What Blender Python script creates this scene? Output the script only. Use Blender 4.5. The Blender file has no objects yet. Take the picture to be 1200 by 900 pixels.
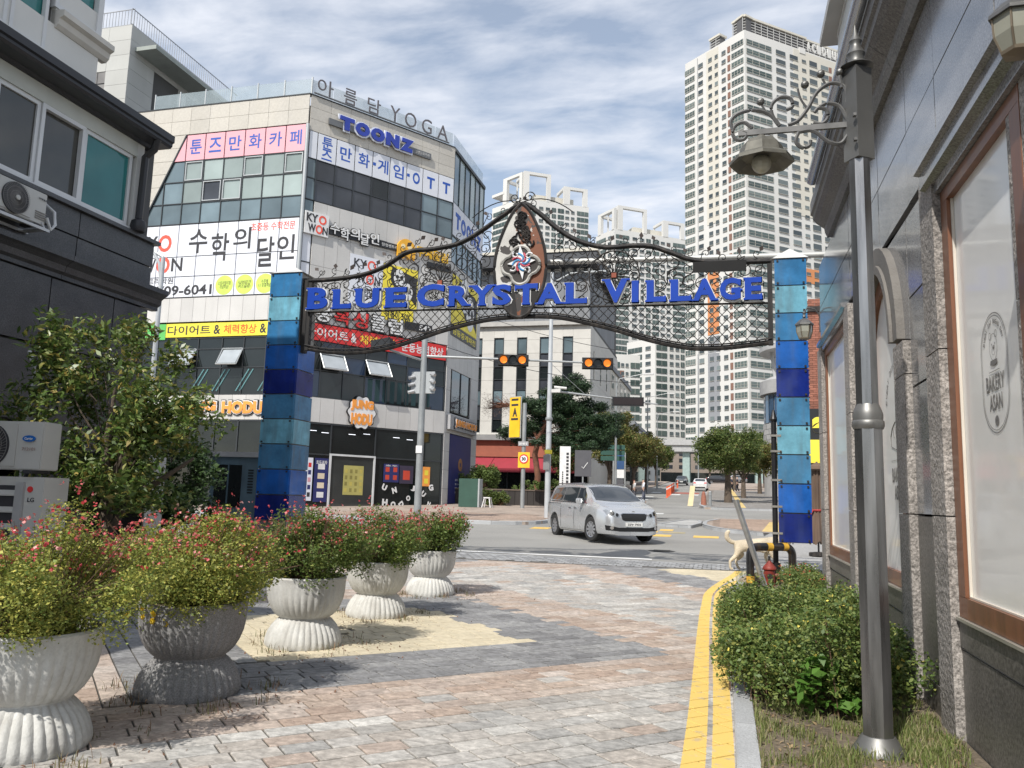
import bpy, bmesh, math, random
import numpy as np
from math import sin, cos, pi, radians, atan2, hypot, sqrt
from mathutils import Vector, Matrix
from mathutils.bvhtree import BVHTree

random.seed(7)
rng = np.random.default_rng(7)
scene = bpy.context.scene
COL = scene.collection

# ------------------------------------------------------------------ camera
F_PX, PITCH, ROLL, YAW = 950.0, math.atan(133/950), 0.028, radians(14.77)
cam_data = bpy.data.cameras.new("camera")
cam_data.sensor_width = 36.0
cam_data.lens = F_PX/1200*36
cam_data.clip_start = 0.05
cam_data.clip_end = 6000
cam = bpy.data.objects.new("camera", cam_data)
COL.objects.link(cam)
fw = Vector((-sin(YAW)*cos(PITCH), cos(YAW)*cos(PITCH), sin(PITCH)))
rt = Vector((cos(YAW), sin(YAW), 0))
up = rt.cross(fw)
rt2 = rt*cos(ROLL)+up*sin(ROLL)
up2 = -rt*sin(ROLL)+up*cos(ROLL)
cam.matrix_world = Matrix(((rt2.x, up2.x, -fw.x, 0), (rt2.y, up2.y, -fw.y, 0), (rt2.z, up2.z, -fw.z, 1.6), (0, 0, 0, 1)))
scene.camera = cam
scene.render.resolution_x, scene.render.resolution_y = 1024, 768

# ------------------------------------------------------------------ sun and sky
SUN_EL = radians(47)
SUN_AZ = radians(16)      # shadows fall this far to the right of the street axis
sun_dir = Vector((-sin(SUN_AZ)*cos(SUN_EL), -cos(SUN_AZ)*cos(SUN_EL), sin(SUN_EL)))
sl = bpy.data.lights.new("sun", 'SUN')
sl.energy = 3.8
sl.angle = radians(0.55)
sl.color = (1.0, 0.95, 0.87)
so = bpy.data.objects.new("sun", sl)
COL.objects.link(so)
so.rotation_euler = (-sun_dir).to_track_quat('-Z', 'Y').to_euler()
world = bpy.data.worlds.new("World")
scene.world = world
world.use_nodes = True
wn = world.node_tree
wn.nodes.clear()
def wnode(t, **k):
    n = wn.nodes.new(t)
    for a, b in k.items():
        setattr(n, a, b)
    return n
sky = wnode('ShaderNodeTexSky', sky_type='NISHITA', sun_disc=False)
sky.sun_elevation = SUN_EL
sky.sun_rotation = math.atan2(sun_dir.x, sun_dir.y)
sky.air_density = 1.0
sky.dust_density = 0.8
tc = wnode('ShaderNodeTexCoord')
sep = wnode('ShaderNodeSeparateXYZ')
wn.links.new(tc.outputs['Generated'], sep.inputs[0])
mx = wnode('ShaderNodeMath', operation='MAXIMUM'); mx.inputs[1].default_value = 0.04
ad = wnode('ShaderNodeMath', operation='ADD'); ad.inputs[1].default_value = 0.12
wn.links.new(sep.outputs['Z'], mx.inputs[0]); wn.links.new(mx.outputs[0], ad.inputs[0])
dx = wnode('ShaderNodeMath', operation='DIVIDE'); dy = wnode('ShaderNodeMath', operation='DIVIDE')
wn.links.new(sep.outputs['X'], dx.inputs[0]); wn.links.new(ad.outputs[0], dx.inputs[1])
wn.links.new(sep.outputs['Y'], dy.inputs[0]); wn.links.new(ad.outputs[0], dy.inputs[1])
cmb = wnode('ShaderNodeCombineXYZ')
wn.links.new(dx.outputs[0], cmb.inputs[0]); wn.links.new(dy.outputs[0], cmb.inputs[1])
mp = wnode('ShaderNodeMapping')
mp.inputs['Rotation'].default_value = (0, 0, radians(-22))
mp.inputs['Scale'].default_value = (1.5, 3.0, 1)
wn.links.new(cmb.outputs[0], mp.inputs[0])
n1 = wnode('ShaderNodeTexNoise'); n1.inputs['Scale'].default_value = 2.6; n1.inputs['Detail'].default_value = 9; n1.inputs['Roughness'].default_value = 0.56
n1.inputs['Distortion'].default_value = 0.2
n2 = wnode('ShaderNodeTexNoise'); n2.inputs['Scale'].default_value = 0.85; n2.inputs['Detail'].default_value = 3
wn.links.new(mp.outputs[0], n1.inputs['Vector']); wn.links.new(cmb.outputs[0], n2.inputs['Vector'])
sm = wnode('ShaderNodeMath', operation='ADD')
wn.links.new(n1.outputs[0], sm.inputs[0]); wn.links.new(n2.outputs[0], sm.inputs[1])
cr = wnode('ShaderNodeValToRGB')
cr.color_ramp.elements[0].position = 0.84/2; cr.color_ramp.elements[0].color = (0.24, 0.24, 0.24, 1)
cr.color_ramp.elements[1].position = 1.22/2; cr.color_ramp.elements[1].color = (0.9, 0.9, 0.9, 1)
hv = wnode('ShaderNodeMath', operation='MULTIPLY'); hv.inputs[1].default_value = 0.5
wn.links.new(sm.outputs[0], hv.inputs[0]); wn.links.new(hv.outputs[0], cr.inputs[0])
mixc = wnode('ShaderNodeMixRGB'); mixc.inputs[2].default_value = (6.3, 6.5, 7.0, 1)
gain = wnode('ShaderNodeMixRGB', blend_type='MULTIPLY'); gain.inputs[0].default_value = 1
gain.inputs[2].default_value = (1.16, 1.15, 1.08, 1)
wn.links.new(sky.outputs[0], gain.inputs[1])
wn.links.new(cr.outputs[0], mixc.inputs[0]); wn.links.new(gain.outputs[0], mixc.inputs[1])
bg = wnode('ShaderNodeBackground'); bg.inputs[1].default_value = 0.118
wo = wnode('ShaderNodeOutputWorld')
wn.links.new(mixc.outputs[0], bg.inputs[0]); wn.links.new(bg.outputs[0], wo.inputs[0])

scene.view_settings.view_transform = 'Standard'
scene.view_settings.look = 'None'
scene.view_settings.exposure = 0.36
scene.view_settings.gamma = 1.0
scene.render.engine = 'CYCLES'

# ------------------------------------------------------------------ materials
_m = {}
def M(name, col=(.5, .5, .5), rough=.7, metal=0.0, var=.12, nsc=2.0, bump=0.0, bsc=40.0, rnd=0.0,
      island=False, spec=.5, coat=0.0, ramp=None, streak=None, transl=0.0, emit=0.0, stretch=None, fine=0.0, fsc=60, alpha=1.0):
    """procedural surface: colour + large noise + optional per-piece variation, fine grain, streaks and bump"""
    if name in _m: return _m[name]
    m = bpy.data.materials.new(name); m.use_nodes = True
    nt = m.node_tree; N = nt.nodes; L = nt.links
    p = N['Principled BSDF']
    geo = N.new('ShaderNodeNewGeometry')
    pos = geo.outputs['Position']
    if stretch:
        mpn = N.new('ShaderNodeMapping'); mpn.inputs['Scale'].default_value = stretch
        L.new(pos, mpn.inputs[0]); pos = mpn.outputs[0]
    no = N.new('ShaderNodeTexNoise'); no.inputs['Scale'].default_value = nsc; no.inputs['Detail'].default_value = 5
    L.new(pos, no.inputs['Vector'])
    if ramp:
        r = N.new('ShaderNodeValToRGB'); els = r.color_ramp.elements
        while len(els) < len(ramp): els.new(0.5)
        for i, c in enumerate(ramp):
            els[i].position = i/(len(ramp)-1) if len(ramp) > 1 else 0; els[i].color = (*c, 1)
        if rnd or island:
            src = rndval(nt, island)
        else:
            src = no.outputs[0]
        L.new(src, r.inputs[0]); base = r.outputs[0]
    else:
        rg = N.new('ShaderNodeRGB'); rg.outputs[0].default_value = (*col, 1); base = rg.outputs[0]
    def mulval(b, v, lo, hi):
        mr = N.new('ShaderNodeMapRange'); mr.inputs[3].default_value = lo; mr.inputs[4].default_value = hi
        L.new(v, mr.inputs[0])
        mm = N.new('ShaderNodeMixRGB'); mm.blend_type = 'MULTIPLY'; mm.inputs[0].default_value = 1
        L.new(b, mm.inputs[1]); L.new(mr.outputs[0], mm.inputs[2]); return mm.outputs[0]
    if var:
        mr = N.new('ShaderNodeMapRange'); mr.inputs[1].default_value = .3; mr.inputs[2].default_value = .7
        mr.inputs[3].default_value = 1-var; mr.inputs[4].default_value = 1+var*.6
        L.new(no.outputs[0], mr.inputs[0])
        mm = N.new('ShaderNodeMixRGB'); mm.blend_type = 'MULTIPLY'; mm.inputs[0].default_value = 1
        L.new(base, mm.inputs[1]); L.new(mr.outputs[0], mm.inputs[2]); base = mm.outputs[0]
    if rnd: base = mulval(base, rndval(nt, island), 1-rnd, 1+rnd)
    if fine:
        nf = N.new('ShaderNodeTexNoise'); nf.inputs['Scale'].default_value = fsc; nf.inputs['Detail'].default_value = 3; nf.inputs['Roughness'].default_value = .8
        L.new(geo.outputs['Position'], nf.inputs['Vector'])
        mr = N.new('ShaderNodeMapRange'); mr.inputs[1].default_value = .35; mr.inputs[2].default_value = .65
        mr.inputs[3].default_value = 1-fine; mr.inputs[4].default_value = 1+fine
        L.new(nf.outputs[0], mr.inputs[0])
        mm = N.new('ShaderNodeMixRGB'); mm.blend_type = 'MULTIPLY'; mm.inputs[0].default_value = 1
        L.new(base, mm.inputs[1]); L.new(mr.outputs[0], mm.inputs[2]); base = mm.outputs[0]
    if streak:
        scol, amt, ssc = streak
        mpn = N.new('ShaderNodeMapping'); mpn.inputs['Scale'].default_value = (ssc, ssc, ssc*.12)
        L.new(geo.outputs['Position'], mpn.inputs[0])
        ns = N.new('ShaderNodeTexNoise'); ns.inputs['Scale'].default_value = 1; ns.inputs['Detail'].default_value = 6
        L.new(mpn.outputs[0], ns.inputs['Vector'])
        mr = N.new('ShaderNodeMapRange'); mr.inputs[1].default_value = .48; mr.inputs[2].default_value = .75; mr.inputs[4].default_value = amt
        L.new(ns.outputs[0], mr.inputs[0])
        mm = N.new('ShaderNodeMixRGB'); mm.inputs[2].default_value = (*scol, 1)
        L.new(mr.outputs[0], mm.inputs[0]); L.new(base, mm.inputs[1]); base = mm.outputs[0]
    L.new(base, p.inputs['Base Color'])
    rn = N.new('ShaderNodeMapRange'); rn.inputs[3].default_value = max(.02, rough*.85); rn.inputs[4].default_value = min(1, rough*1.15)
    L.new(no.outputs[0], rn.inputs[0]); L.new(rn.outputs[0], p.inputs['Roughness'])
    p.inputs['Metallic'].default_value = metal
    p.inputs['Specular IOR Level'].default_value = spec
    p.inputs['Coat Weight'].default_value = coat
    p.inputs['Coat Roughness'].default_value = .05
    if emit:
        L.new(base, p.inputs['Emission Color']); p.inputs['Emission Strength'].default_value = emit
    if bump:
        nb = N.new('ShaderNodeTexNoise'); nb.inputs['Scale'].default_value = bsc; nb.inputs['Detail'].default_value = 4
        L.new(geo.outputs['Position'], nb.inputs['Vector'])
        bu = N.new('ShaderNodeBump'); bu.inputs['Strength'].default_value = min(1, bump); bu.inputs['Distance'].default_value = .01*max(1, bump)
        L.new(nb.outputs[0], bu.inputs['Height']); L.new(bu.outputs[0], p.inputs['Normal'])
    if alpha < 1: p.inputs['Alpha'].default_value = alpha
    if transl:
        tr = N.new('ShaderNodeBsdfTranslucent'); L.new(base, tr.inputs[0])
        mxs = N.new('ShaderNodeMixShader'); mxs.inputs[0].default_value = transl
        L.new(p.outputs[0], mxs.inputs[1]); L.new(tr.outputs[0], mxs.inputs[2])
        L.new(mxs.outputs[0], N['Material Output'].inputs[0])
    _m[name] = m
    return m
def rndval(nt, island):
    N = nt.nodes; L = nt.links
    oi = N.new('ShaderNodeObjectInfo')
    if not island: return oi.outputs['Random']
    g = N.new('ShaderNodeNewGeometry')
    a = N.new('ShaderNodeMath'); a.operation = 'ADD'
    L.new(oi.outputs['Random'], a.inputs[0]); L.new(g.outputs['Random Per Island'], a.inputs[1])
    f = N.new('ShaderNodeMath'); f.operation = 'FRACT'; L.new(a.outputs[0], f.inputs[0])
    return f.outputs[0]
def G(name, tint=(.02, .03, .035), rough=.04, trans=0.0, spec=.9, var=.3, nsc=.6):
    """window glass seen from outside: dark interior under a glossy sheet"""
    return M(name, tint, rough=rough, var=var, nsc=nsc, spec=min(spec,.55), coat=.12, rnd=.25)

# ------------------------------------------------------------------ mesh helpers
class MB:
    def __init__(s): s.v = []; s.f = []; s.mi = []; s.cur = 0
    def add(s, vs, fs):
        b = len(s.v); s.v.extend([tuple(p) for p in vs]); s.f.extend([tuple(i+b for i in f) for f in fs]); s.mi.extend([s.cur]*len(fs)); return s
    def box(s, x0, x1, y0, y1, z0, z1):
        return s.add([(x0,y0,z0),(x1,y0,z0),(x1,y1,z0),(x0,y1,z0),(x0,y0,z1),(x1,y0,z1),(x1,y1,z1),(x0,y1,z1)],
                     [(3,2,1,0),(4,5,6,7),(0,1,5,4),(1,2,6,5),(2,3,7,6),(3,0,4,7)])
    def prism(s, poly, z0, z1):
        n = len(poly); a = sum(poly[i][0]*poly[(i+1)%n][1]-poly[(i+1)%n][0]*poly[i][1] for i in range(n))
        if a < 0: poly = poly[::-1]
        vs = [(x, y, z0) for x, y in poly]+[(x, y, z1) for x, y in poly]
        return s.add(vs, [tuple(range(n-1, -1, -1)), tuple(range(n, 2*n))]+[(i, (i+1)%n, n+(i+1)%n, n+i) for i in range(n)])
    def prism_y(s, poly, y0, y1):
        """polygon in (x,z) given depth along y"""
        n = len(poly); a = sum(poly[i][0]*poly[(i+1)%n][1]-poly[(i+1)%n][0]*poly[i][1] for i in range(n))
        if a < 0: poly = poly[::-1]
        vs = [(x, y0, z) for x, z in poly]+[(x, y1, z) for x, z in poly]
        return s.add(vs, [tuple(range(n)), tuple(range(2*n-1, n-1, -1))]+[(i, n+i, n+(i+1)%n, (i+1)%n) for i in range(n)])
    def tube(s, pts, r, n=8, cap=True):
        pts = [Vector(p) for p in pts]; k = len(pts)
        rr = r if isinstance(r, (list, tuple)) else [r]*k
        rings = []; ref = None
        for i, p in enumerate(pts):
            t = (pts[min(i+1, k-1)]-pts[max(i-1, 0)])
            if t.length < 1e-9: t = Vector((0, 0, 1))
            t.normalize()
            if ref is None:
                ref = Vector((0, 0, 1)) if abs(t.z) < .9 else Vector((1, 0, 0))
            a = t.cross(ref)
            if a.length < 1e-5: a = t.cross(Vector((0, 1, 0)))
            a.normalize(); b = t.cross(a); ref = b.cross(t) if False else ref
            rings.append([p+(a*cos(2*pi*j/n)+b*sin(2*pi*j/n))*rr[i] for j in range(n)])
        vs = [q for rg in rings for q in rg]; fs = []
        for i in range(k-1):
            for j in range(n):
                fs.append((i*n+j, i*n+(j+1)%n, (i+1)*n+(j+1)%n, (i+1)*n+j))
        if cap: fs += [tuple(range(n-1, -1, -1)), tuple(range((k-1)*n, k*n))]
        return s.add(vs, fs)
    def lathe(s, prof, n=24, cx=0, cy=0, flute=0, fn=0, rot=0, cap=True):
        vs = []; fs = []
        for r, z in prof:
            for j in range(n):
                a = 2*pi*j/n+rot; q = r
                vs.append((cx+q*cos(a), cy+q*sin(a), z))
        k = len(prof)
        for i in range(k-1):
            for j in range(n):
                fs.append((i*n+j, i*n+(j+1)%n, (i+1)*n+(j+1)%n, (i+1)*n+j))
        if cap: fs += [tuple(range(n-1, -1, -1)), tuple(range((k-1)*n, k*n))]
        return s.add(vs, fs)
    def quad(s, a, b, c, d): return s.add([a, b, c, d], [(0, 1, 2, 3)])
    def mesh(s, name, mats, smooth=False):
        me = bpy.data.meshes.new(name); me.from_pydata(s.v, [], s.f)
        for m in (mats if isinstance(mats, (list, tuple)) else [mats]): me.materials.append(m)
        if any(s.mi): me.polygons.foreach_set('material_index', s.mi)
        if smooth:
            me.polygons.foreach_set('use_smooth', [True]*len(s.f))
            try: me.set_sharp_from_angle(angle=radians(40))
            except Exception: pass
        me.update(); return me
    def obj(s, name, mats, parent=None, smooth=False, **k):
        return mk(name, s.mesh(name, mats, smooth), parent, **k)
def mk(name, me, parent=None, loc=None, rot=0, scale=None, label=None, cat=None, group=None, kind=None):
    o = bpy.data.objects.new(name, me); COL.objects.link(o)
    if parent is not None: o.parent = parent
    if loc is not None: o.location = loc
    if rot: o.rotation_euler = (0, 0, rot) if not isinstance(rot, tuple) else rot
    if scale is not None: o.scale = scale
    if label: o['label'] = label
    if cat: o['category'] = cat
    if group: o['group'] = group
    if kind: o['kind'] = kind
    return o
def thing(name, label, cat, loc=(0, 0, 0), rot=0, group=None):
    return mk(name, None, None, loc=loc, rot=rot, label=label, cat=cat, group=group)
def copy_tree(o, parent=None):
    c = o.copy(); COL.objects.link(c); c.parent = parent
    for ch in list(o.children): copy_tree(ch, c)
    return c
_unit = {}
def unit(mat, name='unit_block'):
    """a block from 0..1 in each axis, front edge slightly eased"""
    k = mat.name
    if k not in _unit:
        _unit[k] = MB().box(0, 1, -1, 0, 0, 1).mesh('block_'+k, mat)
    return _unit[k]
class Fr:
    """a facade frame: x runs to the viewer's right along the wall, z up, d outwards from the wall"""
    def __init__(s, o, ang, parent=None):
        s.o = Vector((o[0], o[1], 0)); s.a = ang; s.r = Vector((cos(ang), sin(ang), 0)); s.n = Vector((sin(ang), -cos(ang), 0)); s.p = parent
        s.m = Matrix.Translation(s.o) @ Matrix.Rotation(ang, 4, 'Z')
    def pt(s, x, z, d=0): return s.o+s.r*x+s.n*d+Vector((0, 0, z))
    def box(s, name, x0, x1, z0, z1, d0, d1, mat, **k):
        """block from x0..x1, z0..z1 and out from d0 to d1 in front of the wall"""
        return mk(name, unit(mat), k.pop('parent', s.p), loc=s.pt(x0, z0, d0), rot=s.a, scale=(x1-x0, d1-d0, z1-z0), **k)
    def mb(s, name, mb, mat, smooth=False, **k):
        """mesh written in (x, -d, z)"""
        return mk(name, mb.mesh(name, mat, smooth), k.pop('parent', s.p), loc=s.o, rot=s.a, **k)
    def text(s, name, body, x0, x1, z0, z1, d, mat, **k):
        e = k.pop('ext', .02); b = k.pop('bold', 0.0); keep = k.pop('keep', False); rot = k.pop('tilt', 0)
        me = text_mesh(body, mat, e, b, x1-x0, z1-z0, keep)
        o = mk(name, me, k.pop('parent', s.p), loc=s.pt((x0+x1)/2, (z0+z1)/2, d), **k)
        o.rotation_euler = (Matrix.Rotation(s.a, 4, 'Z') @ Matrix.Rotation(rot, 4, 'Y')).to_euler()
        return o
_t = {}
def text_mesh(body, mat, ext, bold, w, h, keep=False):
    key = (body, mat.name, round(ext, 3), bold, round(w, 3), round(h, 3))
    if key in _t: return _t[key]
    if any(ord(q) > 0x3000 for q in body): bold = min(bold, .014)
    cu = bpy.data.curves.new('txt', 'FONT'); cu.body = body; cu.size = 1
    cu.resolution_u = 3; cu.offset = bold; cu.extrude = .05
    cu.space_line = .85; cu.align_x = 'CENTER'
    o = bpy.data.objects.new('txt', cu)
    me = bpy.data.meshes.new_from_object(o)
    bpy.data.objects.remove(o); bpy.data.curves.remove(cu)
    n = len(me.vertices)
    if n == 0:
        return me
    a = np.empty(n*3, dtype=np.float32); me.vertices.foreach_get('co', a); a = a.reshape(-1, 3)
    lo, hi = a.min(0), a.max(0)
    sx = w/max(1e-4, hi[0]-lo[0]); sy = h/max(1e-4, hi[1]-lo[1])
    if keep: sx = sy = min(sx, sy)
    x = (a[:, 0]-(lo[0]+hi[0])/2)*sx; z = (a[:, 1]-(lo[1]+hi[1])/2)*sy
    y = -(a[:, 2]-lo[2])/(hi[2]-lo[2])*ext
    b2 = np.stack([x, y, z], 1).astype(np.float32)
    me.vertices.foreach_set('co', b2.ravel()); me.update()
    me.materials.clear(); me.materials.append(mat); me.name = 'lettering'
    _t[key] = me
    return me

def leafcloud(name, P, size, mat, aspect=.5, up=0.3, parent=None, droop=0.0, seed=1, fold=True, **k):
    """many leaf faces at points P (n,3); each a folded diamond of its own, randomly turned"""
    r = np.random.default_rng(seed); n = len(P)
    d = r.normal(size=(n, 3)); d[:, 2] = d[:, 2]*.6-droop; d /= np.linalg.norm(d, axis=1)[:, None]
    nr = r.normal(size=(n, 3)); nr[:, 2] += up*3; nr -= (nr*d).sum(1)[:, None]*d; nr /= np.linalg.norm(nr, axis=1)[:, None]
    sd = np.cross(d, nr)
    s = (size*r.uniform(.45, 1.45, n))[:, None]
    a = P-d*s*.5; c = P+d*s*.5
    m = P-d*s*.05
    b = m+sd*s*aspect*.5+nr*s*.08; e = m-sd*s*aspect*.5+nr*s*.08
    V = np.stack([a, b, c, e], 1).reshape(-1, 3).astype(np.float32)
    me = bpy.data.meshes.new(name)
    me.vertices.add(4*n); me.vertices.foreach_set('co', V.ravel())
    idx = np.arange(4*n, dtype=np.int32)
    me.loops.add(4*n); me.loops.foreach_set('vertex_index', idx)
    me.polygons.add(n); me.polygons.foreach_set('loop_start', np.arange(0, 4*n, 4, dtype=np.int32))
    me.update(calc_edges=True); me.validate()
    me.materials.append(mat)
    return mk(name, me, parent, **k)
def blob_points(n, centers, radii, seed=1, shell=.55, squash=(1, 1, 1)):
    """points spread through the outer part of a set of spheres"""
    r = np.random.default_rng(seed); C = np.array(centers, float); Rr = np.array(radii, float)
    w = Rr**2/np.sum(Rr**2); i = r.choice(len(C), n, p=w)
    d = r.normal(size=(n, 3)); d /= np.linalg.norm(d, axis=1)[:, None]
    t = (shell+(1-shell)*r.random(n)**.7)*(1+.12*r.normal(size=n))
    return C[i]+d*(Rr[i]*t)[:, None]*np.array(squash)

def gz(y):
    if y < 13: return 0.0
    if y < 15: return .0075*(y-13)**2
    return .03*(y-14)+(.00006*(y-14)**2 if y < 150 else .00006*136**2) if y < 150 else .03*136+.00006*136**2

# ------------------------------------------------------------------ ground, roads, pavements
def clip(poly, a, b, c):
    """keep the part of poly where a*x+b*y<=c"""
    out = []
    for i in range(len(poly)):
        p, q = poly[i], poly[(i+1) % len(poly)]
        dp, dq = a*p[0]+b*p[1]-c, a*q[0]+b*q[1]-c
        if dp <= 0: out.append(p)
        if (dp < 0 < dq) or (dq < 0 < dp):
            t = dp/(dp-dq); out.append((p[0]+t*(q[0]-p[0]), p[1]+t*(q[1]-p[1])))
    return out
def strips(poly, step=3.0):
    y0 = min(p[1] for p in poly); y1 = max(p[1] for p in poly)
    ys = [y0]
    while ys[-1] < y1-1e-6: ys.append(min(y1, ys[-1]+(step if ys[-1] < 160 else 400)))
    for a, b in zip(ys, ys[1:]):
        c = clip(clip(poly, 0, -1, -a), 0, 1, b)
        if len(c) >= 3: yield c
def ccw(poly):
    a = sum(poly[i][0]*poly[(i+1) % len(poly)][1]-poly[(i+1) % len(poly)][0]*poly[i][1] for i in range(len(poly)))
    return poly if a > 0 else poly[::-1]
def sheet(name, poly, dz, mat, step=3.0, skirt=0.0, kind='structure', parent=None, **k):
    mb = MB(); poly = ccw(poly)
    for c in strips(poly, step):
        c = ccw(c)
        mb.add([(x, y, gz(y)+dz) for x, y in c], [tuple(range(len(c)))])
    if skirt:
        n = len(poly)
        for i in range(n):
            p, q = Vector(poly[i]), Vector(poly[(i+1) % n]); m = max(1, int((q-p).length/step))
            for j in range(m):
                a = p.lerp(q, j/m); b = p.lerp(q, (j+1)/m)
                mb.quad((a.x, a.y, gz(a.y)+dz-skirt), (b.x, b.y, gz(b.y)+dz-skirt), (b.x, b.y, gz(b.y)+dz), (a.x, a.y, gz(a.y)+dz))
    return mb.obj(name, mat, parent, kind=kind, **k)

m_ground = M('packed_earth', (.17, .155, .13), .95, var=.3, nsc=.4, bump=.5, bsc=30)
m_asph = M('asphalt', (.27, .265, .25), .93, var=.16, nsc=.22, fine=.28, fsc=90, bump=.35, bsc=160, streak=((.17, .168, .165), .5, .35))
m_walk = M('block_walk', (.34, .28, .235), .9, var=.22, nsc=.6, fine=.2, fsc=6, bump=.3, bsc=60)
m_conc = M('concrete', (.40, .40, .39), .9, var=.16, nsc=.9, fine=.1, fsc=30, bump=.3, bsc=90)
m_kerb = M('kerb_granite', (.36, .37, .38), .85, var=.15, nsc=1.5, fine=.2, fsc=70, rnd=.1)
m_mortar = M('paving_joint', (.085, .08, .07), .98, var=.3, nsc=5, fine=.3)
m_white = M('road_paint_white', (.66, .67, .66), .8, var=.25, nsc=3, fine=.2, fsc=25)
m_yel = M('road_paint_yellow', (.72, .47, .12), .8, var=.2, nsc=3, fine=.2, fsc=25)
m_cob = M('granite_setts', (.30, .305, .31), .9, rnd=.22, island=True, var=.1, fine=.2)
m_soil = M('bed_soil', (.15, .12, .085), .98, var=.35, nsc=2.5, fine=.35, fsc=25, bump=.8, bsc=18)

sheet('ground', [(-900, -60), (900, -60), (900, 3500), (-900, 3500)], -.22, m_ground)
sheet('road', [(-140, 19.2), (70, 19.2), (70, 175), (-140, 175)], -.03, m_asph)
sheet('plaza_bed', [(-60, -20), (.06, -20), (.06, 19.3), (-60, 19.3)], -.035, m_mortar)
# raised pavements beyond the crossing
slabm = M('sidewalk_blocks', (.36, .27, .215), .9, var=.15, nsc=.5, rnd=.16, island=True, fine=.16, fsc=12)
def raised(name, poly, h=.12, mat=m_walk):
    return sheet(name, poly, h-.03, mat, skirt=h+.02)
corner = [(-8.1-1.0*cos(a), 34.6-2.6*sin(a)) for a in [radians(180-i*18) for i in range(6)]]
raised('sidewalk', [(-120, 31.6), (-8.9, 31.6), (-7.75, 32.1), (-7.25, 33.0), (-7.2, 34.2), (-7.7, 36.5), (-8.8, 41), (-9.2, 60), (-9.6, 165), (-120, 165)])
raised('sidewalk', [(3.9, 29.9), (60, 29.2), (60, 40.0), (1.6, 40.0), (-.2, 39.0), (-.75, 36.9), (-.75, 34.3), (-.2, 32.4), (.9, 31.0), (2.3, 30.2)])
raised('sidewalk', [(-1.2, 52.5), (60, 52.5), (60, 165), (-2.2, 165), (-1.9, 90), (-1.5, 56)])
raised('traffic_island', [(-2.6, 34.2), (-1.3, 33.6), (-.95, 35.2), (-.95, 37.6), (-1.6, 38.0)], .10, m_conc)
# block paving on the far pavements, and kerb stones round them
def blockfield(name, x0, x1, y0, y1, bx, by, dz, mat, inside=lambda x, y: True, stag=True, parent=None, gap=.012, seed=3):
    mb = MB(); r = random.Random(seed); j = 0; y = y0
    while y < y1:
        x = x0-(bx/2 if (j % 2 and stag) else 0)
        while x < x1:
            cx, cy = x+bx/2, y+by/2
            if inside(cx, cy):
                z = gz(cy)+dz+r.uniform(-.001, .002)
                za = gz(y)-gz(cy); zb = gz(y+by)-gz(cy)
                mb.add([(x+gap, y+gap, z+za), (x+bx-gap, y+gap, z+za), (x+bx-gap, y+by-gap, z+zb), (x+gap, y+by-gap, z+zb)], [(0, 1, 2, 3)])
            x += bx
        y += by; j += 1
    return mb.obj(name, mat, parent, kind='stuff', label=None)
side_far = blockfield('paving_blocks', -17, -7.6, 32.2, 37.4, .45, .3, .098, slabm, lambda x, y: not (x > -9 and y < 33.2) and not (x > -8.4 and y > 36))
side_far['label'] = 'reddish brown paving blocks in front of the white commercial building'
side_r = blockfield('paving_blocks', -.5, 12, 30.5, 39.6, .6, .3, .098, slabm, lambda x, y: x-.9 > -1.0*(y-31.4)/1.4 if y < 33 else x > -.5)
side_r['label'] = 'reddish paving blocks on the rounded corner right of the crossing'
sheet('tactile_strip', [(1.3, 31.2), (2.0, 31.0), (2.6, 37.6), (1.9, 37.7)], .102, M('tactile_yellow', (.62, .47, .2), .85, var=.2, nsc=5))
side_w = blockfield('paving_blocks', -1.2, 7, 53, 100, .9, .6, .098, M('walk_blocks_grey', (.24, .225, .21), .9, rnd=.12, island=True))
side_w['label'] = 'grey brown blocks of the footway under the street trees'
sheet('tactile_strip', [(.9, 53), (1.3, 53), (1.0, 110), (.6, 110)], .103, M('tactile_yellow'))

def kerb_line(pts, w=.15, h=.12, L=1.0, dz=-.03, name='kerb', parent=None, limit=60):
    """kerb of separate stones along a polyline (outer edge), sunk a little in the road"""
    root = parent or MB().box(pts[0][0]-.01, pts[0][0]+.01, pts[0][1]-.01, pts[0][1]+.01, -.3, -.25).obj(name, m_kerb, kind='structure')
    segs = []
    P = [Vector(p) for p in pts]
    dist = [0]
    for a, b in zip(P, P[1:]): dist.append(dist[-1]+(b-a).length)
    def at(s):
        s = max(0, min(dist[-1], s))
        for i in range(len(P)-1):
            if s <= dist[i+1]: return P[i].lerp(P[i+1], (s-dist[i])/max(1e-6, dist[i+1]-dist[i]))
        return P[-1]
    s = 0; n = 0
    while s < dist[-1]-.05 and n < limit:
        a, b = at(s+.006), at(s+L-.006); d = (b-a); 
        if d.length < .02: break
        d.normalize(); q = Vector((-d.y, d.x))*w
        top = [(a.x, a.y), (b.x, b.y), (b.x+q.x, b.y+q.y), (a.x+q.x, a.y+q.y)]
        e = .012
        ti = [(a.x-q.x/w*-e, a.y-q.y/w*-e), (b.x+q.x/w*e, b.y+q.y/w*e), (b.x+q.x, b.y+q.y), (a.x+q.x, a.y+q.y)]
        vs = [(x, y, gz(y)+dz-.05) for x, y in top]+[(x, y, gz(y)+dz+h-e) for x, y in top]+[(x, y, gz(y)+dz+h) for x, y in ti]
        mb = MB(); mb.add(vs, [(0, 1, 5, 4), (1, 2, 6, 5), (2, 3, 7, 6), (3, 0, 4, 7), (4, 5, 9, 8), (5, 6, 10, 9), (6, 7, 11, 10), (7, 4, 8, 11), (8, 9, 10, 11)])
        mb.obj('kerb_stone', m_kerb, root)
        s += L; n += 1
    return root
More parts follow.
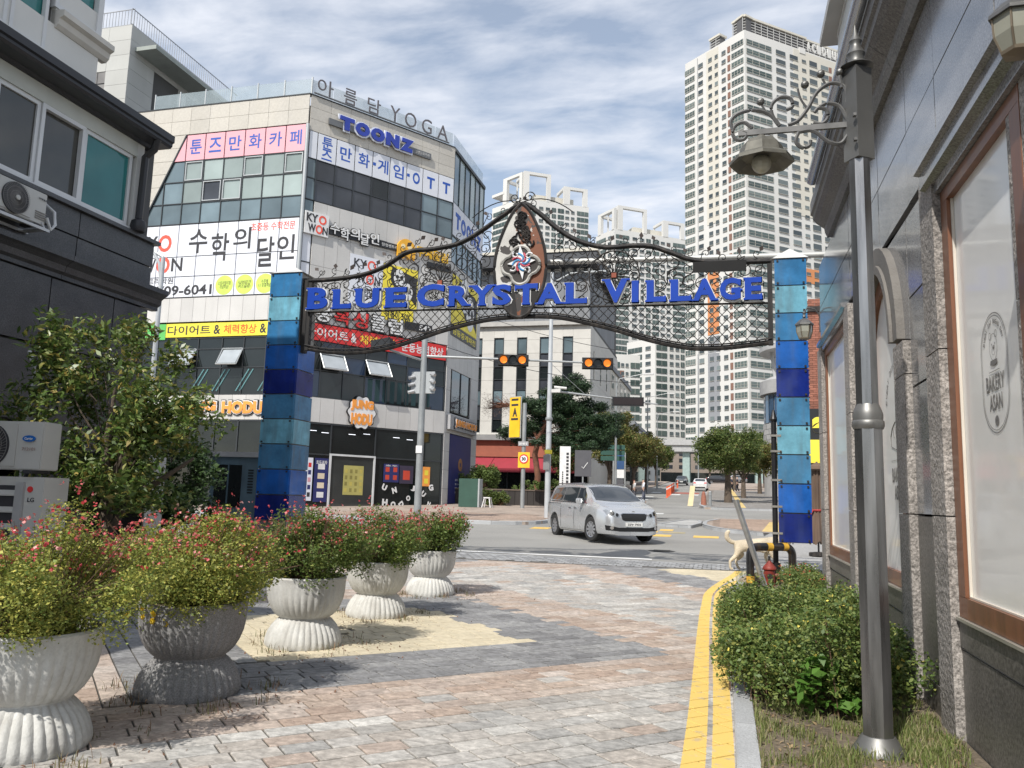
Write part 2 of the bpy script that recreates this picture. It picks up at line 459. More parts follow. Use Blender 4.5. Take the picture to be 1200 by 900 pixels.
kerb_line([(.06, 1.0), (.055, 8), (.09, 13.5), (.14, 15.6), (.3, 17.4), (.62, 18.6), (1.4, 19.15), (3, 19.25)][::-1], w=.14, h=.075, dz=0)
kerb_line([(-24, 31.5), (-8.9, 31.5), (-7.7, 32.0), (-7.15, 33.0), (-7.1, 34.2), (-7.6, 36.5), (-8.7, 41), (-9.1, 60)], w=.16, h=.14)
kerb_line([(9, 29.6), (3.9, 29.85), (2.3, 30.1), (.85, 30.9), (-.3, 32.3), (-.88, 34.3), (-.88, 36.9), (-.3, 39.2), (1.6, 40.2)][::-1][::-1], w=-.16, h=.14, L=.9)
kerb_line([(8, 52.3), (-1.2, 52.3), (-1.65, 56), (-2.0, 90)], w=-.2, h=.14, L=1.2)
kerb_line([(-2.7, 34.2), (-1.7, 38.1), (-.98, 37.6), (-.98, 35.2), (-1.3, 33.5), (-2.7, 34.2)], w=-.12, h=.12, L=.6)

# --- plaza pavers laid at 45 degrees in nested squares
def pattern(x, y):
    best = 99
    for i in range(-3, 4):
        for j in range(-2, 4):
            cx, cy = -4.3+4.9*i, 9.2+9.2*j
            if (i+j) % 2: continue
            best = min(best, abs(x-cx)+abs(y-cy))
    return best
def yellow_mask(mat):
    """double yellow line painted over the pavers beside the kerb"""
    nt = mat.node_tree; N = nt.nodes; L = nt.links; p = N['Principled BSDF']
    src = p.inputs['Base Color'].links[0].from_socket
    g = N.new('ShaderNodeNewGeometry'); s = N.new('ShaderNodeSeparateXYZ'); L.new(g.outputs['Position'], s.inputs[0])
    def mr(lo, hi, a, b, t='SMOOTHSTEP'):
        n = N.new('ShaderNodeMapRange'); n.interpolation_type = t
        for i, v in enumerate((lo, hi, a, b)): n.inputs[i+1].default_value = v
        L.new(s.outputs['Y'], n.inputs[0]); return n.outputs[0]
    def op(o, a, b):
        n = N.new('ShaderNodeMath'); n.operation = o
        for i, q in enumerate((a, b)):
            if isinstance(q, (int, float)): n.inputs[i].default_value = q
            else: L.new(q, n.inputs[i])
        return n.outputs[0]
    c = op('ADD', mr(5, 13.5, -.275, -.37), mr(14.5, 19.6, 0, .62))
    c2 = op('ADD', c, mr(16, 19.4, 0, .35))
    u = op('SUBTRACT', s.outputs['X'], c); u2 = op('SUBTRACT', s.outputs['X'], c2)
    nz = N.new('ShaderNodeTexNoise'); nz.inputs['Scale'].default_value = 22; nz.inputs['Detail'].default_value = 4; L.new(g.outputs['Position'], nz.inputs['Vector'])
    w = op('MULTIPLY', op('SUBTRACT', nz.outputs[0], .5), .012)
    u = op('ADD', u, w); u2 = op('ADD', u2, w)
    b1 = op('MULTIPLY', op('GREATER_THAN', u, 0), op('LESS_THAN', u, .148))
    b2 = op('MULTIPLY', op('GREATER_THAN', u2, .185), op('LESS_THAN', u2, .325))
    yl = op('MULTIPLY', op('MAXIMUM', b1, b2), op('LESS_THAN', s.outputs['Y'], 19.1))
    wear = N.new('ShaderNodeMapRange'); wear.inputs[1].default_value = .32; wear.inputs[2].default_value = .42; wear.inputs[3].default_value = .45; wear.inputs[4].default_value = .97
    nz2 = N.new('ShaderNodeTexNoise'); nz2.inputs['Scale'].default_value = 9; nz2.inputs['Detail'].default_value = 7; L.new(g.outputs['Position'], nz2.inputs['Vector'])
    L.new(nz2.outputs[0], wear.inputs[0])
    mm = N.new('ShaderNodeMixRGB'); mm.inputs[2].default_value = (.70, .49, .13, 1)
    L.new(op('MULTIPLY', yl, wear.outputs[0]), mm.inputs[0]); L.new(src, mm.inputs[1]); L.new(mm.outputs[0], p.inputs['Base Color'])
    return mat
def paver_mat(name, ramp):
    """mottled concrete paver: tone by piece, pale blotches blended through it"""
    m = M(name, ramp=ramp, rnd=.05, island=True, rough=.88, var=.12, nsc=1.3, fine=.1 if name == 'paver_yellow' else .2, fsc=14, bump=.25, bsc=70)
    nt = m.node_tree; N = nt.nodes; L = nt.links; p = N['Principled BSDF']
    src = p.inputs['Base Color'].links[0].from_socket
    g = N.new('ShaderNodeNewGeometry')
    mp_ = N.new('ShaderNodeMapping'); mp_.inputs['Rotation'].default_value = (0, 0, radians(45)); mp_.inputs['Scale'].default_value = (9, 17, 9)
    L.new(g.outputs['Position'], mp_.inputs[0])
    n = N.new('ShaderNodeTexNoise'); n.inputs['Scale'].default_value = 1; n.inputs['Detail'].default_value = 6; n.inputs['Roughness'].default_value = .65; n.inputs['Distortion'].default_value = .8
    L.new(mp_.outputs[0], n.inputs['Vector'])
    mr = N.new('ShaderNodeMapRange'); mr.inputs[1].default_value = .38; mr.inputs[2].default_value = .72; mr.inputs[3].default_value = .9 if name == 'paver_yellow' else .76; mr.inputs[4].default_value = 1.12 if name == 'paver_yellow' else 1.3
    L.new(n.outputs[0], mr.inputs[0])
    mm = N.new('ShaderNodeMixRGB'); mm.blend_type = 'MULTIPLY'; mm.inputs[0].default_value = 1
    L.new(src, mm.inputs[1]); L.new(mr.outputs[0], mm.inputs[2]); L.new(mm.outputs[0], p.inputs['Base Color'])
    return yellow_mask(m)
PZ = {
 'yellow': paver_mat('paver_yellow', [(.56, .495, .36), (.60, .53, .39), (.53, .465, .335)]),
 'charcoal': paver_mat('paver_charcoal', [(.18, .18, .185), (.24, .24, .245), (.30, .30, .30), (.20, .20, .205), (.26, .26, .26)]),
 'pink': paver_mat('paver_pink', [(.38, .29, .235), (.43, .345, .285), (.47, .40, .345), (.37, .30, .255), (.48, .42, .375)]),
 'grey': paver_mat('paver_grey', [(.33, .315, .295), (.45, .435, .41), (.38, .345, .31), (.52, .505, .475), (.30, .295, .285), (.42, .40, .375)]),
}
plaza = sheet('plaza', [(-14, 2.5), (.06, 2.5), (.06, 8), (.09, 13.5), (.15, 15.6), (.31, 17.4), (.63, 18.6), (1.2, 19.0), (-14, 19.0)], -.012, m_mortar, step=1.0)
S2 = sqrt(.5)
KP = [(.055, 0), (.055, 8), (.09, 13.5), (.14, 15.6), (.3, 17.4), (.62, 18.6), (1.4, 19.15), (3, 19.25)]
def kedge(y):
    for a, b in zip(KP, KP[1:]):
        if a[1] <= y <= b[1]: return a[0]+(b[0]-a[0])*(y-a[1])/(b[1]-a[1])
    return 1.4
def gen_pavers():
    out = []
    r = random.Random(5)
    for typ in (0, 1):
        L_, W_ = .30, .20
        # s along +45, t along +135
        for j in range(-60, 160):
            for i in range(-60, 110):
                off = (L_/2 if j % 2 else 0)+(.1 if j % 3 == 0 else 0)
                if typ == 0:
                    s0, s1, t0, t1 = i*L_+off, (i+1)*L_+off, j*W_, (j+1)*W_
                else:
                    t0, t1, s0, s1 = i*L_+off, (i+1)*L_+off, j*W_, (j+1)*W_
                cs, ct = (s0+s1)/2, (t0+t1)/2
                cx, cy = (cs-ct)*S2, (cs+ct)*S2
                if not (-12.5 < cx < max(.25, kedge(cy)+.1) and 2.9 < cy < 19.2): continue
                cell = (abs(cx+4.3)+abs(cy-9.2) < 5.4) and cx < -4.3 and cy < 9.2
                near = abs(cx+4.3) < .4 or abs(cy-9.2) < .4
                if typ == 0 and cell and not near: continue
                if typ == 1 and not cell: continue
                if typ == 0 and cell: continue
                g = .0075
                q = [(s0+g, t0+g), (s1-g, t0+g), (s1-g, t1-g), (s0+g, t1-g)]
                poly = [((s-t)*S2, (s+t)*S2) for s, t in q]
                if cy < 14.6: poly = clip(poly, 1, 0, .058)
                else:
                    k0, k1 = kedge(cy-.1), kedge(cy+.1); sl = (k1-k0)/.2
                    poly = clip(poly, 1, -sl, kedge(cy)-.004-sl*cy)
                poly = clip(poly, 0, 1, 18.75+.25*sin(poly[0][0]*.3) if poly else 0)
                if len(poly) < 3: continue
                w = pattern(cx, cy)
                z = 'yellow' if w < 2.12 else 'charcoal' if w < 3.75 else 'pink' if w < 5.35 else 'grey'
                if z == 'grey' and r.random() < .08: z = 'pink'
                if z == 'pink' and r.random() < .04: z = 'grey'
                out.append((poly, z, cx, cy, r.uniform(-.0015, .0015)))
    return out
pav = gen_pavers()
def paver_faces(mb, poly, dz):
    n = len(poly); cx = sum(p[0] for p in poly)/n; cy = sum(p[1] for p in poly)/n
    e = .025
    top = [(x+(cx-x)*e, y+(cy-y)*e, gz(y)+dz) for x, y in poly]
    mid = [(x, y, gz(y)+dz-.003) for x, y in poly]
    low = [(x, y, gz(y)-.02) for x, y in poly]
    fs = [tuple(range(n))]
    for i in range(n):
        j = (i+1) % n
        fs += [(n+i, n+j, j, i), (2*n+i, 2*n+j, n+j, n+i)]
    mb.add(top+mid+low, fs)
vis = []
for k, p in enumerate(pav):
    d = Vector((p[2], p[3], 0))-Vector((0, 0, 1.6)); w = d.dot(fw)
    if w > .5:
        u = 600+F_PX*d.dot(rt2)/w; v = 450-F_PX*d.dot(up2)/w
        if 0 < u < 1200 and 0 < v < 905: vis.append((d.length, k))
vis.sort(); single = set(k for _, k in vis[:300])
rest = {z: MB() for z in PZ}
for k, (poly, z, cx, cy, dz) in enumerate(pav):
    if k in single:
        mb = MB(); paver_faces(mb, poly, dz); mb.obj('paver', PZ[z], plaza)
    else: paver_faces(rest[z], poly, dz)
allm = MB(); order = list(PZ)
for z in order:
    allm.cur = order.index(z); allm.add(rest[z].v, rest[z].f)
allm.obj('paver_field', [PZ[z] for z in order], plaza, kind='stuff')

# setts along the plaza edge and the road markings
setts = blockfield('granite_setts', -16, 2.2, 18.78, 20.2, .2, .2, -.012, m_cob, gap=.012, inside=lambda x, y: y > 18.95+.2*sin(x*.3) and y < 20.15)
setts['label'] = 'band of small grey granite setts between plaza and road'
sheet('road_marking', [(-16, 20.40), (-1.75, 20.60), (-1.75, 20.80), (-16, 20.60)], -.022, M('fresh_white_paint', (.80, .80, .78), .7, var=.08))
for i, (x, y, w) in enumerate([(-2.75, 28.5, .95), (-1.05, 28.6, .85), (-3.4, 30.2, 1.0), (-7.1, 30.0, .7), (-2.4, 31.4, .5)]):
    sheet('road_marking', [(x, y), (x+w, y+.03), (x+w, y+1.0), (x, y+.97)], -.024, m_yel)
sheet('road_marking', [(-2.2, 30.3), (-1.4, 30.3), (-1.4, 31.1), (-2.2, 31.1)], -.024, M('worn_yellow', (.36, .31, .2), .85, var=.3, nsc=4))
for x, y, w, l in [(-6.4, 50, .9, 2.2), (-8.1, 50.5, .7, 2), (-4.4, 47, .5, 1.2), (-3.7, 44.5, .5, 1.0), (-8.4, 66, 2.4, 1.6), (-8.4, 74, 2.2, 1.6), (-5.2, 82, .9, 3.5), (-3.4, 82, .9, 3.5), (-7.6, 88, 1.0, 3)]:
    sheet('road_marking', [(x, y), (x+w, y), (x+w, y+l), (x, y+l)], -.024, m_white)
sheet('road_marking', [(-5.6, 86), (-2.6, 86), (-2.6, 92), (-5.6, 92)], -.022, M('red_road', (.35, .12, .09), .9))
for x, y, r_ in [(-1.7, 23.2, .38), (-2.9, 40, .36), (-4.6, 43.5, .34), (-5.3, 38.5, .3)]:
    t = thing('manhole_cover', {23.2: 'dark round manhole cover in the near lane, behind the right end of the white line', 40: 'dark manhole cover in the side street, nearest the traffic island', 43.5: 'dark manhole cover farthest up the side street', 38.5: 'dark manhole cover in the side street, nearest the van'}[y], 'manhole', (x, y, gz(y)-.028), group=None)
    mm_ = M('cast_iron', (.06, .06, .06), .6, .6, var=.2, nsc=8)
    MB().lathe([(r_, 0), (r_, .004)], 28).obj('frame', M('iron_frame', (.12, .12, .12), .7, .3), t)
    mb = MB().lathe([(r_*.86, .004), (r_*.86, .008)], 28)
    for i in range(-3, 4):
        mb.box(-r_*.6, r_*.6, i*.09-.015, i*.09+.015, .008, .012)
    mb.obj('lid', mm_, t)
# planting bed at the right
sheet('planting_bed', [(.2, 1.0), (1.56, 1.0), (1.56, 18.6), (.72, 18.3), (.4, 17.2), (.25, 15.4), (.2, 13)], .055, m_soil, step=1)
sheet('forecourt', [(1.2, 14.6), (60, 14.6), (60, 29.3), (1.2, 29.3)], -.015, M('rough_concrete', (.33, .33, .325), .95, var=.1, nsc=1.2, fine=.22, fsc=20, bump=.4, bsc=80))

# ------------------------------------------------------------------ the white commercial building on the left of the crossing
m_beige = M('travertine', (.50, .475, .43), .75, var=.07, nsc=.5, rnd=.06, fine=.07, fsc=8, streak=((.5, .46, .38), .2, .8))
m_cpan = M('cement_panel', (.55, .54, .525), .8, var=.08, nsc=.7, rnd=.05, fine=.05, fsc=20, streak=((.36, .35, .33), .35, .9))
m_joint = M('dark_joint', (.16, .155, .15), .9)
m_alu = M('mullion_grey', (.42, .44, .45), .45, .3, var=.05)
m_mul = M('mullion_dark', (.045, .05, .055), .45, .3)
g_blue = G('glass_sky_blue', (.14, .19, .215), var=.25)
g_grn = G('glass_blind_green', (.30, .36, .35), rough=.12, var=.15)
g_drk = G('glass_dark', (.015, .019, .020), spec=.45)
g_mid = G('glass_grey', (.045, .05, .06), var=.4)
m_bann = M('banner_white', (.68, .70, .76), .6, var=.03)
m_pinkb = M('banner_pink', (.72, .37, .42), .6, var=.03)
m_ink = M('ink_black', (.03, .03, .035), .6)
m_blue = M('ink_blue', (.02, .09, .42), .55)
m_red = M('sign_red', (.62, .03, .03), .55)
m_ylw = M('sign_yellow', (.82, .68, .06), .55)
m_wht = M('sign_white', (.72, .72, .72), .5)
m_org = M('sign_orange', (.85, .33, .06), .5)
m_blk = M('sign_black', (.015, .015, .017), .45)
m_korr = M('letter_orange_red', (.80, .10, .06), .5)

TB = thing('commercial_building', 'white five storey commercial building with a chamfered corner, glass bands and Korean shop signs', 'building', (-21.4, 36.85, gz(37)))
def child(o):  # parts are positioned in world space; keep them there under the building's own origin
    return o
P0 = (-21.4, 36.85); A2 = radians(90-34.7)
L2 = 9.75
P1 = (P0[0]+L2*cos(A2), P0[1]+L2*sin(A2))
class FrW(Fr):
    """frame whose parent has an offset origin"""
    def __init__(s, o, ang, parent):
        off = parent.location
        super().__init__((o[0]-off[0], o[1]-off[1]), ang, parent)
        s.dz = off[2]; s.o = Vector((o[0]-off[0], o[1]-off[1], -off[2]))
        s.m = Matrix.Translation(s.o) @ Matrix.Rotation(ang, 4, 'Z')
F1 = FrW(P0, 0, TB); F2 = FrW(P0, A2, TB); F3 = FrW(P1, radians(90), TB)
def wall_boxes(fr, x0, x1, z0, z1, w, h, mat, d=0, t=.06, name='stone_panel', gap=.015, inside=None, off=0):
    """separate cladding panels with open joints"""
    nx = max(1, round((x1-x0)/w)); nz = max(1, round((z1-z0)/h)); dx_, dz_ = (x1-x0)/nx, (z1-z0)/nz
    for i in range(nx):
        for j in range(nz):
            a, b, c, e = x0+i*dx_, x0+(i+1)*dx_, z0+j*dz_, z0+(j+1)*dz_
            if inside and not inside((a+b)/2, (c+e)/2): continue
            fr.box(name, a+gap/2, b-gap/2, c+gap/2, e-gap/2, d-t, d+random.uniform(0, .004), mat)
def panes(fr, xs, zs, glass, d=-.05, name='window_pane', mul=m_mul, mw=.05, pick=None, frame=True):
    """a curtain wall: each pane its own piece between dark mullions"""
    for i in range(len(xs)-1):
        for j in range(len(zs)-1):
            g = pick(i, j) if pick else glass
            if g is None: continue
            fr.box(name, xs[i]+mw/2, xs[i+1]-mw/2, zs[j]+mw/2, zs[j+1]-mw/2, d-.03, d, g)
    if frame:
        mb = MB()
        for x in xs: mb.box(x-mw/2, x+mw/2, -(d+.05), -(d-.06), zs[0], zs[-1])
        for z in zs:
            for i in range(len(xs)-1): mb.box(xs[i]+mw/2, xs[i+1]-mw/2, -(d+.045), -(d-.055), z-mw/2, z+mw/2)
        fr.mb('mullion', mb, mul)
# structural core (sits behind every skin)
core = MB()
bx, by = P0; ex, ey = P1
off = .28
c2, s2 = cos(A2), sin(A2)
poly = [(P0[0]-.13, P0[1]+off), (P1[0]-off, P1[1]+.14), (P1[0]-off, P1[1]+6.2), (-34, P1[1]+6.2), (-34, P0[1]+off)]
core.prism([(x-TB.location.x, y-TB.location.y) for x, y in poly], -.8, 22.3-TB.location.z)
core.obj('core', M('core_dark', (.09, .09, .09), .9), TB)
Z = dict(g=.6, shop=5.15, f=6.5, w2=9.5, s2=10.4, p2=11.7, b0=11.8, b1=15.95, w4=19.6, pk=21.15, top=22.8)
cx1 = [-1.28, -2.52, -3.76, -5.0, -6.24, -7.45]
# F1 -----------------------------------------------------------
XL = -12.4
slant = lambda z: -7.5-2.45*(21.1-z)/5.15     # left edge of the glazed field
# parapet and plain stone left of the slanted glazing
wall_boxes(F1, XL+.2, 0, Z['pk']+.02, Z['top'], 1.24, .83, m_beige)
for j in range(7):
    z0 = 15.95+j*(Z['pk']-15.95)/7; z1 = 15.95+(j+1)*(Z['pk']-15.95)/7
    x = XL+.2
    xs = []
    while x < slant(z0)-.3: xs.append(x); x += 1.24
    for k, a in enumerate(xs):
        b = a+1.24
        last = k == len(xs)-1
        if last:
            mb = MB().prism_y([(a+.01, z0+.01), (slant(z0)-.03, z0+.01), (slant(z1)-.03, z1-.01), (a+.01, z1-.01)], -.004, .06)
            F1.mb('stone_panel', mb, m_beige)
        else: F1.box('stone_panel', a+.01, b-.01, z0+.01, z1-.01, -.06, 0, m_beige)
wall_boxes(F1, XL+.2, -10.1, 11.8, 15.95, 1.15, .83, m_beige)
# slanted edge bar
F1.mb('slanted_trim', MB().prism_y([(slant(15.95)-.03, 15.95), (slant(15.95)+.05, 15.95), (slant(21.15)+.05, 21.15), (slant(21.15)-.03, 21.15)], -.05, .08), m_mul)
# pink banner row, one sheet for each bay
pk = [0]+cx1
for i, ch in enumerate('페카화만즈툰'):
    a, b = pk[i+1], pk[i]
    F1.box('banner_panel', a+.03, b-.03 if i else -.12, 19.62, 21.1, -.05, .01, m_pinkb)
    bn = F1.text('banner_letter', ch, a+.25, (b if i else -.1)-.22, 19.98, 20.82, .012, m_blue, bold=.03, ext=.004)
F1.mb('banner_panel', MB().prism_y([(slant(19.62)+.06, 19.62), (-7.48, 19.62), (-7.48, 21.1), (slant(21.1)+.06, 21.1)], -.01, .05), m_pinkb)
# window rows below it
zr = [15.97, 17.15, 18.4, 19.6]
def pick1(i, j): return [g_blue, g_grn, g_grn][j] if random.random() > .15 else (g_mid if j == 1 else g_blue)
panes(F1, list(reversed(cx1))+[-.12], zr, g_blue, pick=pick1)
for j in range(3):
    z0, z1 = zr[j], zr[j+1]
    x = -7.45
    while x > slant(z0)+.1:
        a = x-1.24
        p_ = clip([(a+.03, z0+.03), (x-.03, z0+.03), (x-.03, z1-.03), (a+.03, z1-.03)], -(z1-z0), (slant(z1)-slant(z0)), -(z1-z0)*(slant(z0)+.06)+(slant(z1)-slant(z0))*z0)
        if len(p_) >= 3: F1.mb('window_pane', MB().prism_y(p_, .05, .08), g_blue)
        if a > slant(z0): F1.box('mullion', a-.025, a+.025, z0, z1 if a > slant(z1) else z0+(a-slant(z0))/(slant(z1)-slant(z0))*(z1-z0), -.1, 0, m_mul)
        x = a
    F1.box('mullion', slant(z0), -7.45, z0-.025, z0+.025, -.1, -.003, m_mul)
for (i, j) in [(0, 2), (2, 2), (5, 2), (4, 1), (3, 1)]:     # opening casements stand proud with pale frames
    a, b = sorted(([-.12]+cx1)[i:i+2]); z0, z1 = zr[j], zr[j+1]
    mb = MB()
    for q in [(a+.06, b-.06, z0+.06, z0+.11), (a+.06, b-.06, z1-.11, z1-.06), (a+.06, a+.11, z0+.11, z1-.11), (b-.11, b-.06, z0+.11, z1-.11)]:
        mb.box(q[0], q[1], -.02, .045, q[2], q[3])
    F1.mb('casement_frame', mb, m_alu)
# big white banner with the academy's name, printed over the glazing bays
zb = [11.82, 12.98, 14.1, 15.92]
xb = [-10.08, -8.7]+list(reversed(cx1))+[-.12]
for i in range(len(xb)-1):
    for j in range(3):
        F1.box('banner_panel', xb[i]+.025, xb[i+1]-.025, zb[j]+.025, zb[j+1]-.025, -.06, .01, m_bann)
        if not(0): pass
F1.box('banner_backing', xb[0], -.1, 11.8, 15.95, -.12, -.07, m_mul)
F1.text('banner_letter', 'KY', -10.0, -8.75, 14.5, 15.35, .012, m_ink, bold=.02, ext=.004)
F1.text('banner_letter', 'O', -8.7, -7.85, 14.42, 15.4, .012, m_korr, bold=.03, ext=.005)
F1.text('banner_letter', 'W', -9.6, -8.75, 13.3, 14.05, .012, m_ink, bold=.02, ext=.004)
F1.text('banner_letter', 'O', -8.7, -7.85, 13.2, 14.15, .014, m_korr, bold=.03, ext=.004)
F1.text('banner_letter', 'N', -7.75, -7.05, 13.3, 14.05, .012, m_ink, bold=.02, ext=.004)
for ch, a, b, z0, z1 in [('수', -6.75, -5.6, 14.25, 15.6), ('학', -5.35, -4.25, 13.75, 15.3), ('의', -4.0, -2.95, 14.35, 15.55), ('달', -2.5, -1.5, 13.3, 14.95), ('인', -1.35, -.3, 13.65, 15.0)]:
    F1.text('banner_letter', ch, a, b, z0, z1, .012, m_ink, bold=.035, ext=.004)
F1.text('banner_letter', '초중등 수학전문', -3.0, -.35, 15.3, 15.75, .012, m_korr, bold=.01, ext=.004)
F1.text('banner_letter', '센트라학원', -9.6, -7.55, 12.6, 12.95, .0125, m_ink, bold=.01, ext=.004)
F1.text('banner_letter', '3709-6041', -9.0, -5.1, 11.93, 12.5, .012, m_ink, bold=.025, ext=.004)
m_lime = M('sticker_lime', (.56, .72, .12), .6)
for k, tx in enumerate(['스토리멀티형\n개념학습!', '2,500만개\n연산학습\n커스몰링!', '수준별\n1:1 맞춤학습']):
    cxk = -4.35+k*1.22
    mb = MB().lathe([(.53, 0), (.53, .004)], 32)
    mb.v = [(x, -z, y) for x, y, z in mb.v]; mb.v = [(x+cxk, y-.012, z+12.4) for x, y, z in mb.v]; mb.f = [f[::-1] for f in mb.f]; mb.f = [f[::-1] for f in mb.f]
    F1.mb('round_sticker', mb, m_lime)
    F1.text('sticker_text', tx, cxk-.38, cxk+.38, 12.2, 12.62, .018, m_ink, ext=.003)
# cement band, yellow banner, dark windows, fascia, shop front
wall_boxes(F1, XL+.2, -.12, 10.45, 11.78, .76, 1.4, m_cpan, name='cement_panel')
F1.box('banner', -7.7, -.3, 9.62, 10.36, -.02, .03, m_ylw)
F1.box('banner', -9.2, -7.72, 9.5, 10.36, -.02, .03, M('banner_green', (.12, .5, .12), .6))
for tx, a, b, mt in [('다이어트', -7.6, -4.95, m_ink), ('&', -4.75, -4.35, m_ink), ('체력향상', -4.15, -2.2, M('ink_red', (.7, .1, .02), .6)), ('&', -2.0, -1.62, m_ink), ('운동능력', -1.45, -.35, m_ink)]:
    F1.text('banner_letter', tx, a, b, 9.74, 10.24, .032, mt, bold=.02, ext=.004)
xd = [-10.6, -9.4, -8.2, -6.95, -5.65, -4.2, -2.9, -1.6, -.12]
panes(F1, xd, [6.52, 7.95, 8.95, 9.55], g_drk)
def awning(fr, x0, x1, z0, z1, out=.45):
    """top hung window pushed open"""
    w = fr.mb('open_window', MB().add([(x0+.06, .02, z1-.05), (x1-.06, .02, z1-.05), (x1-.06, -out, z0+.12), (x0+.06, -out, z0+.12), (x0+.06, .05, z1-.08), (x1-.06, .05, z1-.08), (x1-.06, -out+.03, z0+.09), (x0+.06, -out+.03, z0+.09)],
            [(0, 3, 2, 1), (4, 5, 6, 7), (0, 1, 5, 4), (1, 2, 6, 5), (2, 3, 7, 6), (3, 0, 4, 7)]), M('glass_open', (.35, .38, .40), .08, spec=.9, coat=.5))
    mb = MB()
    P = [(x0, 0.0, z1), (x1, 0, z1), (x1, -out-.02, z0+.06), (x0, -out-.02, z0+.06)]
    for a, b in ((0, 1), (1, 2), (2, 3), (3, 0)): mb.tube([P[a], P[b]], .035, 4)
    fr.mb('open_window_frame', mb, m_alu)
awning(F1, -7.0, -5.75, 7.98, 8.95, .5); awning(F1, -4.15, -2.95, 7.98, 8.95, .5)
for x in (-4.6, -3.2, -1.9, -5.9):     # slanting stair rails behind the glass
    F1.mb('stair_bar', MB().tube([(x, .03, 6.7), (x+.7, .03, 7.85)], .035, 5).tube([(x+.25, .03, 6.7), (x+.95, .03, 7.85)], .035, 5), M('teal_bar', (.16, .34, .36), .5))
wall_boxes(F1, XL+.2, -.12, 5.2, 6.5, .8, 1.4, m_cpan, name='cement_panel')
def groovy(fr, tx, x0, x1, z0, z1, d, parent=None, b=.055, pad=.05):
    """fat lettering: orange face on a white outline on a black plate edge"""
    fr.text('letter_shadow', tx, x0-pad*1.9, x1+pad*1.9, z0-pad*1.9, z1+pad*1.9, d, m_blk, bold=b+.055, ext=.06)
    fr.text('letter_outline', tx, x0-pad, x1+pad, z0-pad, z1+pad, d+.062, m_wht, bold=b+.035, ext=.03)
    return fr.text('letter_face', tx, x0, x1, z0, z1, d+.094, m_org, bold=b, ext=.03)
groovy(F1, 'JUNG', -6.55, -4.2, 5.5, 6.15, 0.01)
groovy(F1, 'HODU', -3.85, -1.45, 5.5, 6.15, 0.01)
panes(F1, [-12, -9.5, -6.9, -4.3, -2.9, -.12], [.7, 3.5, 5.15], g_drk, mw=.07)
# corner post
for fr, x0, x1 in ((F1, -.12, .02),):
    mb = MB().tube([(0, -.02, .6), (0, -.02, 21.1)], .1, 10)
    F1.mb('corner_post', mb, m_alu, smooth=True)
# F2 -----------------------------------------------------------
wall_boxes(F2, .1, L2, 20.82, Z['top'], 1.2, .66, m_beige)
x2 = [.12, .62]+[.62+1.141*i for i in range(1, 9)]
for i in range(len(x2)-1):
    F2.box('banner_panel', x2[i]+.03, x2[i+1]-.03, 19.3, 20.78, -.05, .01, m_bann)
F2.box('banner_backing', .1, L2, 19.25, 20.8, -.15, -.07, m_mul)
def t2(tx, i, z0, z1, w=.72, dxx=0, b=.03, sz=None): 
    c = (x2[i]+x2[i+1])/2+dxx
    F2.text('banner_letter', tx, c-w/2, c+w/2, z0, z1, .012, m_blue, bold=b, ext=.004)
t2('툰', 1, 20.03, 20.68, .62); t2('즈', 1, 19.4, 20.0, .62)
t2('만', 2, 19.7, 20.5); t2('화', 3, 19.7, 20.5); t2('게', 4, 19.7, 20.5, .7, .1); t2('임', 5, 19.7, 20.5); t2('O', 6, 19.7, 20.4, .5, .1); t2('T', 7, 19.7, 20.4, .55); t2('T', 8, 19.7, 20.4, .55)
for i in (4, 6):
    F2.box('banner_dot', x2[i]+.02, x2[i]+.2, 20.0, 20.18, .011, .016, m_blue)
xw = [.12, .62]+[.62+1.141*i for i in range(1, 9)]
def pick2(i, j): return g_blue if (i in (0,) or i >= 7) else (g_mid if random.random() < .75 else g_drk)
panes(F2, xw, [17.0, 18.2, 19.28], g_mid, pick=pick2)
F2.box('window_pane', .14, .6, 15.7, 16.95, -.07, -.05, g_blue)
F2.box('banner_panel', .14, .6, 13.6, 15.6, -.07, -.04, m_bann); F2.box('banner_panel', .14, .6, 11.9, 13.55, -.07, -.04, m_bann)
for z in (15.65, 13.57): F2.box('mullion', .12, .62, z-.03, z+.03, -.08, -.02, m_mul)
wall_boxes(F2, .66, L2, 11.75, 16.95, .76, 1.75, m_cpan, name='cement_panel')
wall_boxes(F2, .12, .66, 10.45, 11.75, .54, 1.3, m_cpan, name='cement_panel')
wall_boxes(F2, .66, L2, 10.45, 11.75, .76, 1.4, m_cpan, name='cement_panel')
# signs on F2 -------------------------------------------------
sg = thing('wall_sign', 'blue bubble letters reading TOONZ on a grey bar under the roof edge', 'sign', F2.m.to_3x3() @ Vector((0, 0, 0))+Vector((P0[0], P0[1], 0)))
FS = FrW(P0, A2, sg)
m_bar = M('sign_bar', (.17, .175, .18), .5, .4)
FS.box('mounting_bar', 1.15, 7.9, 21.45, 21.8, .02, .14, m_bar)
for i, ch in enumerate('TOONZ'):
    a = 1.75+i*.98
    FS.text('letter_back', ch, a-.1, a+.98, 21.28, 22.2, .14, M('letter_edge_white', (.75, .78, .85), .5), bold=.10, ext=.05)
    FS.text('letter', ch, a, a+.88, 21.36, 22.12, .195, M('letter_blue', (.01, .035, .33), .35, coat=.3), bold=.085, ext=.08)
FS.text('small_text', '평생문화카페', 6.75, 7.75, 21.52, 21.72, .145, M('sign_grey_text', (.5, .5, .5), .6), ext=.01)
sg = thing('wall_sign', 'grey outlined letters reading YOGA standing on the roof edge railing', 'sign', (P0[0], P0[1], 0))
FS = FrW(P0, A2, sg); m_yoga = M('letter_brown_grey', (.12, .11, .12), .5)
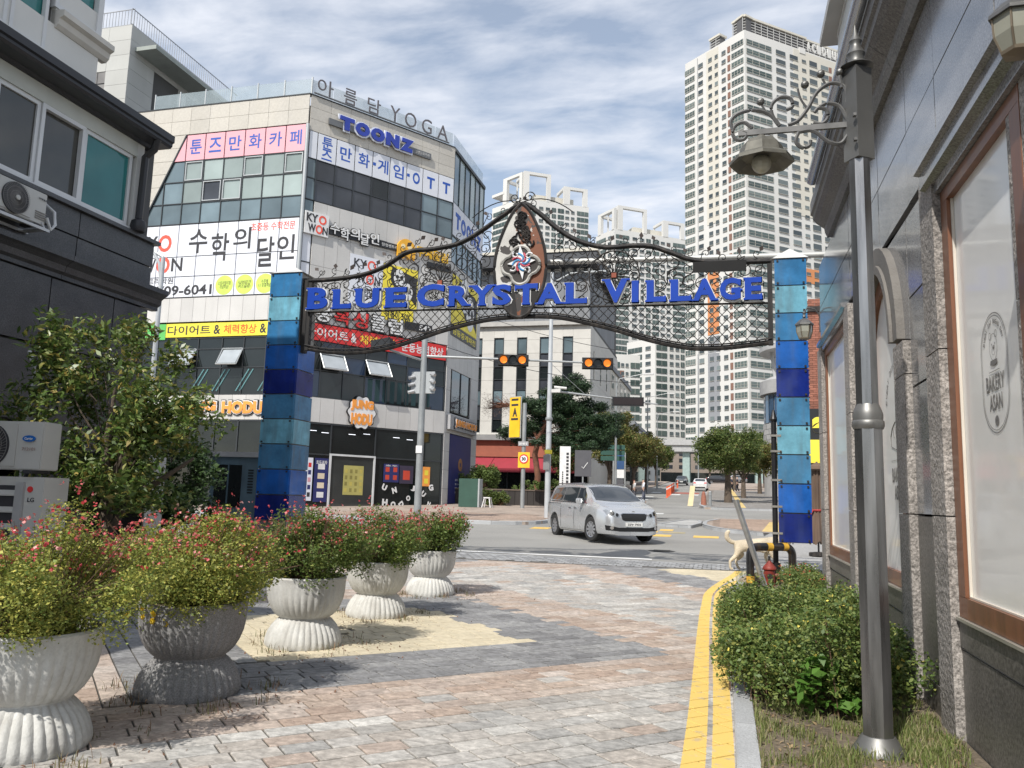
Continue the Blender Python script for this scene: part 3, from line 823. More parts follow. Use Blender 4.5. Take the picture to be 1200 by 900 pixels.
for ch, a, b in [('아', .35, 1.3), ('름', 1.95, 2.75), ('담', 3.45, 4.3), ('Y', 4.95, 5.6), ('O', 5.95, 6.75), ('G', 7.15, 7.85), ('A', 8.3, 9.05)]:
    FS.text('letter', ch, a, b, 22.98, 23.86, .1, m_yoga, bold=-.005 if ord(ch) < 200 else .0, ext=.05)
FS.box('mounting_rail', .2, 9.2, 22.9, 22.96, .04, .12, m_bar)
sg = thing('wall_sign', 'long black channel letter sign of the maths academy with a round white and red emblem', 'sign', (P0[0], P0[1], 0))
FS = FrW(P0, A2, sg)
FS.box('backing', 1.2, 5.2, 15.35, 15.75, .02, .1, m_blk)
FS.box('emblem_plate', .12, 1.5, 15.1, 16.3, .02, .14, m_wht)
for tx, a, b, z0, z1, mt in [('KY', .2, .85, 15.75, 16.2, m_ink), ('O', .9, 1.35, 15.72, 16.22, m_korr), ('W', .3, .75, 15.2, 15.65, m_ink), ('O', .75, 1.15, 15.17, 15.67, m_korr), ('N', 1.15, 1.45, 15.2, 15.62, m_ink)]:
    FS.text('emblem_letter', tx, a, b, z0, z1, .142, mt, bold=.03, ext=.01)
for i, ch in enumerate('수학의달인'):
    FS.text('letter_back', ch, 1.55+i*.62, 2.2+i*.62, 15.1+(.05 if i % 2 else .25), 15.85+(.05 if i % 2 else .2), .1, m_blk, bold=.06, ext=.04)
    FS.text('letter', ch, 1.6+i*.62, 2.15+i*.62, 15.15+(.05 if i % 2 else .25), 15.8+(.05 if i % 2 else .2), .142, m_wht, bold=.02, ext=.03)
FS.box('name_bar', 4.75, 6.4, 15.35, 15.72, .02, .12, m_blk); FS.text('name_text', '탕정센트라학원', 4.85, 6.3, 15.44, 15.63, .122, m_wht, ext=.005)
sg = thing('wall_sign', 'orange rounded blob sign with two pale eyes and yellow Korean letters beside it', 'sign', (P0[0], P0[1], 0))
FS = FrW(P0, A2, sg); m_amb = M('sign_amber', (.82, .42, .03), .4)
pts = [(5.9+.62*cos(a)*(1 if sin(a) > 0 else 1), 15.55+.62*sin(a) if sin(a) > -.3 else 15.55-.62*(.75+.15*sin(a*9))) for a in [2*pi*i/40 for i in range(40)]]
FS.mb('blob', MB().prism_y([(x+.55, z) for x, z in pts], -.2, -.05), m_amb)
for x in (6.2, 6.65):
    mb = MB().lathe([(.14, 0), (.14, .02)], 16); mb.v = [(vx+x, -.2-vz, vy+15.7) for vx, vy, vz in mb.v]; FS.mb('eye', mb, M('sign_cream', (.8, .68, .4), .5))
for i, ch in enumerate('무예올림'):
    FS.text('letter', ch, 7.15+i*.58, 7.68+i*.58, 15.35, 15.95, .1, M('sign_gold', (.70, .42, .02), .4), bold=.05, ext=.08)
FS.box('name_bar', 8.0, 9.7, 14.85, 15.2, .02, .12, m_blk)
sg = thing('wall_banner', 'white poster with the round emblem hanging behind the first arch letters', 'banner', (P0[0], P0[1], 0))
FS = FrW(P0, A2, sg)
FS.box('sheet', 2.95, 5.05, 11.8, 14.6, .01, .03, m_bann)
for tx, a, b, z0, z1, mt in [('KY', 3.2, 4.0, 13.9, 14.4, m_ink), ('O', 4.05, 4.6, 13.85, 14.45, m_korr), ('W', 3.4, 3.95, 13.1, 13.6, m_ink), ('O', 4.0, 4.5, 13.05, 13.65, m_korr), ('N', 4.55, 4.9, 13.1, 13.6, m_ink), ('수학의달인', 3.1, 4.9, 12.3, 12.85, m_ink)]:
    FS.text('letter', tx, a, b, z0, z1, .032, mt, bold=.02, ext=.005)
def blob_sign(FS, x0, x1, z0, z1):
    FS.box('sheet', x0, x1, z0, z1, .01, .04, m_ylw)
    w = x1-x0; h = z1-z0
    FS.mb('dark_shape', MB().prism_y([(x0+w*t, z0+h*q) for t, q in [(.25, .96), (.98, .8), (.98, .1), (.8, .28), (.55, .22), (.38, .4), (.22, .6), (.2, .8)]], -.05, -.041), m_ink)
    for t, q, r_ in ((.45, .72, .2), (.7, .42, .2)):
        mb = MB().lathe([(r_*w, 0), (r_*w, .006)], 20); mb.v = [(vx*.8+x0+w*t, -.051-vz, vy*1.1+z0+h*q) for vx, vy, vz in mb.v]; FS.mb('white_disc', mb, m_wht)
        for e in (-.06, .07):
            mb = MB().lathe([(.05*w, 0), (.05*w, .004)], 10); mb.v = [(vx+x0+w*(t+e), -.058-vz, vy+z0+h*(q+.02)) for vx, vy, vz in mb.v]; FS.mb('dot', mb, m_ink)
sg = thing('wall_banner', 'square yellow poster with a black shape and two pale discs on the chamfered corner wall', 'banner', (P0[0], P0[1], 0))
FS = FrW(P0, A2, sg); blob_sign(FS, 5.1, 7.4, 12.1, 14.5)
FS.box('lower_sheet', 5.1, 7.2, 11.3, 12.05, .01, .04, m_ylw); FS.text('lower_text', '떡볶이 50%', 5.3, 7.0, 11.4, 11.9, .042, m_ink, bold=.02, ext=.005)
sg = thing('wall_sign', 'red and white channel letters of the boxing gym above the red banner', 'sign', (P0[0], P0[1], 0))
FS = FrW(P0, A2, sg)
for i, (ch, mt) in enumerate([('용', m_wht), ('복', m_red), ('싱', m_red), ('클', m_wht), ('럽', m_wht)]):
    FS.text('letter_back', ch, 1.0+i*1.12, 2.05+i*1.12, 10.45, 11.45, .02, m_blk, bold=.08, ext=.08)
    FS.text('letter', ch, 1.06+i*1.12, 1.98+i*1.12, 10.52, 11.38, .102, mt, bold=.04, ext=.05)
FS.box('number_bar', 6.65, 8.5, 10.95, 11.4, .02, .12, m_blk); FS.text('number', '543', 7.6, 8.4, 11.02, 11.33, .122, m_wht, bold=.02, ext=.005)
sg = thing('wall_banner', 'long red banner with white and yellow Korean letters above the dark second floor windows', 'banner', (P0[0], P0[1], 0))
FS = FrW(P0, A2, sg)
FS.box('sheet', .3, L2-.15, 9.5, 10.38, .03, .07, m_red)
for tx, a, b, mt in [('다이어트', .6, 3.1, m_wht), ('&', 3.25, 3.6, m_wht), ('체력향상', 3.8, 6.1, M('ink_yellow', (.85, .6, .05), .6)), ('운동능력향상', 6.5, 9.4, m_wht)]:
    FS.text('letter', tx, a, b, 9.66, 10.2, .072, mt, bold=.03, ext=.005)
# second floor windows
xf = [.12, 1.6, 2.95, 4.3, 5.65, 7.0, 8.4, L2-.12]
panes(F2, xf, [6.52, 7.95, 8.85, 9.6], g_drk, pick=lambda i, j: g_drk if (i+j) % 3 else G('glass_navy', (.02, .035, .07)))
awning(F2, 1.55, 2.95, 7.95, 8.85, .5); awning(F2, 4.3, 5.7, 7.95, 8.85, .5)
wall_boxes(F2, .12, L2, 5.2, 6.5, .82, 1.4, m_cpan, name='cement_panel')
sg = thing('wall_sign', 'round orange badge reading JUNG HODU on the pale fascia over the shop', 'sign', (P0[0], P0[1], 0))
FS = FrW(P0, A2, sg)
pts = [(4.15+(.86+.06*cos(10*a))*cos(a), 5.92+(.9+.06*cos(10*a))*sin(a)) for a in [2*pi*i/60 for i in range(60)]]
FS.mb('plate', MB().prism_y(pts, -.1, -.02), m_blk)
FS.mb('plate_face', MB().prism_y([(4.15+(x-4.15)*.94, 5.92+(z-5.92)*.94) for x, z in pts], -.115, -.1), m_wht)
FS.text('letter', 'JUNG', 3.45, 4.85, 5.98, 6.6, .116, m_org, bold=.07, ext=.02)
FS.text('letter', 'HODU', 3.5, 4.8, 5.25, 5.88, .116, m_org, bold=.07, ext=.02)
# shop front on the chamfer
m_glow = M('ceiling_lamp', (.9, .92, 1), .5, emit=1.2, var=0)
for x, z in ((1.2, 4.75), (1.9, 4.68), (3.5, 4.7), (4.4, 4.78), (6.3, 4.72), (7.2, 4.66)):
    F2.box('ceiling_lamp_tube', x, x+.42, z, z+.025, -.049, -.046, m_glow)
for i in range(9): F2.box('window_curtain', 4.5+i*.48, 4.8+i*.48, 6.62, 7.85, -.049, -.0475, M('curtain_teal', (.015, .045, .05), .8))
panes(F2, [.12, 2.45, 5.15, 8.3, L2-.1], [.75, 3.55, 5.15], g_drk, mw=.07)
door = F2.box('door', 2.5, 5.1, .78, 3.5, -.04, 0.0, G('glass_door', (.05, .055, .055)))
mb = MB()
for q in [(2.42, 2.52, .75, 3.62), (5.08, 5.18, .75, 3.62), (2.52, 5.08, 3.52, 3.62)]: mb.box(q[0], q[1], -.06, .0, q[2], q[3])
F2.mb('door_frame', mb, M('white_frame', (.6, .61, .62), .4))
F2.box('threshold', .1, L2, .55, .75, -.2, .12, M('pale_stone', (.55, .53, .5), .8))
def poster(name, label, x0, x1, z0, z1, mat, n=0, mats=None, title=None, tm=m_wht):
    t = thing(name, label, 'poster', (P0[0], P0[1], 0)); FS = FrW(P0, A2, t)
    FS.box('sheet', x0, x1, z0, z1, .0, .012, mat)
    r = random.Random(len(label))
    if n:
        cols, rows = n
        for i in range(cols):
            for j in range(rows):
                a = x0+(x1-x0)*(i+.25)/cols; b = x0+(x1-x0)*(i+.75)/cols; c = z0+(z1-z0)*(.06+.86*(j+.18)/rows); e = z0+(z1-z0)*(.06+.86*(j+.78)/rows)
                FS.box('printed_picture', a, b, c, e, .0125, .015, r.choice(mats))
    if title: FS.text('printed_title', title, x0+.1*(x1-x0), x1-.1*(x1-x0), z0+(z1-z0)*.86, z0+(z1-z0)*.95, .013, tm, bold=.02, ext=.003)
    return FS
m_navy = M('poster_navy', (.02, .025, .13), .5)
poster('poster', 'tall pale poster with rows of small drink pictures left of the shop door', .5, 1.5, 1.15, 3.35, M('poster_pale', (.70, .72, .80), .5), (3, 5), [m_red, m_navy, m_ink, M('poster_rose', (.6, .3, .35), .5), M('poster_brown', (.35, .15, .1), .5)])
poster('poster', 'tall navy blue poster with menu pictures right beside the pale one', 1.6, 2.38, 1.1, 3.35, m_navy, (1, 4), [m_wht, M('poster_cream', (.7, .6, .45), .5), m_wht], '호두과자')
poster('poster', 'mustard yellow poster on the glass shop door', 3.3, 4.5, 1.5, 3.05, M('poster_mustard', (.42, .38, .12), .6), (4, 4), [M('poster_olive', (.25, .22, .06), .6), M('poster_gold', (.5, .42, .1), .6)])
poster('poster', 'blue and orange snack poster nearest the shop door on its right', 5.75, 6.75, 2.25, 3.25, m_navy, (2, 2), [m_org, M('poster_red', (.55, .06, .03), .5), m_org], '호두')
poster('poster', 'dark poster with a big red shape just left of the signal pole', 6.8, 7.7, 2.2, 3.2, M('poster_dark', (.04, .03, .06), .5), (1, 1), [M('poster_red', (.55, .06, .03), .5)])
poster('poster', 'narrow orange poster just right of the signal pole', 8.35, 8.85, 2.1, 3.2, m_org, (1, 2), [m_red, m_ylw])
dec = thing('window_lettering', 'loose white cut out letters stuck low on the shop glass', 'sign', (P0[0], P0[1], 0)); FS = FrW(P0, A2, dec)
for ch, x, z, s_, tl in [('U', 5.7, 1.9, .42, .4), ('N', 6.35, 1.75, .42, -.3), ('H', 5.75, 1.05, .48, .05), ('O', 6.3, .95, .45, 0), ('D', 6.85, 1.0, .4, .9), ('J', 7.6, 1.9, .4, .2), ('G', 8.8, 1.95, .45, -.2), ('U', 8.3, 1.6, .4, .7), ('O', 7.3, 1.35, .38, 0), ('N', 8.75, 1.1, .3, .3)]:
    s_ *= .72
    FS.text('letter', ch, x, x+s_, z-.1, z-.1+s_*1.1, .012, m_wht, bold=.06, ext=.006, tilt=tl)
# F3 -----------------------------------------------------------
L3 = 6.4
wall_boxes(F3, 0, L3, 10.5, 15.6, .8, 1.7, m_cpan, name='cement_panel')
panes(F3, [.05, 1.1, 2.2, 3.3, 4.4, 5.4, L3], [19.4, 22.6], g_blue, pick=lambda i, j: [g_blue, g_grn][i % 2])
panes(F3, [.05, 1.1, 2.2, 3.3, 4.4, 5.4, L3], [15.65, 17.3], g_blue)
for i in range(6): F3.box('banner_panel', .08+i*1.05, 1.08+i*1.05, 17.35, 19.35, -.05, .01, m_bann)
for i, ch in enumerate('TOONZ'): F3.text('banner_letter', ch, .5+i*1.1, 1.45+i*1.1, 17.9, 18.9, .013, m_blue, bold=.06, ext=.01)
F3.box('roof_edge', 0, L3, 22.6, 22.8, -.2, .06, m_mul)
sg = thing('wall_banner', 'yellow poster with a black shape on the side wall toward the street', 'banner', (P1[0], P1[1], 0))
FS = FrW(P1, radians(90), sg); blob_sign(FS, .4, 5.5, 11.9, 15.0); FS.box('dark_strip', .4, 5.6, 11.2, 11.85, .01, .04, m_blk); FS.text('strip_text', '금동중계파전', .7, 5.3, 11.32, 11.72, .042, m_ylw, bold=.02, ext=.005)
wall_boxes(F3, 0, L3, 6.5, 10.5, .8, 1.33, m_cpan, name='cement_panel', inside=lambda x, z: not (1.0 < x < 4.6 and 6.9 < z < 9.2))
panes(F3, [1.0, 2.8, 4.6], [6.6, 9.2], g_mid)
wall_boxes(F3, 0, L3, 5.3, 6.5, .8, 1.2, m_cpan, name='cement_panel')
F3.box('sign_box', .3, 5.6, 5.5, 6.35, .02, .25, M('grey_signbox', (.35, .35, .36), .6))
groovy(F3, 'JUNG HODU', 1.0, 5.2, 5.65, 6.15, .26)
wall_boxes(F3, 0, 1.0, .9, 5.3, 1.0, 1.1, m_cpan, name='cement_panel'); wall_boxes(F3, 5.2, L3, .9, 5.3, 1.2, 1.1, m_cpan, name='cement_panel')
F3.box('navy_panel', 1.02, 5.18, 1.15, 5.25, -.1, .03, m_navy)
F3.text('badge', 'O', 2.7, 3.5, 3.1, 3.9, .032, M('badge_brown', (.35, .16, .06), .6), bold=.1, ext=.01)
for i in range(4): F3.text('small_line', '호두과자 커피', 2.2, 4.0, 2.5-i*.25, 2.62-i*.25, .032, m_wht, ext=.003)
# roof: glass balustrade, set back concrete top floor with canopy
m_rail = M('glass_rail', (.42, .50, .53), .06, spec=.8, coat=.3, var=.1, alpha=.35)
xs = [-9.9+i*1.65 for i in range(7)]
for i in range(6):
    F1.box('glass_panel', xs[i]+.03, xs[i+1]-.03, 22.86, 23.75, -.16, -.14, m_rail)
for x in xs: F1.box('rail_post', x-.03, x+.03, 22.8, 23.85, -.2, -.12, m_alu)
for i in range(7): F2.box('glass_panel', .1+i*1.37, 1.42+i*1.37, 22.86, 23.75, -.16, -.14, m_rail)
for i in range(5): F3.box('glass_panel', .1+i*1.25, 1.3+i*1.25, 22.86, 23.75, -.16, -.14, m_rail)
F1.box('coping', XL, 0, 22.8, 22.86, -.3, .03, m_mul); F2.box('coping', 0, L2, 22.8, 22.86, -.3, .03, m_mul)
PB = FrW((-27.9, 39.4), 0, TB)      # penthouse front, right corner at its origin
m_pc = M('precast', (.45, .455, .44), .8, var=.1, nsc=.5, rnd=.05, fine=.05, streak=((.33, .33, .31), .3, .8))
PT = thing('roof_block', 'pale precast concrete upper block with a slab canopy and thin roof railing above the shops', 'building', (-34.3, 38.0, 10))
PF = FrW((-34.3, 38.0), 0, PT); PS = FrW((-34.3, 38.0), radians(90), PT)
MB().box(-6.5, -.08, .08, 11, 0, 19.1).obj('core', M('core_dark'), PT)
wall_boxes(PF, -6.4, 0, 15, 29.2, 1.6, .95, m_pc, name='concrete_panel', inside=lambda x, z: not (-3.2 < x < -1.2 and z < 26.7))
PF.box('window_grid', -3.2, -1.2, 18, 26.6, -.12, -.06, m_mul)
for i in range(2):
    for j in range(9): PF.box('window_pane', -3.1+i*.95, -2.2+i*.95, 18.2+j*.93, 19.05+j*.93, -.06, -.03, G('glass_dusty', (.22, .21, .2), rough=.3))
wall_boxes(PS, 0, 11, 22.8, 29.2, 2.2, .95, m_pc, name='concrete_panel', inside=lambda x, z: not (1.5 < x < 9.5 and 24 < z < 27.6))
PS.box('balcony_door', 1.6, 9.4, 22.9, 27.6, -.5, -.3, g_drk)
PS.box('balcony_wall_pier', 4.6, 5.4, 22.9, 27.6, -.3, -.05, m_pc)
PS.box('canopy', .4, 9.8, 27.7, 27.95, -.3, 1.5, M('canopy_grey_green', (.30, .33, .31), .7))
mb = MB()
for fr, L_ in ((PF, -6.4), (PS, 11)):
    pass
def railing(fr, x0, x1, z, h, mat, step=.22, d=-.1):
    mb = MB(); x = x0
    while x <= x1: mb.box(x-.012, x+.012, -d-.012, -d+.012, z, z+h); x += step
    mb.box(x0, x1, -d-.02, -d+.02, z+h, z+h+.04); mb.box(x0, x1, -d-.02, -d+.02, z-.04, z)
    fr.mb('railing', mb, mat)
m_rl = M('rail_grey', (.32, .33, .35), .5, .4)
railing(PF, -6.4, 0, 29.3, .95, m_rl); railing(PS, 0, 11, 29.3, .95, m_rl)
F1.box('balcony_coping', XL, -10, 22.78, 22.84, -1.0, .02, m_joint)

# ------------------------------------------------------------------ near left building
m_gran = M('black_granite', (.06, .06, .062), .38, var=.25, nsc=3, fine=.55, fsc=55, rnd=.12, spec=.5, bump=.15, bsc=80)
m_rend = M('white_render', (.64, .635, .61), .85, var=.08, nsc=.8, bump=.25, bsc=45)
m_upvc = M('window_plastic', (.60, .605, .61), .35, var=.04)
g_teal = G('glass_teal', (.03, .16, .155), rough=.05)
g_room = G('glass_room', (.07, .068, .06), rough=.05)
m_gut = M('gutter_black', (.03, .03, .033), .4, .3)
LB = thing('corner_house', 'black granite and white rendered building with sliding windows at the left edge', 'building', (-10.8, 13.1, 0))
FL = FrW((-10.8, 0), radians(90), LB)    # x is the street coordinate
core = MB(); core.box(-14, -.12, -14, -.08, -.2, 8.3).box(-14, -.12, -14, -1.95, 8.3, 10.9); core.obj('core', M('core_dark'), LB)
seg = [-1, 2.1, 4.2, 6.3, 8.15, 9.35, 10.75, 12.2, 13.1]
for i in range(len(seg)-1):
    for z0, z1 in ((.25, 2.6), (2.62, 3.85), (3.88, 5.02)):
        a, b = seg[i], seg[i+1]
        if i in (4, 5) and z0 < 2: 
            continue
        FL.box('granite_slab', a+.012, b-.012, z0, z1-.012, -.1, random.uniform(-.004, .004), m_gran)
FL.box('granite_plinth', -1, 13.1, 0, .24, -.1, .03, m_gran)
FL.box('shop_window', 8.2, 10.7, .25, 2.6, -.2, -.12, G('glass_shade', (.02, .05, .055)))
FL.box('shop_window_frame', 9.45, 9.52, .25, 2.6, -.12, -.04, m_upvc)
def moulding(fr, x0, x1, prof, mat, name='cornice', wrap=None):
    """profile (d,z) extruded along the wall"""
    pts = prof; n = len(pts)
    mb = MB()
    mb.add([(x0, -d, z) for d, z in pts]+[(x1, -d, z) for d, z in pts], [tuple(range(n)), tuple(range(2*n-1, n-1, -1))]+[(i, n+i, n+(i+1) % n, (i+1) % n) for i in range(n)])
    return fr.mb(name, mb, mat)
corn = [(-.1, 5.03), (.04, 5.03), (.04, 5.1), (.1, 5.14), (.12, 5.24), (.2, 5.3), (.26, 5.33), (.26, 5.42), (.2, 5.44), (.02, 5.46), (-.1, 5.46)]
for a, b in zip([-1, 2.6, 5.6, 8.2, 10.9], [2.6, 5.6, 8.2, 10.9, 13.32]):
    moulding(FL, a+.004, b-.004, corn, m_gran, 'cornice_stone')
for a, b in zip([-1, 4, 8, 11.2], [4, 8, 11.2, 13.1]):
    FL.box('granite_slab', a+.01, b-.01, 5.47, 5.84, -.1, -.01, m_gran)
    FL.box('granite_slab', a+.01, b-.01, 5.86, 6.3, -.1, .01, m_gran)
FL.box('sill_ledge', -1, 13.18, 6.31, 6.38, -.1, .09, m_gran)
shade_block = MB(); shade_block.box(-4, 3.1, -22, -9.6, -.2, 7.6); shade_block.obj('unseen_shade_block', m_rend, LB)  # block added out of view to keep the stacked outdoor units in shade
# enclosed upper storey with sliding windows
FL.box('window_wall', -1, 12.55, 6.38, 6.44, -.12, .02, m_upvc)
FL.box('head_band', -1, 12.6, 7.84, 8.12, -.12, .0, M('head_green_grey', (.50, .51, .47), .7))
FL.box('corner_post', 12.42, 12.6, 6.38, 8.1, -.12, .0, m_rend)
wx = [3.0, 4.9, 6.0, 7.1, 8.2, 9.35, 10.2, 11.15, 12.35]
wg = [g_room, g_teal, g_room, g_teal, g_teal, g_room, g_room, g_teal]
for i in range(len(wx)-1):
    a, b = wx[i], wx[i+1]
    wnd = FL.box('window_pane', a+.06, b-.06, 6.5, 7.78, -.14, -.1+(.03 if i % 2 else 0), wg[i])
    mb = MB(); dd = -.07 if i % 2 else -.04; w = .075
    for q in [(a, b, 6.44, 6.44+w), (a, b, 7.84-w, 7.84), (a, a+w, 6.44+w, 7.84-w), (b-w, b, 6.44+w, 7.84-w)]: mb.box(q[0]+.003, q[1]-.003, -dd-.035, -dd+.05, q[2], q[3])
    FL.mb('window_frame', mb, m_upvc)
FL.box('wall_panel', -1, 3.0, 6.44, 7.84, -.12, -.02, m_rend)
moulding(FL, -1, 12.85, [(-.1, 8.12), (.05, 8.12), (.1, 8.16), (.38, 8.16), (.42, 8.2), (.42, 8.25), (.46, 8.27), (.46, 8.4), (.4, 8.42), (.3, 8.36), (-.1, 8.45)], m_gut, 'gutter')
mb = MB().tube([(12.5, -.36, 8.2), (12.5, -.3, 8.0), (12.5, -.12, 7.85), (12.5, -.1, 6.55)], .07, 8)
mb.lathe([(.12, 0), (.15, .1), (.13, .2), (.05, .26)], 12, 12.5, -.02)
k0 = len(mb.v)-48
mb.v[k0:] = [(x, y-.08, z+6.38) for x, y, z in mb.v[k0:]]
FL.mb('downpipe', mb, m_gut, smooth=True)
# white storey above
FL.box('render_wall', -1, 11.25, 8.45, 9.25, -.3, -.02, m_rend)
FL.box('render_wall', 10.25, 11.25, 9.25, 10.0, -.3, -.02, m_rend)
FL.box('render_wall', 10.25, 10.6, 10.0, 11, -.3, -.02, m_rend)
LS = FrW((-10.8, 11.25), radians(180), LB)  # the gable end
for a, b, g in [(8.55, 9.35, g_teal), (9.4, 10.1, g_teal), (7.4, 8.5, g_room)]:
    FL.box('window_pane', a+.05, b-.05, 8.72, 9.95, -.14, -.1, g)
    mb = MB(); w = .07
    for q in [(a, b, 8.66, 8.66+w), (a, b, 10.0-w, 10.0), (a, a+w, 8.66+w, 10.0-w), (b-w, b, 8.66+w, 10-w)]: mb.box(q[0]+.003, q[1]-.003, .0, .08, q[2], q[3])
    FL.mb('window_frame', mb, m_upvc)
FL.box('window_sill', 7.3, 10.22, 8.55, 8.66, -.02, .08, m_rend)
m_led = M('ledge_stone', (.54, .52, .48), .8, var=.1)
moulding(FL, 10.25, 11.42, [(-.1, 9.2), (.0, 9.2), (.06, 9.26), (.08, 9.36), (.16, 9.4), (.16, 9.5), (-.1, 9.52)], m_led, 'ledge_moulding')
FL.box('window_pane', 10.3, 11.1, 9.62, 11, -.14, -.1, g_teal)
FL.box('window_pane', 9.0, 10.1, 10.2, 11, -.14, -.1, g_teal)
mb = MB()
for q in [(10.2, 10.28, 9.55, 11), (11.12, 11.24, 9.55, 11), (10.28, 11.12, 9.55, 9.63), (8.9, 8.98, 10.1, 11), (10.12, 10.19, 10.1, 11), (8.98, 10.12, 10.1, 10.18)]: mb.box(q[0], q[1], -.01, .1, q[2], q[3])
FL.mb('window_frame', mb, m_upvc)
# scroll grille reflected and seen in the upper window: a wrought iron curl outside it
# wall mounted outdoor unit
m_ac = M('appliance_cream', (.48, .475, .45), .45, var=.06, streak=((.35, .33, .28), .25, 3))
m_acd = M('appliance_dark', (.035, .035, .04), .6)
m_acg = M('fan_grille', (.25, .24, .23), .5)
def spokes_fan(t, cx, cz, r_, y):
    """round guard of fine curved wires, hub in front"""
    mb = MB().lathe([(r_, 0), (r_, .015)], 36); mb.v = [(x+cx, y-z, q+cz) for x, q, z in mb.v]; mb.obj('fan_recess', m_acd, t)
    g = MB()
    for i in range(44):
        a = 2*pi*i/44
        g.tube([(cx+r_*q*cos(a+q*.5), y-.03-.02*sin(q*pi/2), cz+r_*q*sin(a+q*.5)) for q in (.18, .4, .7, 1.0)], .0028, 3, cap=False)
    for q in (.45, .72, .98): g.tube([(cx+r_*q*cos(a), y-.035, cz+r_*q*sin(a)) for a in [2*pi*i/36 for i in range(37)]], .0035, 3, cap=False)
    gr_ = g.obj('fan_guard', m_acg, t)
    h = MB().lathe([(r_*.17, 0), (r_*.15, .02), (0.001, .025)], 20); h.v = [(x+cx, y-.05-z, q+cz) for x, q, z in h.v]; h.f = [f[::-1] for f in h.f]; h.obj('hub', m_ac, gr_)
def ac_unit(label, loc, rot, w, h, d, brand=None, fanx=.36):
    t = thing('air_conditioner_unit', label, 'air conditioner', loc, rot)
    b = MB().box(0, w, .01, d, .04, h); bm = bmesh.new(); me = b.mesh('casing', m_ac); bm.from_mesh(me); bmesh.ops.bevel(bm, geom=bm.edges[:], offset=.012, segments=2, affect='EDGES'); bm.to_mesh(me); bm.free()
    c = mk('casing', me, t)
    MB().box(w*.05, w*.69, -.004, .009, .08, h-.03).obj('front_panel', m_ac, c)
    spokes_fan(t, w*fanx, h*.52, min(h*.43, w*.3), -.004)
    for x in (.1, w-.2): MB().box(x, x+.1, 0, d, 0, .04).obj('foot', m_acd, t)
    return t
ac = ac_unit('cream outdoor unit hung on brackets high on the black granite wall', (-10.42, 9.18, 5.62), radians(90), .95, .56, .3)
for i in range(4): MB().box(.74, .94, -.006, .006, .12+i*.035, .135+i*.035).obj('louvre_slot', m_acg, ac)
tx_ = text_mesh('WINIA', m_acd, .004, .0, .16, .03); mk('name_plate', tx_, ac, loc=(.85, -.008+.006, .45))
br = thing('wall_bracket', 'pale steel bracket with diagonal struts carrying the high outdoor unit', 'bracket', (-10.8, 9.1, 5.44))
mb = MB()
for y in (.05, .95):
    mb.box(0, .45, y, y+.04, .12, .16).tube([(.45, y+.02, .14), (.02, y+.02, .75)], .014, 6)
mb.box(.42, .46, 0, 1.05, .12, .165).box(.0, .04, 0, 1.05, .12, .165)
mb.obj('bracket_frame', M('bracket_steel', (.5, .5, .5), .45, .5), br)
hz = thing('hose', 'white wrapped hose looping from the high outdoor unit into the wall', 'hose', (-10.5, 10.12, 5.75))
MB().tube([(.1, 0, .05), (.1, .1, -.12), (.08, .2, .0), (.02, .22, .22), (-.15, .2, .36), (-.35, .15, .4)], .025, 8).obj('tube', m_upvc, hz, smooth=True)
th = radians(10)
ac2 = ac_unit('cream outdoor unit with a blue oval badge stacked on the louvred unit', (-8.62, 7.52, 1.72), th, 1.02, .6, .34)
mb = MB().lathe([(.5, 0), (.5, .006)], 28); mb.v = [(x*.16+.86, -.006-z, y*.075+.4) for x, y, z in mb.v]; mb.f = [f[::-1] for f in mb.f]
mb.obj('badge', M('badge_blue', (.01, .12, .42), .35), ac2)
mb = MB(); mk('badge_text', text_mesh('Carrier', m_wht, .003, .01, .1, .03), ac2, loc=(.86, -.014, .4))
mk('hand_written_number', text_mesh('712101', M('faded_red', (.3, .18, .15), .8), .002, 0, .16, .035), ac2, loc=(.86, -.002, .28))
lv = thing('louvred_unit', 'grey louvred outdoor unit standing under the cream one behind the flowers', 'air conditioner', (-8.68, 7.52, .12), th)
MB().box(0, 1.12, .04, .5, 0, 1.56).obj('casing', m_ac, lv)
MB().box(.1, .8, .03, .045, .15, 1.46).obj('opening', m_acd, lv)
for i in range(7):
    MB().add([(.1, 0.0, .22+i*.19), (.8, 0, .22+i*.19), (.8, .045, .29+i*.19), (.1, .045, .29+i*.19), (.1, 0, .2+i*.19), (.8, 0, .2+i*.19), (.8, .05, .27+i*.19), (.1, .05, .27+i*.19)], [(3, 2, 1, 0), (4, 5, 6, 7), (0, 1, 5, 4)]).obj('louvre', m_ac, lv)
MB().box(.0, .1, 0, .05, 0, 1.5).box(.8, .9, .0, .05, 0, 1.5).obj('side_rail', M('bracket_steel'), lv)
MB().lathe([(.035, 0), (.035, .006)], 14).obj('logo_disc', m_red, lv).matrix_local = Matrix.Translation((.96, .038, 1.42)) @ Matrix.Rotation(radians(90), 4, 'X')
mk('logo_text', text_mesh('LG', m_ink, .003, .02, .08, .05), lv, loc=(.98, .038, 1.3))
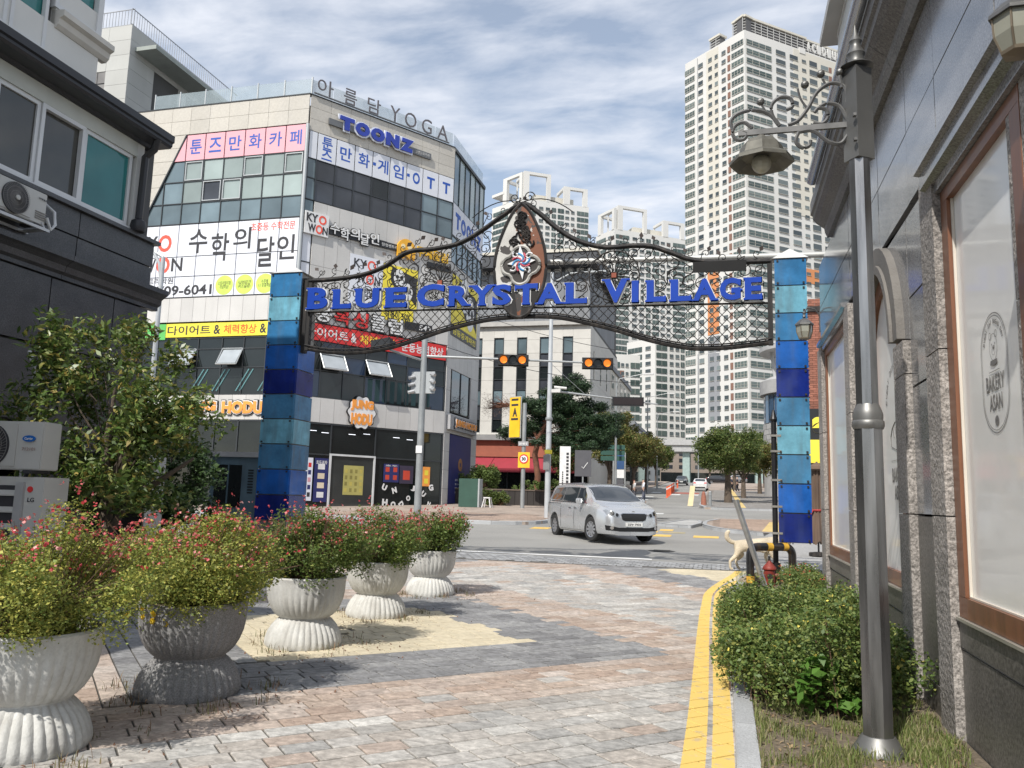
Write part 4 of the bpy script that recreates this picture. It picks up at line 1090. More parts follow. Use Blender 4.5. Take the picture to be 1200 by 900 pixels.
# pipes and block behind the tree
pp = thing('wall_pipe', 'pale vertical pipe on the granite wall behind the tree leaves', 'pipe', (-9.6, 9.4, 0))
MB().tube([(0, 0, 0), (0, 0, 2.7), (.05, 0, 3.2), (-.1, 0, 3.5)], .03, 8).obj('tube', m_upvc, pp, smooth=True)
gb = thing('granite_pillar', 'dark granite pillar with a pale metal edge behind the tree trunk', 'pillar', (-9.25, 10.2, 0), th)
MB().box(0, .95, 0, .5, 0, 2.1).obj('stone', m_gran, gb); MB().box(.952, .98, -.01, .5, 0, 2.1).obj('metal_edge', m_alu, gb)
ws = thing('brick_planter', 'low wall of pale stacked blocks beside the louvred unit', 'wall', (-9.4, 8.9, 0), th)
for j in range(7):
    for i in range(4): MB().box(i*.3+(.08 if j % 2 else 0), i*.3+.29+(.08 if j % 2 else 0), 0, .15, j*.14, j*.14+.13).obj('block', M('pale_block', (.35, .34, .32), .9, rnd=.12), ws)

# ------------------------------------------------------------------ right building: granite bakery
m_rough = M('split_granite', (.29, .268, .25), .85, var=.25, nsc=5, fine=.55, fsc=45, rnd=.1, bump=1.9, bsc=26)
m_pol = M('polished_granite', (.22, .22, .225), .13, var=.2, nsc=2.5, fine=.45, fsc=60, rnd=.1, spec=.6, coat=.15, stretch=(1, 1, .4))
m_honed = M('honed_granite', (.13, .122, .112), .45, var=.3, nsc=1.6, fine=.6, fsc=42, rnd=.12, spec=.5, streak=((.2, .2, .19), .3, 2))
m_wood = M('window_wood', (.19, .078, .038), .45, var=.25, nsc=3, stretch=(6, 6, .5), coat=.15)
m_blind = M('white_film', (.80, .80, .78), .35, var=.05, nsc=1.2, coat=.5, streak=((.66, .65, .62), .3, 1.5))
m_jl = M('pale_joint', (.42, .41, .39), .9)
RB = thing('bakery_building', 'polished grey granite bakery front on the right with wood framed arched and square windows', 'building', (1.57, 14.3, 0))
FR = FrW((1.57, 0), radians(-90), RB)      # local x = -street coordinate
def rb(name, y0, y1, z0, z1, d0, d1, mat, **k): return FR.box(name, -y1, -y0, z0, z1, d0, d1, mat, **k)
MB().box(.3, 12, -14.0, -.15, -.3, 5.9).obj('core', M('core_dark'), RB)
MB().box(.12, 12, -.15, -.02, -.3, 5.6).obj('end_wall', m_honed, RB)
# rough pilasters in two stones each
pil = [(3.5, 4.93, .0), (6.37, 6.76, .06), (7.56, 7.98, .06), (9.55, 9.95, .06), (10.65, 11.05, .06), (13.6, 14.1, .06)]
for a, b, d in pil:
    for z0, z1 in ((-.1, 1.55), (1.56, 2.75), (2.76, 4.13)):
        if (a, z0) == (7.56, 2.76): z1 = 3.05
        rb('split_stone', a, b, z0, z1, -.06, d, m_rough)
# smooth panels between
for a, b in [(6.77, 7.55), (9.96, 10.64)]:
    for z0, z1, m in ((.28, 1.54, m_honed), (1.56, 2.62, m_pol), (2.64, 3.4, m_pol), (3.42, 4.13, m_pol)):
        rb('granite_slab', a+.02, b-.02, z0, z1, -.06, .0, m)
    rb('plinth_stone', a+.02, b-.02, -.1, .27, -.06, .01, m_honed)
# below the windows
for a, b in [(4.96, 6.36), (7.99, 9.54), (11.06, 13.59)]:
    rb('granite_slab', a, b, .0, .65, -.06, .0, m_honed); rb('granite_slab', a, b, .675, .85, -.06, .01, m_honed)
    rb('pale_joint_line', a, b, .65, .675, -.06, -.015, m_jl)
    rb('plinth_stone', a, b, -.1, -.003, -.06, .012, m_honed)
    rb('sill_strip', a, b, .852, .872, -.06, .03, M('alu_strip', (.45, .43, .38), .4, .5))
# window 1, square headed
def wood_window(y0, y1, z0, z1, head=None):
    fr = MB(); w = .18
    t = RB
    a = rb('window_pane', y0+w*.9, y1-w*.9, z0+.12, z1-.08, -.14, -.04, m_blind)
    for q in [(y0, y1, z0, z0+.14), (y0, y1, z1-.1, z1), (y0, y0+w*.9, z0+.14, z1-.1), (y1-w*.9, y1, z0+.14, z1-.1)]:
        fr.box(-q[1]+.0015, -q[0]-.0015, -.005, .22, q[2]+.0015, q[3]-.0015)
    FR.mb('window_frame', fr, m_wood)
    b = MB(); e = .012
    for q in [(y0+w*.9, y1-w*.9, z0+.14, z0+.14+e), (y0+w*.9, y0+w*.9+e, z0+.15, z1-.1), (y1-w*.9-e, y1-w*.9, z0+.15, z1-.1)]: b.box(-q[1], -q[0], .02, .039, q[2], q[3])
    FR.mb('glazing_bead', b, M('bead_pale', (.6, .55, .48), .5))
wood_window(4.70, 6.36, .875, 3.92)
moulding(FR, -6.55, -3.4, [(-.06, 3.925), (.04, 3.925), (.04, 4.0), (.1, 4.02), (.1, 4.13), (.14, 4.14), (.14, 4.2), (-.06, 4.2)], m_pol, 'lintel')
wood_window(11.06, 13.59, .875, 4.05)
moulding(FR, -13.8, -10.9, [(-.06, 4.055), (.04, 4.055), (.05, 4.13), (.1, 4.15), (.1, 4.2), (-.06, 4.2)], m_pol, 'lintel')
# window 2, round arched
yc, hw = 8.77, .77
def arch_pts(r_, n=18, zs=3.1, k=1.08): return [(-yc+r_*cos(a), zs+r_*k*sin(a)) for a in [pi*i/n for i in range(n+1)]]
def ring(r0, r1, d0, d1, mat, name, z0=None):
    mb = MB(); A_ = arch_pts(r0); B_ = arch_pts(r1)
    if z0 is not None: A_ = [(A_[0][0], z0)]+A_+[(A_[-1][0], z0)]; B_ = [(B_[0][0], z0)]+B_+[(B_[-1][0], z0)]
    for i in range(len(A_)-1):
        a, b, c, e = A_[i], A_[i+1], B_[i+1], B_[i]
        mb.add([(p[0], -d, p[1]) for d in (d1, d0) for p in (a, b, c, e)], [(0, 1, 2, 3), (0, 4, 5, 1), (1, 5, 6, 2), (2, 6, 7, 3), (3, 7, 4, 0)])
        mb.f[-5] = mb.f[-5][::-1]
    return FR.mb(name, mb, mat)
gl = [(x, z) for x, z in arch_pts(hw-.1)]
FR.mb('window_pane', MB().prism_y([(gl[0][0], .98)]+gl+[(gl[-1][0], .98)], .04, .14), m_blind)
ring(hw-.13, hw, -.2, .0, m_wood, 'window_frame', .875)
FR.mb('window_frame', MB().box(-yc-hw+.13, -yc+hw-.13, .0, .2, .877, 1.01), m_wood)
ring(hw+.02, hw+.26, -.05, .07, M('cast_stone', (.17, .16, .148), .8, var=.2, nsc=3, bump=.6), 'arch_stone')
ring(hw+.02, hw+.10, .072, .10, M('cast_stone'), 'arch_moulding')
# spandrel cladding round the arch
sp = arch_pts(hw+.24)
left = [p for p in sp if p[0] <= -yc+.001]; right = [p for p in sp if p[0] >= -yc-.001]
FR.mb('granite_slab', MB().prism_y([(-7.56, 3.06), (-7.56, 4.13), (-yc+.003, 4.13)]+right[::-1], 0, .06), m_pol)
FR.mb('granite_slab', MB().prism_y([(-9.95, 3.06), (-9.95, 4.13), (-yc-.003, 4.13)]+left, 0, .06), m_pol)
# wall above: polished slabs
zr_ = [4.21, 4.87, 5.58]; yr = [1.0, 3.4, 5.0, 6.4, 7.4, 8.75, 9.8, 10.8, 12.1, 14.1]
for i in range(len(yr)-1):
    for j in range(len(zr_)-1):
        rb('granite_slab', yr[i]+.008, yr[i+1]-.008, zr_[j]+.008, zr_[j+1]-.008, -.05, random.uniform(-.002, .002), m_pol)
rb('joint_backing', 1.0, 14.1, 4.2, 5.58, -.09, -.055, m_joint)
for a, b in zip([1, 3.2, 5.4, 7.6, 9.8], [3.2, 5.4, 7.6, 9.8, 12.5]):
    moulding(FR, -b+.004, -a-.004, [(-.1, 5.58), (.05, 5.58), (.08, 5.66), (.09, 5.72), (.19, 5.80), (.24, 5.86), (.25, 5.92), (.28, 5.94), (.28, 6.12), (-.1, 6.2)], m_honed, 'cornice_stone')
mb = MB().tube([(-11.7, -.33, 6.18), (-1, -.33, 6.18)], .075, 10); FR.mb('gutter', mb, M('steel_gutter', (.4, .42, .46), .25, .8), smooth=True)
# white sided storey above with a deep eave
for j in range(11):
    rb('siding_board', 1, 11.5, 6.2+j*.2, 6.39+j*.2, -.1, -.03-(.012 if j % 2 else 0), M('siding_white', (.62, .62, .60), .6))
rb('siding_core', 1, 11.45, 6.2, 8.4, -3, -.12, M('core_dark'))
mb = MB().box(-11.85, -1, -.16, 3, 8.28, 8.4); FR.mb('eave', mb, M('eave_grey', (.42, .42, .41), .7))
# print on the window films
lt = m_gry = M('print_grey', (.17, .165, .16), .7)
def oval_line(fr, cx, cz, rx, rz, w, d, name, mat=m_gry, top=0):
    mb = MB(); n = 48
    for i in range(n):
        a, b = 2*pi*i/n, 2*pi*(i+1)/n
        f = lambda t, k: (cx+(rx+k)*cos(t), -d, cz+top*(1 if sin(t) > 0 else -1)+(rz+k)*sin(t))
        mb.quad(f(a, -w), f(b, -w), f(b, w), f(a, w))
    mb.f = [q[::-1] for q in mb.f]
    return fr.mb(name, mb, mat)
lg = thing('window_print', 'bakery emblem print with a bear head in an oval on the nearest white window film', 'print', (1.57, 5.36, 2.4))
FG = FrW((1.57, 0), radians(-90), lg)
dG = -.037
oval_line(FG, -5.36, 2.42, .25, .24, .003, dG, 'outer_oval', top=.13); oval_line(FG, -5.36, 2.42, .232, .222, .002, dG, 'inner_oval', top=.13)
FG.text('print_text', 'BAKERY', -5.53, -5.19, 2.31, 2.41, dG, m_gry, bold=.01, ext=.001); FG.text('print_text', 'ASAN', -5.48, -5.24, 2.19, 2.29, dG, m_gry, bold=.01, ext=.001)
for k, ch in enumerate('EVERY DAY BREAD DAY'):
    if ch == ' ': continue
    a = radians(158-k*7.6); x, z = -5.36+.19*cos(a), 2.55+.19*sin(a)
    FG.text('print_text', ch, x-.011, x+.011, z-.014, z+.014, dG, m_gry, ext=.001, tilt=(pi/2-a))
oval_line(FG, -5.36, 2.58, .072, .082, .002, dG, 'bear_outline'); oval_line(FG, -5.415, 2.655, .02, .022, .002, dG, 'bear_ear'); oval_line(FG, -5.305, 2.655, .02, .022, .002, dG, 'bear_ear')
oval_line(FG, -5.36, 2.56, .028, .03, .0015, dG, 'bear_muzzle'); oval_line(FG, -5.36, 2.575, .006, .005, .006, dG, 'bear_nose')
for s in (-1, 1): oval_line(FG, -5.36+s*.03, 2.6, .003, .004, .003, dG, 'bear_eye')
FG.mb('bear_scarf', MB().prism_y([(-5.42, 2.50), (-5.30, 2.50), (-5.29, 2.475), (-5.36, 2.462), (-5.43, 2.475)], .0355, .037), m_gry)
FG.mb('ground_line', MB().prism_y([(-5.46, 2.43), (-5.26, 2.43), (-5.26, 2.433), (-5.46, 2.433)], .0355, .037), m_gry)
oval_line(FG, -5.36, 2.125, .018, .014, .018, dG, 'small_oval_mark')
lg.location.y += .13; lg.location.z += .02
lg = thing('window_print', 'bakery print with a loaf of bread on the arched window film behind the lamp post', 'print', (1.57, 8.6, 2.2))
FG = FrW((1.57, 0), radians(-90), lg)
for k, ch in enumerate('EVERY DAY BREAD DAY'):
    if ch == ' ': continue
    a = radians(165-k*8.2); x, z = -8.5+.42*cos(a), 2.55+.42*sin(a)
    FG.text('print_text', ch, x-.024, x+.024, z-.03, z+.03, dG, m_gry, ext=.001, tilt=(pi/2-a))
loaf = [(-8.72, 2.2), (-8.74, 2.3), (-8.66, 2.38), (-8.52, 2.43), (-8.4, 2.42), (-8.3, 2.36), (-8.27, 2.27), (-8.33, 2.2), (-8.5, 2.16), (-8.72, 2.2)]
mb = MB().tube([(x, .0368, z) for x, z in loaf], .004, 4)
for x in (-8.62, -8.52, -8.42, -8.34): mb.tube([(x, .0368, 2.38), (x+.03, .0368, 2.28)], .004, 4)
FG.mb('loaf_drawing', mb, m_gry)
FG.text('print_text', 'BAKERY', -8.74, -8.22, 1.85, 1.99, dG, m_gry, bold=.01, ext=.001); FG.text('print_text', 'ASAN', -8.66, -8.3, 1.68, 1.82, dG, m_gry, bold=.01, ext=.001)
FG.mb('ground_line', MB().prism_y([(-8.76, 2.06), (-8.2, 2.06), (-8.2, 2.063), (-8.76, 2.063)], .0355, .037), m_gry)

# lanterns on the wall
m_iron = M('lamp_iron', (.13, .13, .13), .5, .5, var=.3, nsc=10)
m_milk = M('milk_glass', (.45, .44, .36), .25, spec=.6)
def lantern(label, loc, s=1.0):
    t = thing('wall_lantern', label, 'lantern', loc); t.scale = (s, s, s)
    MB().lathe([(.03, .34), (.08, .31), (.15, .24), (.155, .215), (.13, .215)], 6).obj('roof', m_iron, t)
    MB().lathe([(.01, .34), (.03, .36), (.02, .40), (.03, .43), (.005, .47)], 12).obj('finial', m_iron, t)
    MB().lathe([(.13, .215), (.125, .1), (.09, 0)], 6).obj('glass', M('lantern_glass', (.30, .30, .25), .12, spec=.8, coat=.5), t)
    MB().lathe([(.06, .17), (.075, .11), (.05, .04)], 12).obj('bulb', m_milk, t)
    fr = MB()
    for i in range(6):
        a = 2*pi*i/6; fr.tube([(.132*cos(a), .132*sin(a), .215), (.127*cos(a), .127*sin(a), .1), (.092*cos(a), .092*sin(a), 0)], .007, 4)
    fr.lathe([(.1, .0), (.095, -.02), (.02, -.03)], 6).obj('frame', M('lantern_brass', (.22, .18, .13), .5, .5), t)
    MB().tube([(0, 0, .42), (.05, 0, .52), (.16, 0, .5), (.24, 0, .4), (.26, 0, .2)], .014, 6).box(.24, .275, -.05, .05, .1, .45).obj('arm', m_iron, t)
    return t
lantern('iron wall lantern with ribbed glass at the top right corner of the picture', (1.34, 3.98, 3.72), .78)
lantern('small iron wall lantern on the far end of the granite front beside the blue pillar', (1.33, 14.22, 4.4), 1.0)

# ------------------------------------------------------------------ arch gateway
m_steel = M('rusty_black_iron', (.014, .013, .013), .75, .0, var=.4, nsc=6, streak=((.16, .13, .11), .35, 9))
m_zinc = M('weathered_zinc', (.28, .27, .25), .6, .5, var=.3, nsc=3, streak=((.15, .08, .04), .4, 4))
BL = {}
for n_, c_, st in [('mid', (.04, .18, .38), .5), ('cyan', (.16, .40, .52), .65), ('vivid', (.014, .11, .42), .35), ('navy', (.006, .02, .18), .25), ('steelblue', (.06, .20, .36), .55)]:
    BL[n_] = M('acrylic_'+n_, c_, .18, var=.3, nsc=2.6, spec=.6, coat=.3, fine=.08, fsc=9, streak=((.10, .12, .12), st, 5))
seqn = ['mid', 'cyan', 'mid', 'vivid', 'navy', 'steelblue', 'cyan', 'steelblue', 'vivid', 'navy']
AY = 16.35
GA = thing('gateway_arch', 'wrought iron gateway arch between two blue panelled pillars spanning the plaza', 'arch', (-4.2, AY, 0))
def gm(mb):   # world x,z written directly, root offset removed
    mb.v = [(x+4.2, y-AY, z) for x, y, z in mb.v]; return mb
def pillar(x0, w, d, z0, z1, side=False):
    mb = MB().box(x0+.03, x0+w-.03, AY+.03, AY+d-.03, z0 if not side else 0, z1); gm(mb).obj('pillar_core', m_zinc, GA)
    h = (z1-z0)/10
    for i in range(10):
        zt = z1-i*h; zb = zt-h
        p = MB(); g = .012
        p.box(x0+g, x0+w-g, AY-.01, AY+.03, zb+g, zt-g)
        o = gm(p).obj('pillar_panel', BL[seqn[i]], GA)
        b = MB()
        for cx in (x0+.07, x0+w-.07):
            for cz in (zb+.05, zt-.05): b.box(cx-.018, cx+.018, AY-.03, AY-.009, cz-.018, cz+.018)
        gm(b).obj('panel_bolt', m_steel, o, kind='stuff').location = (0, 0, 0)
        if side and i >= 3:
            p = MB().box(x0+w-.03, x0+w+.01, AY+.02, AY+d-.02, zb+g, zt-g); gm(p).obj('pillar_panel', BL[seqn[i]], GA)
    cap = MB(); cx, cy = x0+w/2, AY+d/2
    cap.add([(x0-.03, AY-.04, z1), (x0+w+.03, AY-.04, z1), (x0+w+.03, AY+d+.03, z1), (x0-.03, AY+d+.03, z1), (cx, cy, z1+.24)], [(0, 1, 4), (1, 2, 4), (2, 3, 4), (3, 0, 4), (3, 2, 1, 0)])
    gm(cap).obj('pillar_cap', M('cap_grey_white', (.5, .5, .49), .6, var=.15), GA)
pillar(-10.2, .82, .80, .95, 6.62, True)
pillar(.98, .62, .30, .90, 6.43)
# dark plinths / side posts
gm(MB().tube([(.93, AY+.05, 0), (.93, AY+.05, 3.2)], .05, 12).tube([(.93, AY+.05, 0), (.93, AY+.05, .52)], .085, 12).lathe([(.06, 3.2), (.075, 3.24), (.05, 3.3), (.02, 3.42)], 12, .93, AY+.05)).obj('black_post', M('post_black', (.02, .02, .022), .4, .3), GA, smooth=True)
cl = MB()
for z in (1.05, 1.55, 2.05, 2.6, 2.9): cl.box(.86, 1.06, AY-.02, AY+.0, z, z+.04)
gm(cl).obj('pipe_clamp', m_zinc, GA)
gm(MB().box(-9.4, -9.28, AY+.1, AY+.25, 4.75, 6.5).box(-9.20, -9.12, AY-.02, AY+.1, 4.78, 6.46).box(.86, .95, AY-.02, AY+.1, 4.7, 6.42)).obj('side_frame', m_steel, GA, kind='stuff')
upper = [(-9.2, 6.42), (-8.6, 6.43), (-7.9, 6.5), (-7.36, 6.67), (-6.8, 6.98), (-6.2, 7.02), (-5.6, 7.12), (-5.1, 7.38), (-4.65, 7.68), (-4.2, 7.93), (-3.85, 7.72), (-3.45, 7.36), (-3.0, 7.05), (-2.4, 6.86), (-1.8, 6.86), (-1.4, 6.82), (-1.0, 6.66), (-.6, 6.5), (0, 6.42), (.92, 6.4)]
lower = [(-9.2, 4.84), (-8.6, 4.74), (-7.9, 4.72), (-7.26, 4.79), (-6.6, 4.95), (-5.88, 5.17), (-5.0, 5.36), (-4.2, 5.42), (-3.4, 5.39), (-2.7, 5.24), (-2.1, 5.07), (-1.5, 4.87), (-.9, 4.72), (-.45, 4.66), (.2, 4.68), (.92, 4.76)]
def smooth_path(P, n=6):
    out = []
    for i in range(len(P)-1):
        p0, p1, p2, p3 = P[max(0, i-1)], P[i], P[i+1], P[min(len(P)-1, i+2)]
        for k in range(n):
            t = k/n
            out.append(tuple(.5*((2*p1[j])+(-p0[j]+p2[j])*t+(2*p0[j]-5*p1[j]+4*p2[j]-p3[j])*t*t+(-p0[j]+3*p1[j]-3*p2[j]+p3[j])*t**3) for j in range(len(p1))))
    return out+[P[-1]]
up_s = smooth_path(upper); lo_s = smooth_path(lower)
def interp(P, x):
    for a, b in zip(P, P[1:]):
        if a[0] <= x <= b[0]: return a[1]+(b[1]-a[1])*(x-a[0])/max(1e-6, b[0]-a[0])
    return P[0][1] if x < P[0][0] else P[-1][1]
gm(MB().tube([(x, AY+.04, z) for x, z in up_s], .056, 8).tube([(x, AY-.03, z-.02) for x, z in up_s], .022, 5)).obj('top_chord', m_steel, GA, smooth=True)
gm(MB().tube([(x, AY+.04, z) for x, z in lo_s], .052, 8).tube([(x, AY-.03, z+.06) for x, z in lo_s], .016, 5)).obj('bottom_chord', m_steel, GA, smooth=True)
RZ = lambda x: 5.66-.012*(x+9.2)
gm(MB().tube([(-9.2, AY, RZ(-9.2)), (.92, AY, RZ(.92))], .022, 6)).obj('letter_rail', m_steel, GA)
# diamond lattice below the rail
lat = MB(); st = .19
k = -9.2-1.2
while k < 1.2:
    for sgn in (1, -1):
        seg_ = []
        for q in range(0, 30):
            z = 4.6+q*.04; x = k+sgn*(z-4.6)*.95+(0 if sgn > 0 else 1.0)
            if -9.15 < x < .9 and interp(lo_s, x) < z < RZ(x): seg_.append((x, AY+.01*sgn, z))
        if len(seg_) >= 2: lat.tube([seg_[0], seg_[-1]], .008, 4, cap=False)
    k += st
gm(lat).obj('lattice', m_steel, GA, kind='stuff')
# scrolls between rail and top chord
def spiral(mb, cx, cz, r_, a0, turns, sgn, rad=.010, y=AY, n=26, tail=None):
    pts = [(cx+r_*(1-.85*t)*cos(a0+sgn*turns*2*pi*t), y, cz+r_*(1-.85*t)*sin(a0+sgn*turns*2*pi*t)) for t in [i/n for i in range(n+1)]]
    if tail: pts = [tail]+pts
    mb.tube(pts, rad, 4, cap=False)
sc = MB(); r = random.Random(11)
x = -9.05
while x < .8:
    top = interp(up_s, x)-.06; bot = RZ(x)+.02; h = top-bot
    if not (-4.75 < x < -3.65):
        n = max(1, int(h/.30))
        for j in range(n+1):
            cz = bot+h*(j+.5)/(n+1); rr = min(.17, h/(n+1)*.55)
            spiral(sc, x+r.uniform(-.04, .04), cz, rr, r.uniform(0, 6.28), r.uniform(1.2, 1.7), r.choice((-1, 1)))
        sc.tube([(x+.13*sin(q*1.6+x*3), AY, bot+h*q/8) for q in range(9)], .011, 4, cap=False)
    x += .27
for bx0 in (-8.6, -7.0, -2.9, -.9): spiral(sc, bx0, 6.1, .24, 1.2, 1.6, 1, .014)
gm(sc).obj('scrollwork', m_steel, GA, kind='stuff')
# rosettes
for cx, nm in ((-6.0, 'left'), (-2.18, 'right')):
    rs = MB(); cz = 6.22
    rs.tube([(cx+.52*cos(a), AY-.02, cz+.52*sin(a)*1.02) for a in [2*pi*i/40 for i in range(41)]], .016, 5, cap=False) if nm == 'right' else None
    for q in range(12):
        a = 2*pi*q/12
        pts = []
        for t in range(9):
            u = t/8; rad_ = .05+.34*sin(pi*u*.5); wd = .1*sin(pi*u)
            pts.append((cx+rad_*cos(a)-wd*sin(a), AY-.03, cz+rad_*sin(a)+wd*cos(a)))
        pts2 = [(cx+(p[0]-cx)*cos(0)-0, p[1], p[2]) for p in pts]
        rs.tube(pts2, .011, 4, cap=False)
        pts3 = []
        for t in range(9):
            u = t/8; rad_ = .05+.34*sin(pi*u*.5); wd = -.1*sin(pi*u)
            pts3.append((cx+rad_*cos(a)-wd*sin(a), AY-.03, cz+rad_*sin(a)+wd*cos(a)))
        rs.tube(pts3, .011, 4, cap=False)
        spiral(rs, cx+.40*cos(a), cz+.40*sin(a), .06, a, 1.2, 1, .009, AY-.03, 12)
    ro = gm(rs).obj('rosette', m_steel, GA)
    gm(MB().box(cx-.05, cx+.05, AY-.06, AY-.03, cz-.05, cz+.05)).obj('rosette_centre', M('rust_red', (.25, .06, .03), .7), ro)
    sunk = MB(); sunk.tube([(cx, AY-.02, cz+.45), (cx, AY-.02, interp(up_s, cx)-.05)], .012, 4); gm(sunk).obj('rosette_hanger', m_steel, ro)
# leaves and curls riding on the top chord
lf = MB(); vn = MB()
xs_ = [-8.9+.33*i for i in range(30)]
for i, x in enumerate(xs_):
    z = interp(up_s, x)
    hgt = r.uniform(.06, .2)
    spiral(vn, x, z+hgt, .09, r.uniform(0, 6), 1.1, r.choice((-1, 1)), .009, AY, 12, tail=(x-.12, AY, z))
    if r.random() < .75:
        a = r.uniform(.4, 2.6); L_ = r.uniform(.1, .17); bx_, bz_ = x+.1*cos(a), z+hgt+.04
        ex_, ez_ = bx_+L_*cos(a), bz_+L_*sin(a); nx_, nz_ = -sin(a)*.045, cos(a)*.045
        lf.add([(bx_, AY, bz_), ((bx_+ex_)/2+nx_, AY-.02, (bz_+ez_)/2+nz_), (ex_, AY, ez_), ((bx_+ex_)/2-nx_, AY+.02, (bz_+ez_)/2-nz_)], [(0, 1, 2, 3)])
        lf.add([(bx_, AY+.008, bz_), ((bx_+ex_)/2+nx_, AY-.012, (bz_+ez_)/2+nz_), (ex_, AY+.008, ez_), ((bx_+ex_)/2-nx_, AY+.028, (bz_+ez_)/2-nz_)], [(3, 2, 1, 0)])
for s in (-1, 1):
    vn.tube([(-4.2+s*t, AY, 7.95+.5*t*(1-t*.9)*1.2-.25*t) for t in [i*.14 for i in range(9)]], .012, 4, cap=False)
    spiral(vn, -4.2+s*.16, 8.06, .13, 0, 1.4, s, .012)
gm(vn).obj('vine_scroll', m_steel, GA, kind='stuff'); gm(lf).obj('iron_leaf', M('leaf_dark', (.06, .045, .04), .7), GA, kind='stuff')
gm(MB().box(-.58, .46, AY-.07, AY-.04, 6.2, 6.42)).obj('dark_plate', M('plate_black', (.012, .012, .012), .95), GA)
# shield with the emblem
shp = [(0, 7.86), (.16, 7.7), (.30, 7.45), (.44, 7.1), (.53, 6.75), (.55, 6.4), (.5, 6.05), (.38, 5.75), (.2, 5.5), (.05, 5.42)]
shp = smooth_path(shp, 3)
def shield_poly(k): return [(-4.18+x*k, 6.65+(z-6.65)*k) for x, z in shp]+[(-4.18-x*k, 6.65+(z-6.65)*k) for x, z in shp[::-1][0:-1]]
def peel_material():
    m = M('peeling_shield', (.50, .49, .46), .6, var=.2, nsc=2)
    nt = m.node_tree; N = nt.nodes; L = nt.links; p = N['Principled BSDF']
    src = p.inputs['Base Color'].links[0].from_socket
    g = N.new('ShaderNodeNewGeometry'); s = N.new('ShaderNodeSeparateXYZ'); L.new(g.outputs['Position'], s.inputs[0])
    nz = N.new('ShaderNodeTexNoise'); nz.inputs['Scale'].default_value = 3.2; nz.inputs['Detail'].default_value = 5; L.new(g.outputs['Position'], nz.inputs['Vector'])
    a = N.new('ShaderNodeMath'); a.operation = 'MULTIPLY_ADD'; a.inputs[1].default_value = .55; L.new(s.outputs['X'], a.inputs[0]); L.new(nz.outputs[0], a.inputs[2])
    st_ = N.new('ShaderNodeMath'); st_.operation = 'GREATER_THAN'; st_.inputs[1].default_value = .5-4.18*.55+.02; L.new(a.outputs[0], st_.inputs[0])
    mm = N.new('ShaderNodeMixRGB'); mm.inputs[2].default_value = (.16, .05, .018, 1); L.new(st_.outputs[0], mm.inputs[0]); L.new(src, mm.inputs[1])
    nb = N.new('ShaderNodeTexNoise'); nb.inputs['Scale'].default_value = 2.4; nb.inputs['Detail'].default_value = 8; mp_ = N.new('ShaderNodeMapping'); mp_.inputs['Location'].default_value = (7, 3, 1); L.new(g.outputs['Position'], mp_.inputs[0]); L.new(mp_.outputs[0], nb.inputs['Vector'])
    s2_ = N.new('ShaderNodeMath'); s2_.operation = 'GREATER_THAN'; s2_.inputs[1].default_value = .57; L.new(nb.outputs[0], s2_.inputs[0])
    m2 = N.new('ShaderNodeMixRGB'); m2.inputs[2].default_value = (.035, .03, .028, 1); L.new(s2_.outputs[0], m2.inputs[0]); L.new(mm.outputs[0], m2.inputs[1]); L.new(m2.outputs[0], p.inputs['Base Color'])
    return m
pm = peel_material()
SH = gm(MB().prism_y(shield_poly(1.0), AY-.1, AY+.06)).obj('shield', pm, GA)
mb = MB(); pl_ = shield_poly(1.03); mb.tube([(x, AY-.1, z) for x, z in pl_+[pl_[0]]], .035, 6, cap=False); gm(mb).obj('shield_rim', m_steel, SH)
mb = MB()
for s in (-1, 1): mb.prism_y([(-4.18+s*.55, 5.95), (-4.18+s*.08, 5.35), (-4.18+s*.02, 5.35), (-4.18+s*.12, 6.0)], AY-.11, AY-.02)
gm(mb).obj('shield_point', m_steel, SH)
qf = []
for i in range(4):
    a = pi/2*i
    for t in range(13):
        b = a-radians(80)+radians(160)*t/12
        qf.append((-4.16+.22*cos(a)+.2*cos(b), 6.5+.22*sin(a)+.2*sin(b)))
mb = MB().prism_y(qf, AY-.13, AY-.1); gm(mb).obj('quatrefoil', M('recess_dark', (.05, .045, .042), .8, var=.5, nsc=4), SH)
mb = MB().tube([(x, AY-.135, z) for x, z in qf+[qf[0]]], .036, 6, cap=False); gm(mb).obj('quatrefoil_rim', M('rim_grey', (.40, .39, .36), .5, var=.5, nsc=7), SH)
em = []
for i in range(8):
    a = pi/4*i; R_ = (.38 if i % 4 == 2 else .31) if i % 2 == 0 else .11
    em.append((-4.14+R_*cos(a+.1), 6.56+R_*sin(a+.1)))
gm(MB().prism_y(em, AY-.17, AY-.14)).obj('emblem_star', m_wht, SH)
for cset, mt in (((.03, .10, .18), 'emblem_red'), ((.1, .2, .3), 'emblem_blue')):
    mb = MB()
    for i in range(4):
        a = pi/2*i+(0 if mt == 'emblem_red' else .6)
        mb.tube([(-4.14+(.03+.17*t)*cos(a+t*1.3), AY-.18, 6.56+(.03+.17*t)*sin(a+t*1.3)) for t in [q/8 for q in range(9)]], .02, 5)
    gm(mb).obj('emblem_swirl', M(mt, (.55, .08, .12) if mt == 'emblem_red' else (.05, .28, .55), .5), SH)
mb = MB()
for i in range(4):
    a = pi/2*i+.6; c_, s_ = -4.14+.2*cos(a), 6.56+.2*sin(a)
    spiral(mb, c_, s_, .09, a, .9, 1, .022, AY-.165, 14)
gm(mb).obj('emblem_curl', m_wht, SH, kind='stuff')
mb = MB()
for i in range(20): spiral(mb, -4.18+r.uniform(-.26, .26)*(1-i/26), 6.95+i*.036, .10, r.uniform(0, 6), 1.2, r.choice((-1, 1)), .02, AY-.125, 14)
gm(mb).obj('shield_scroll', m_steel, SH, kind='stuff')
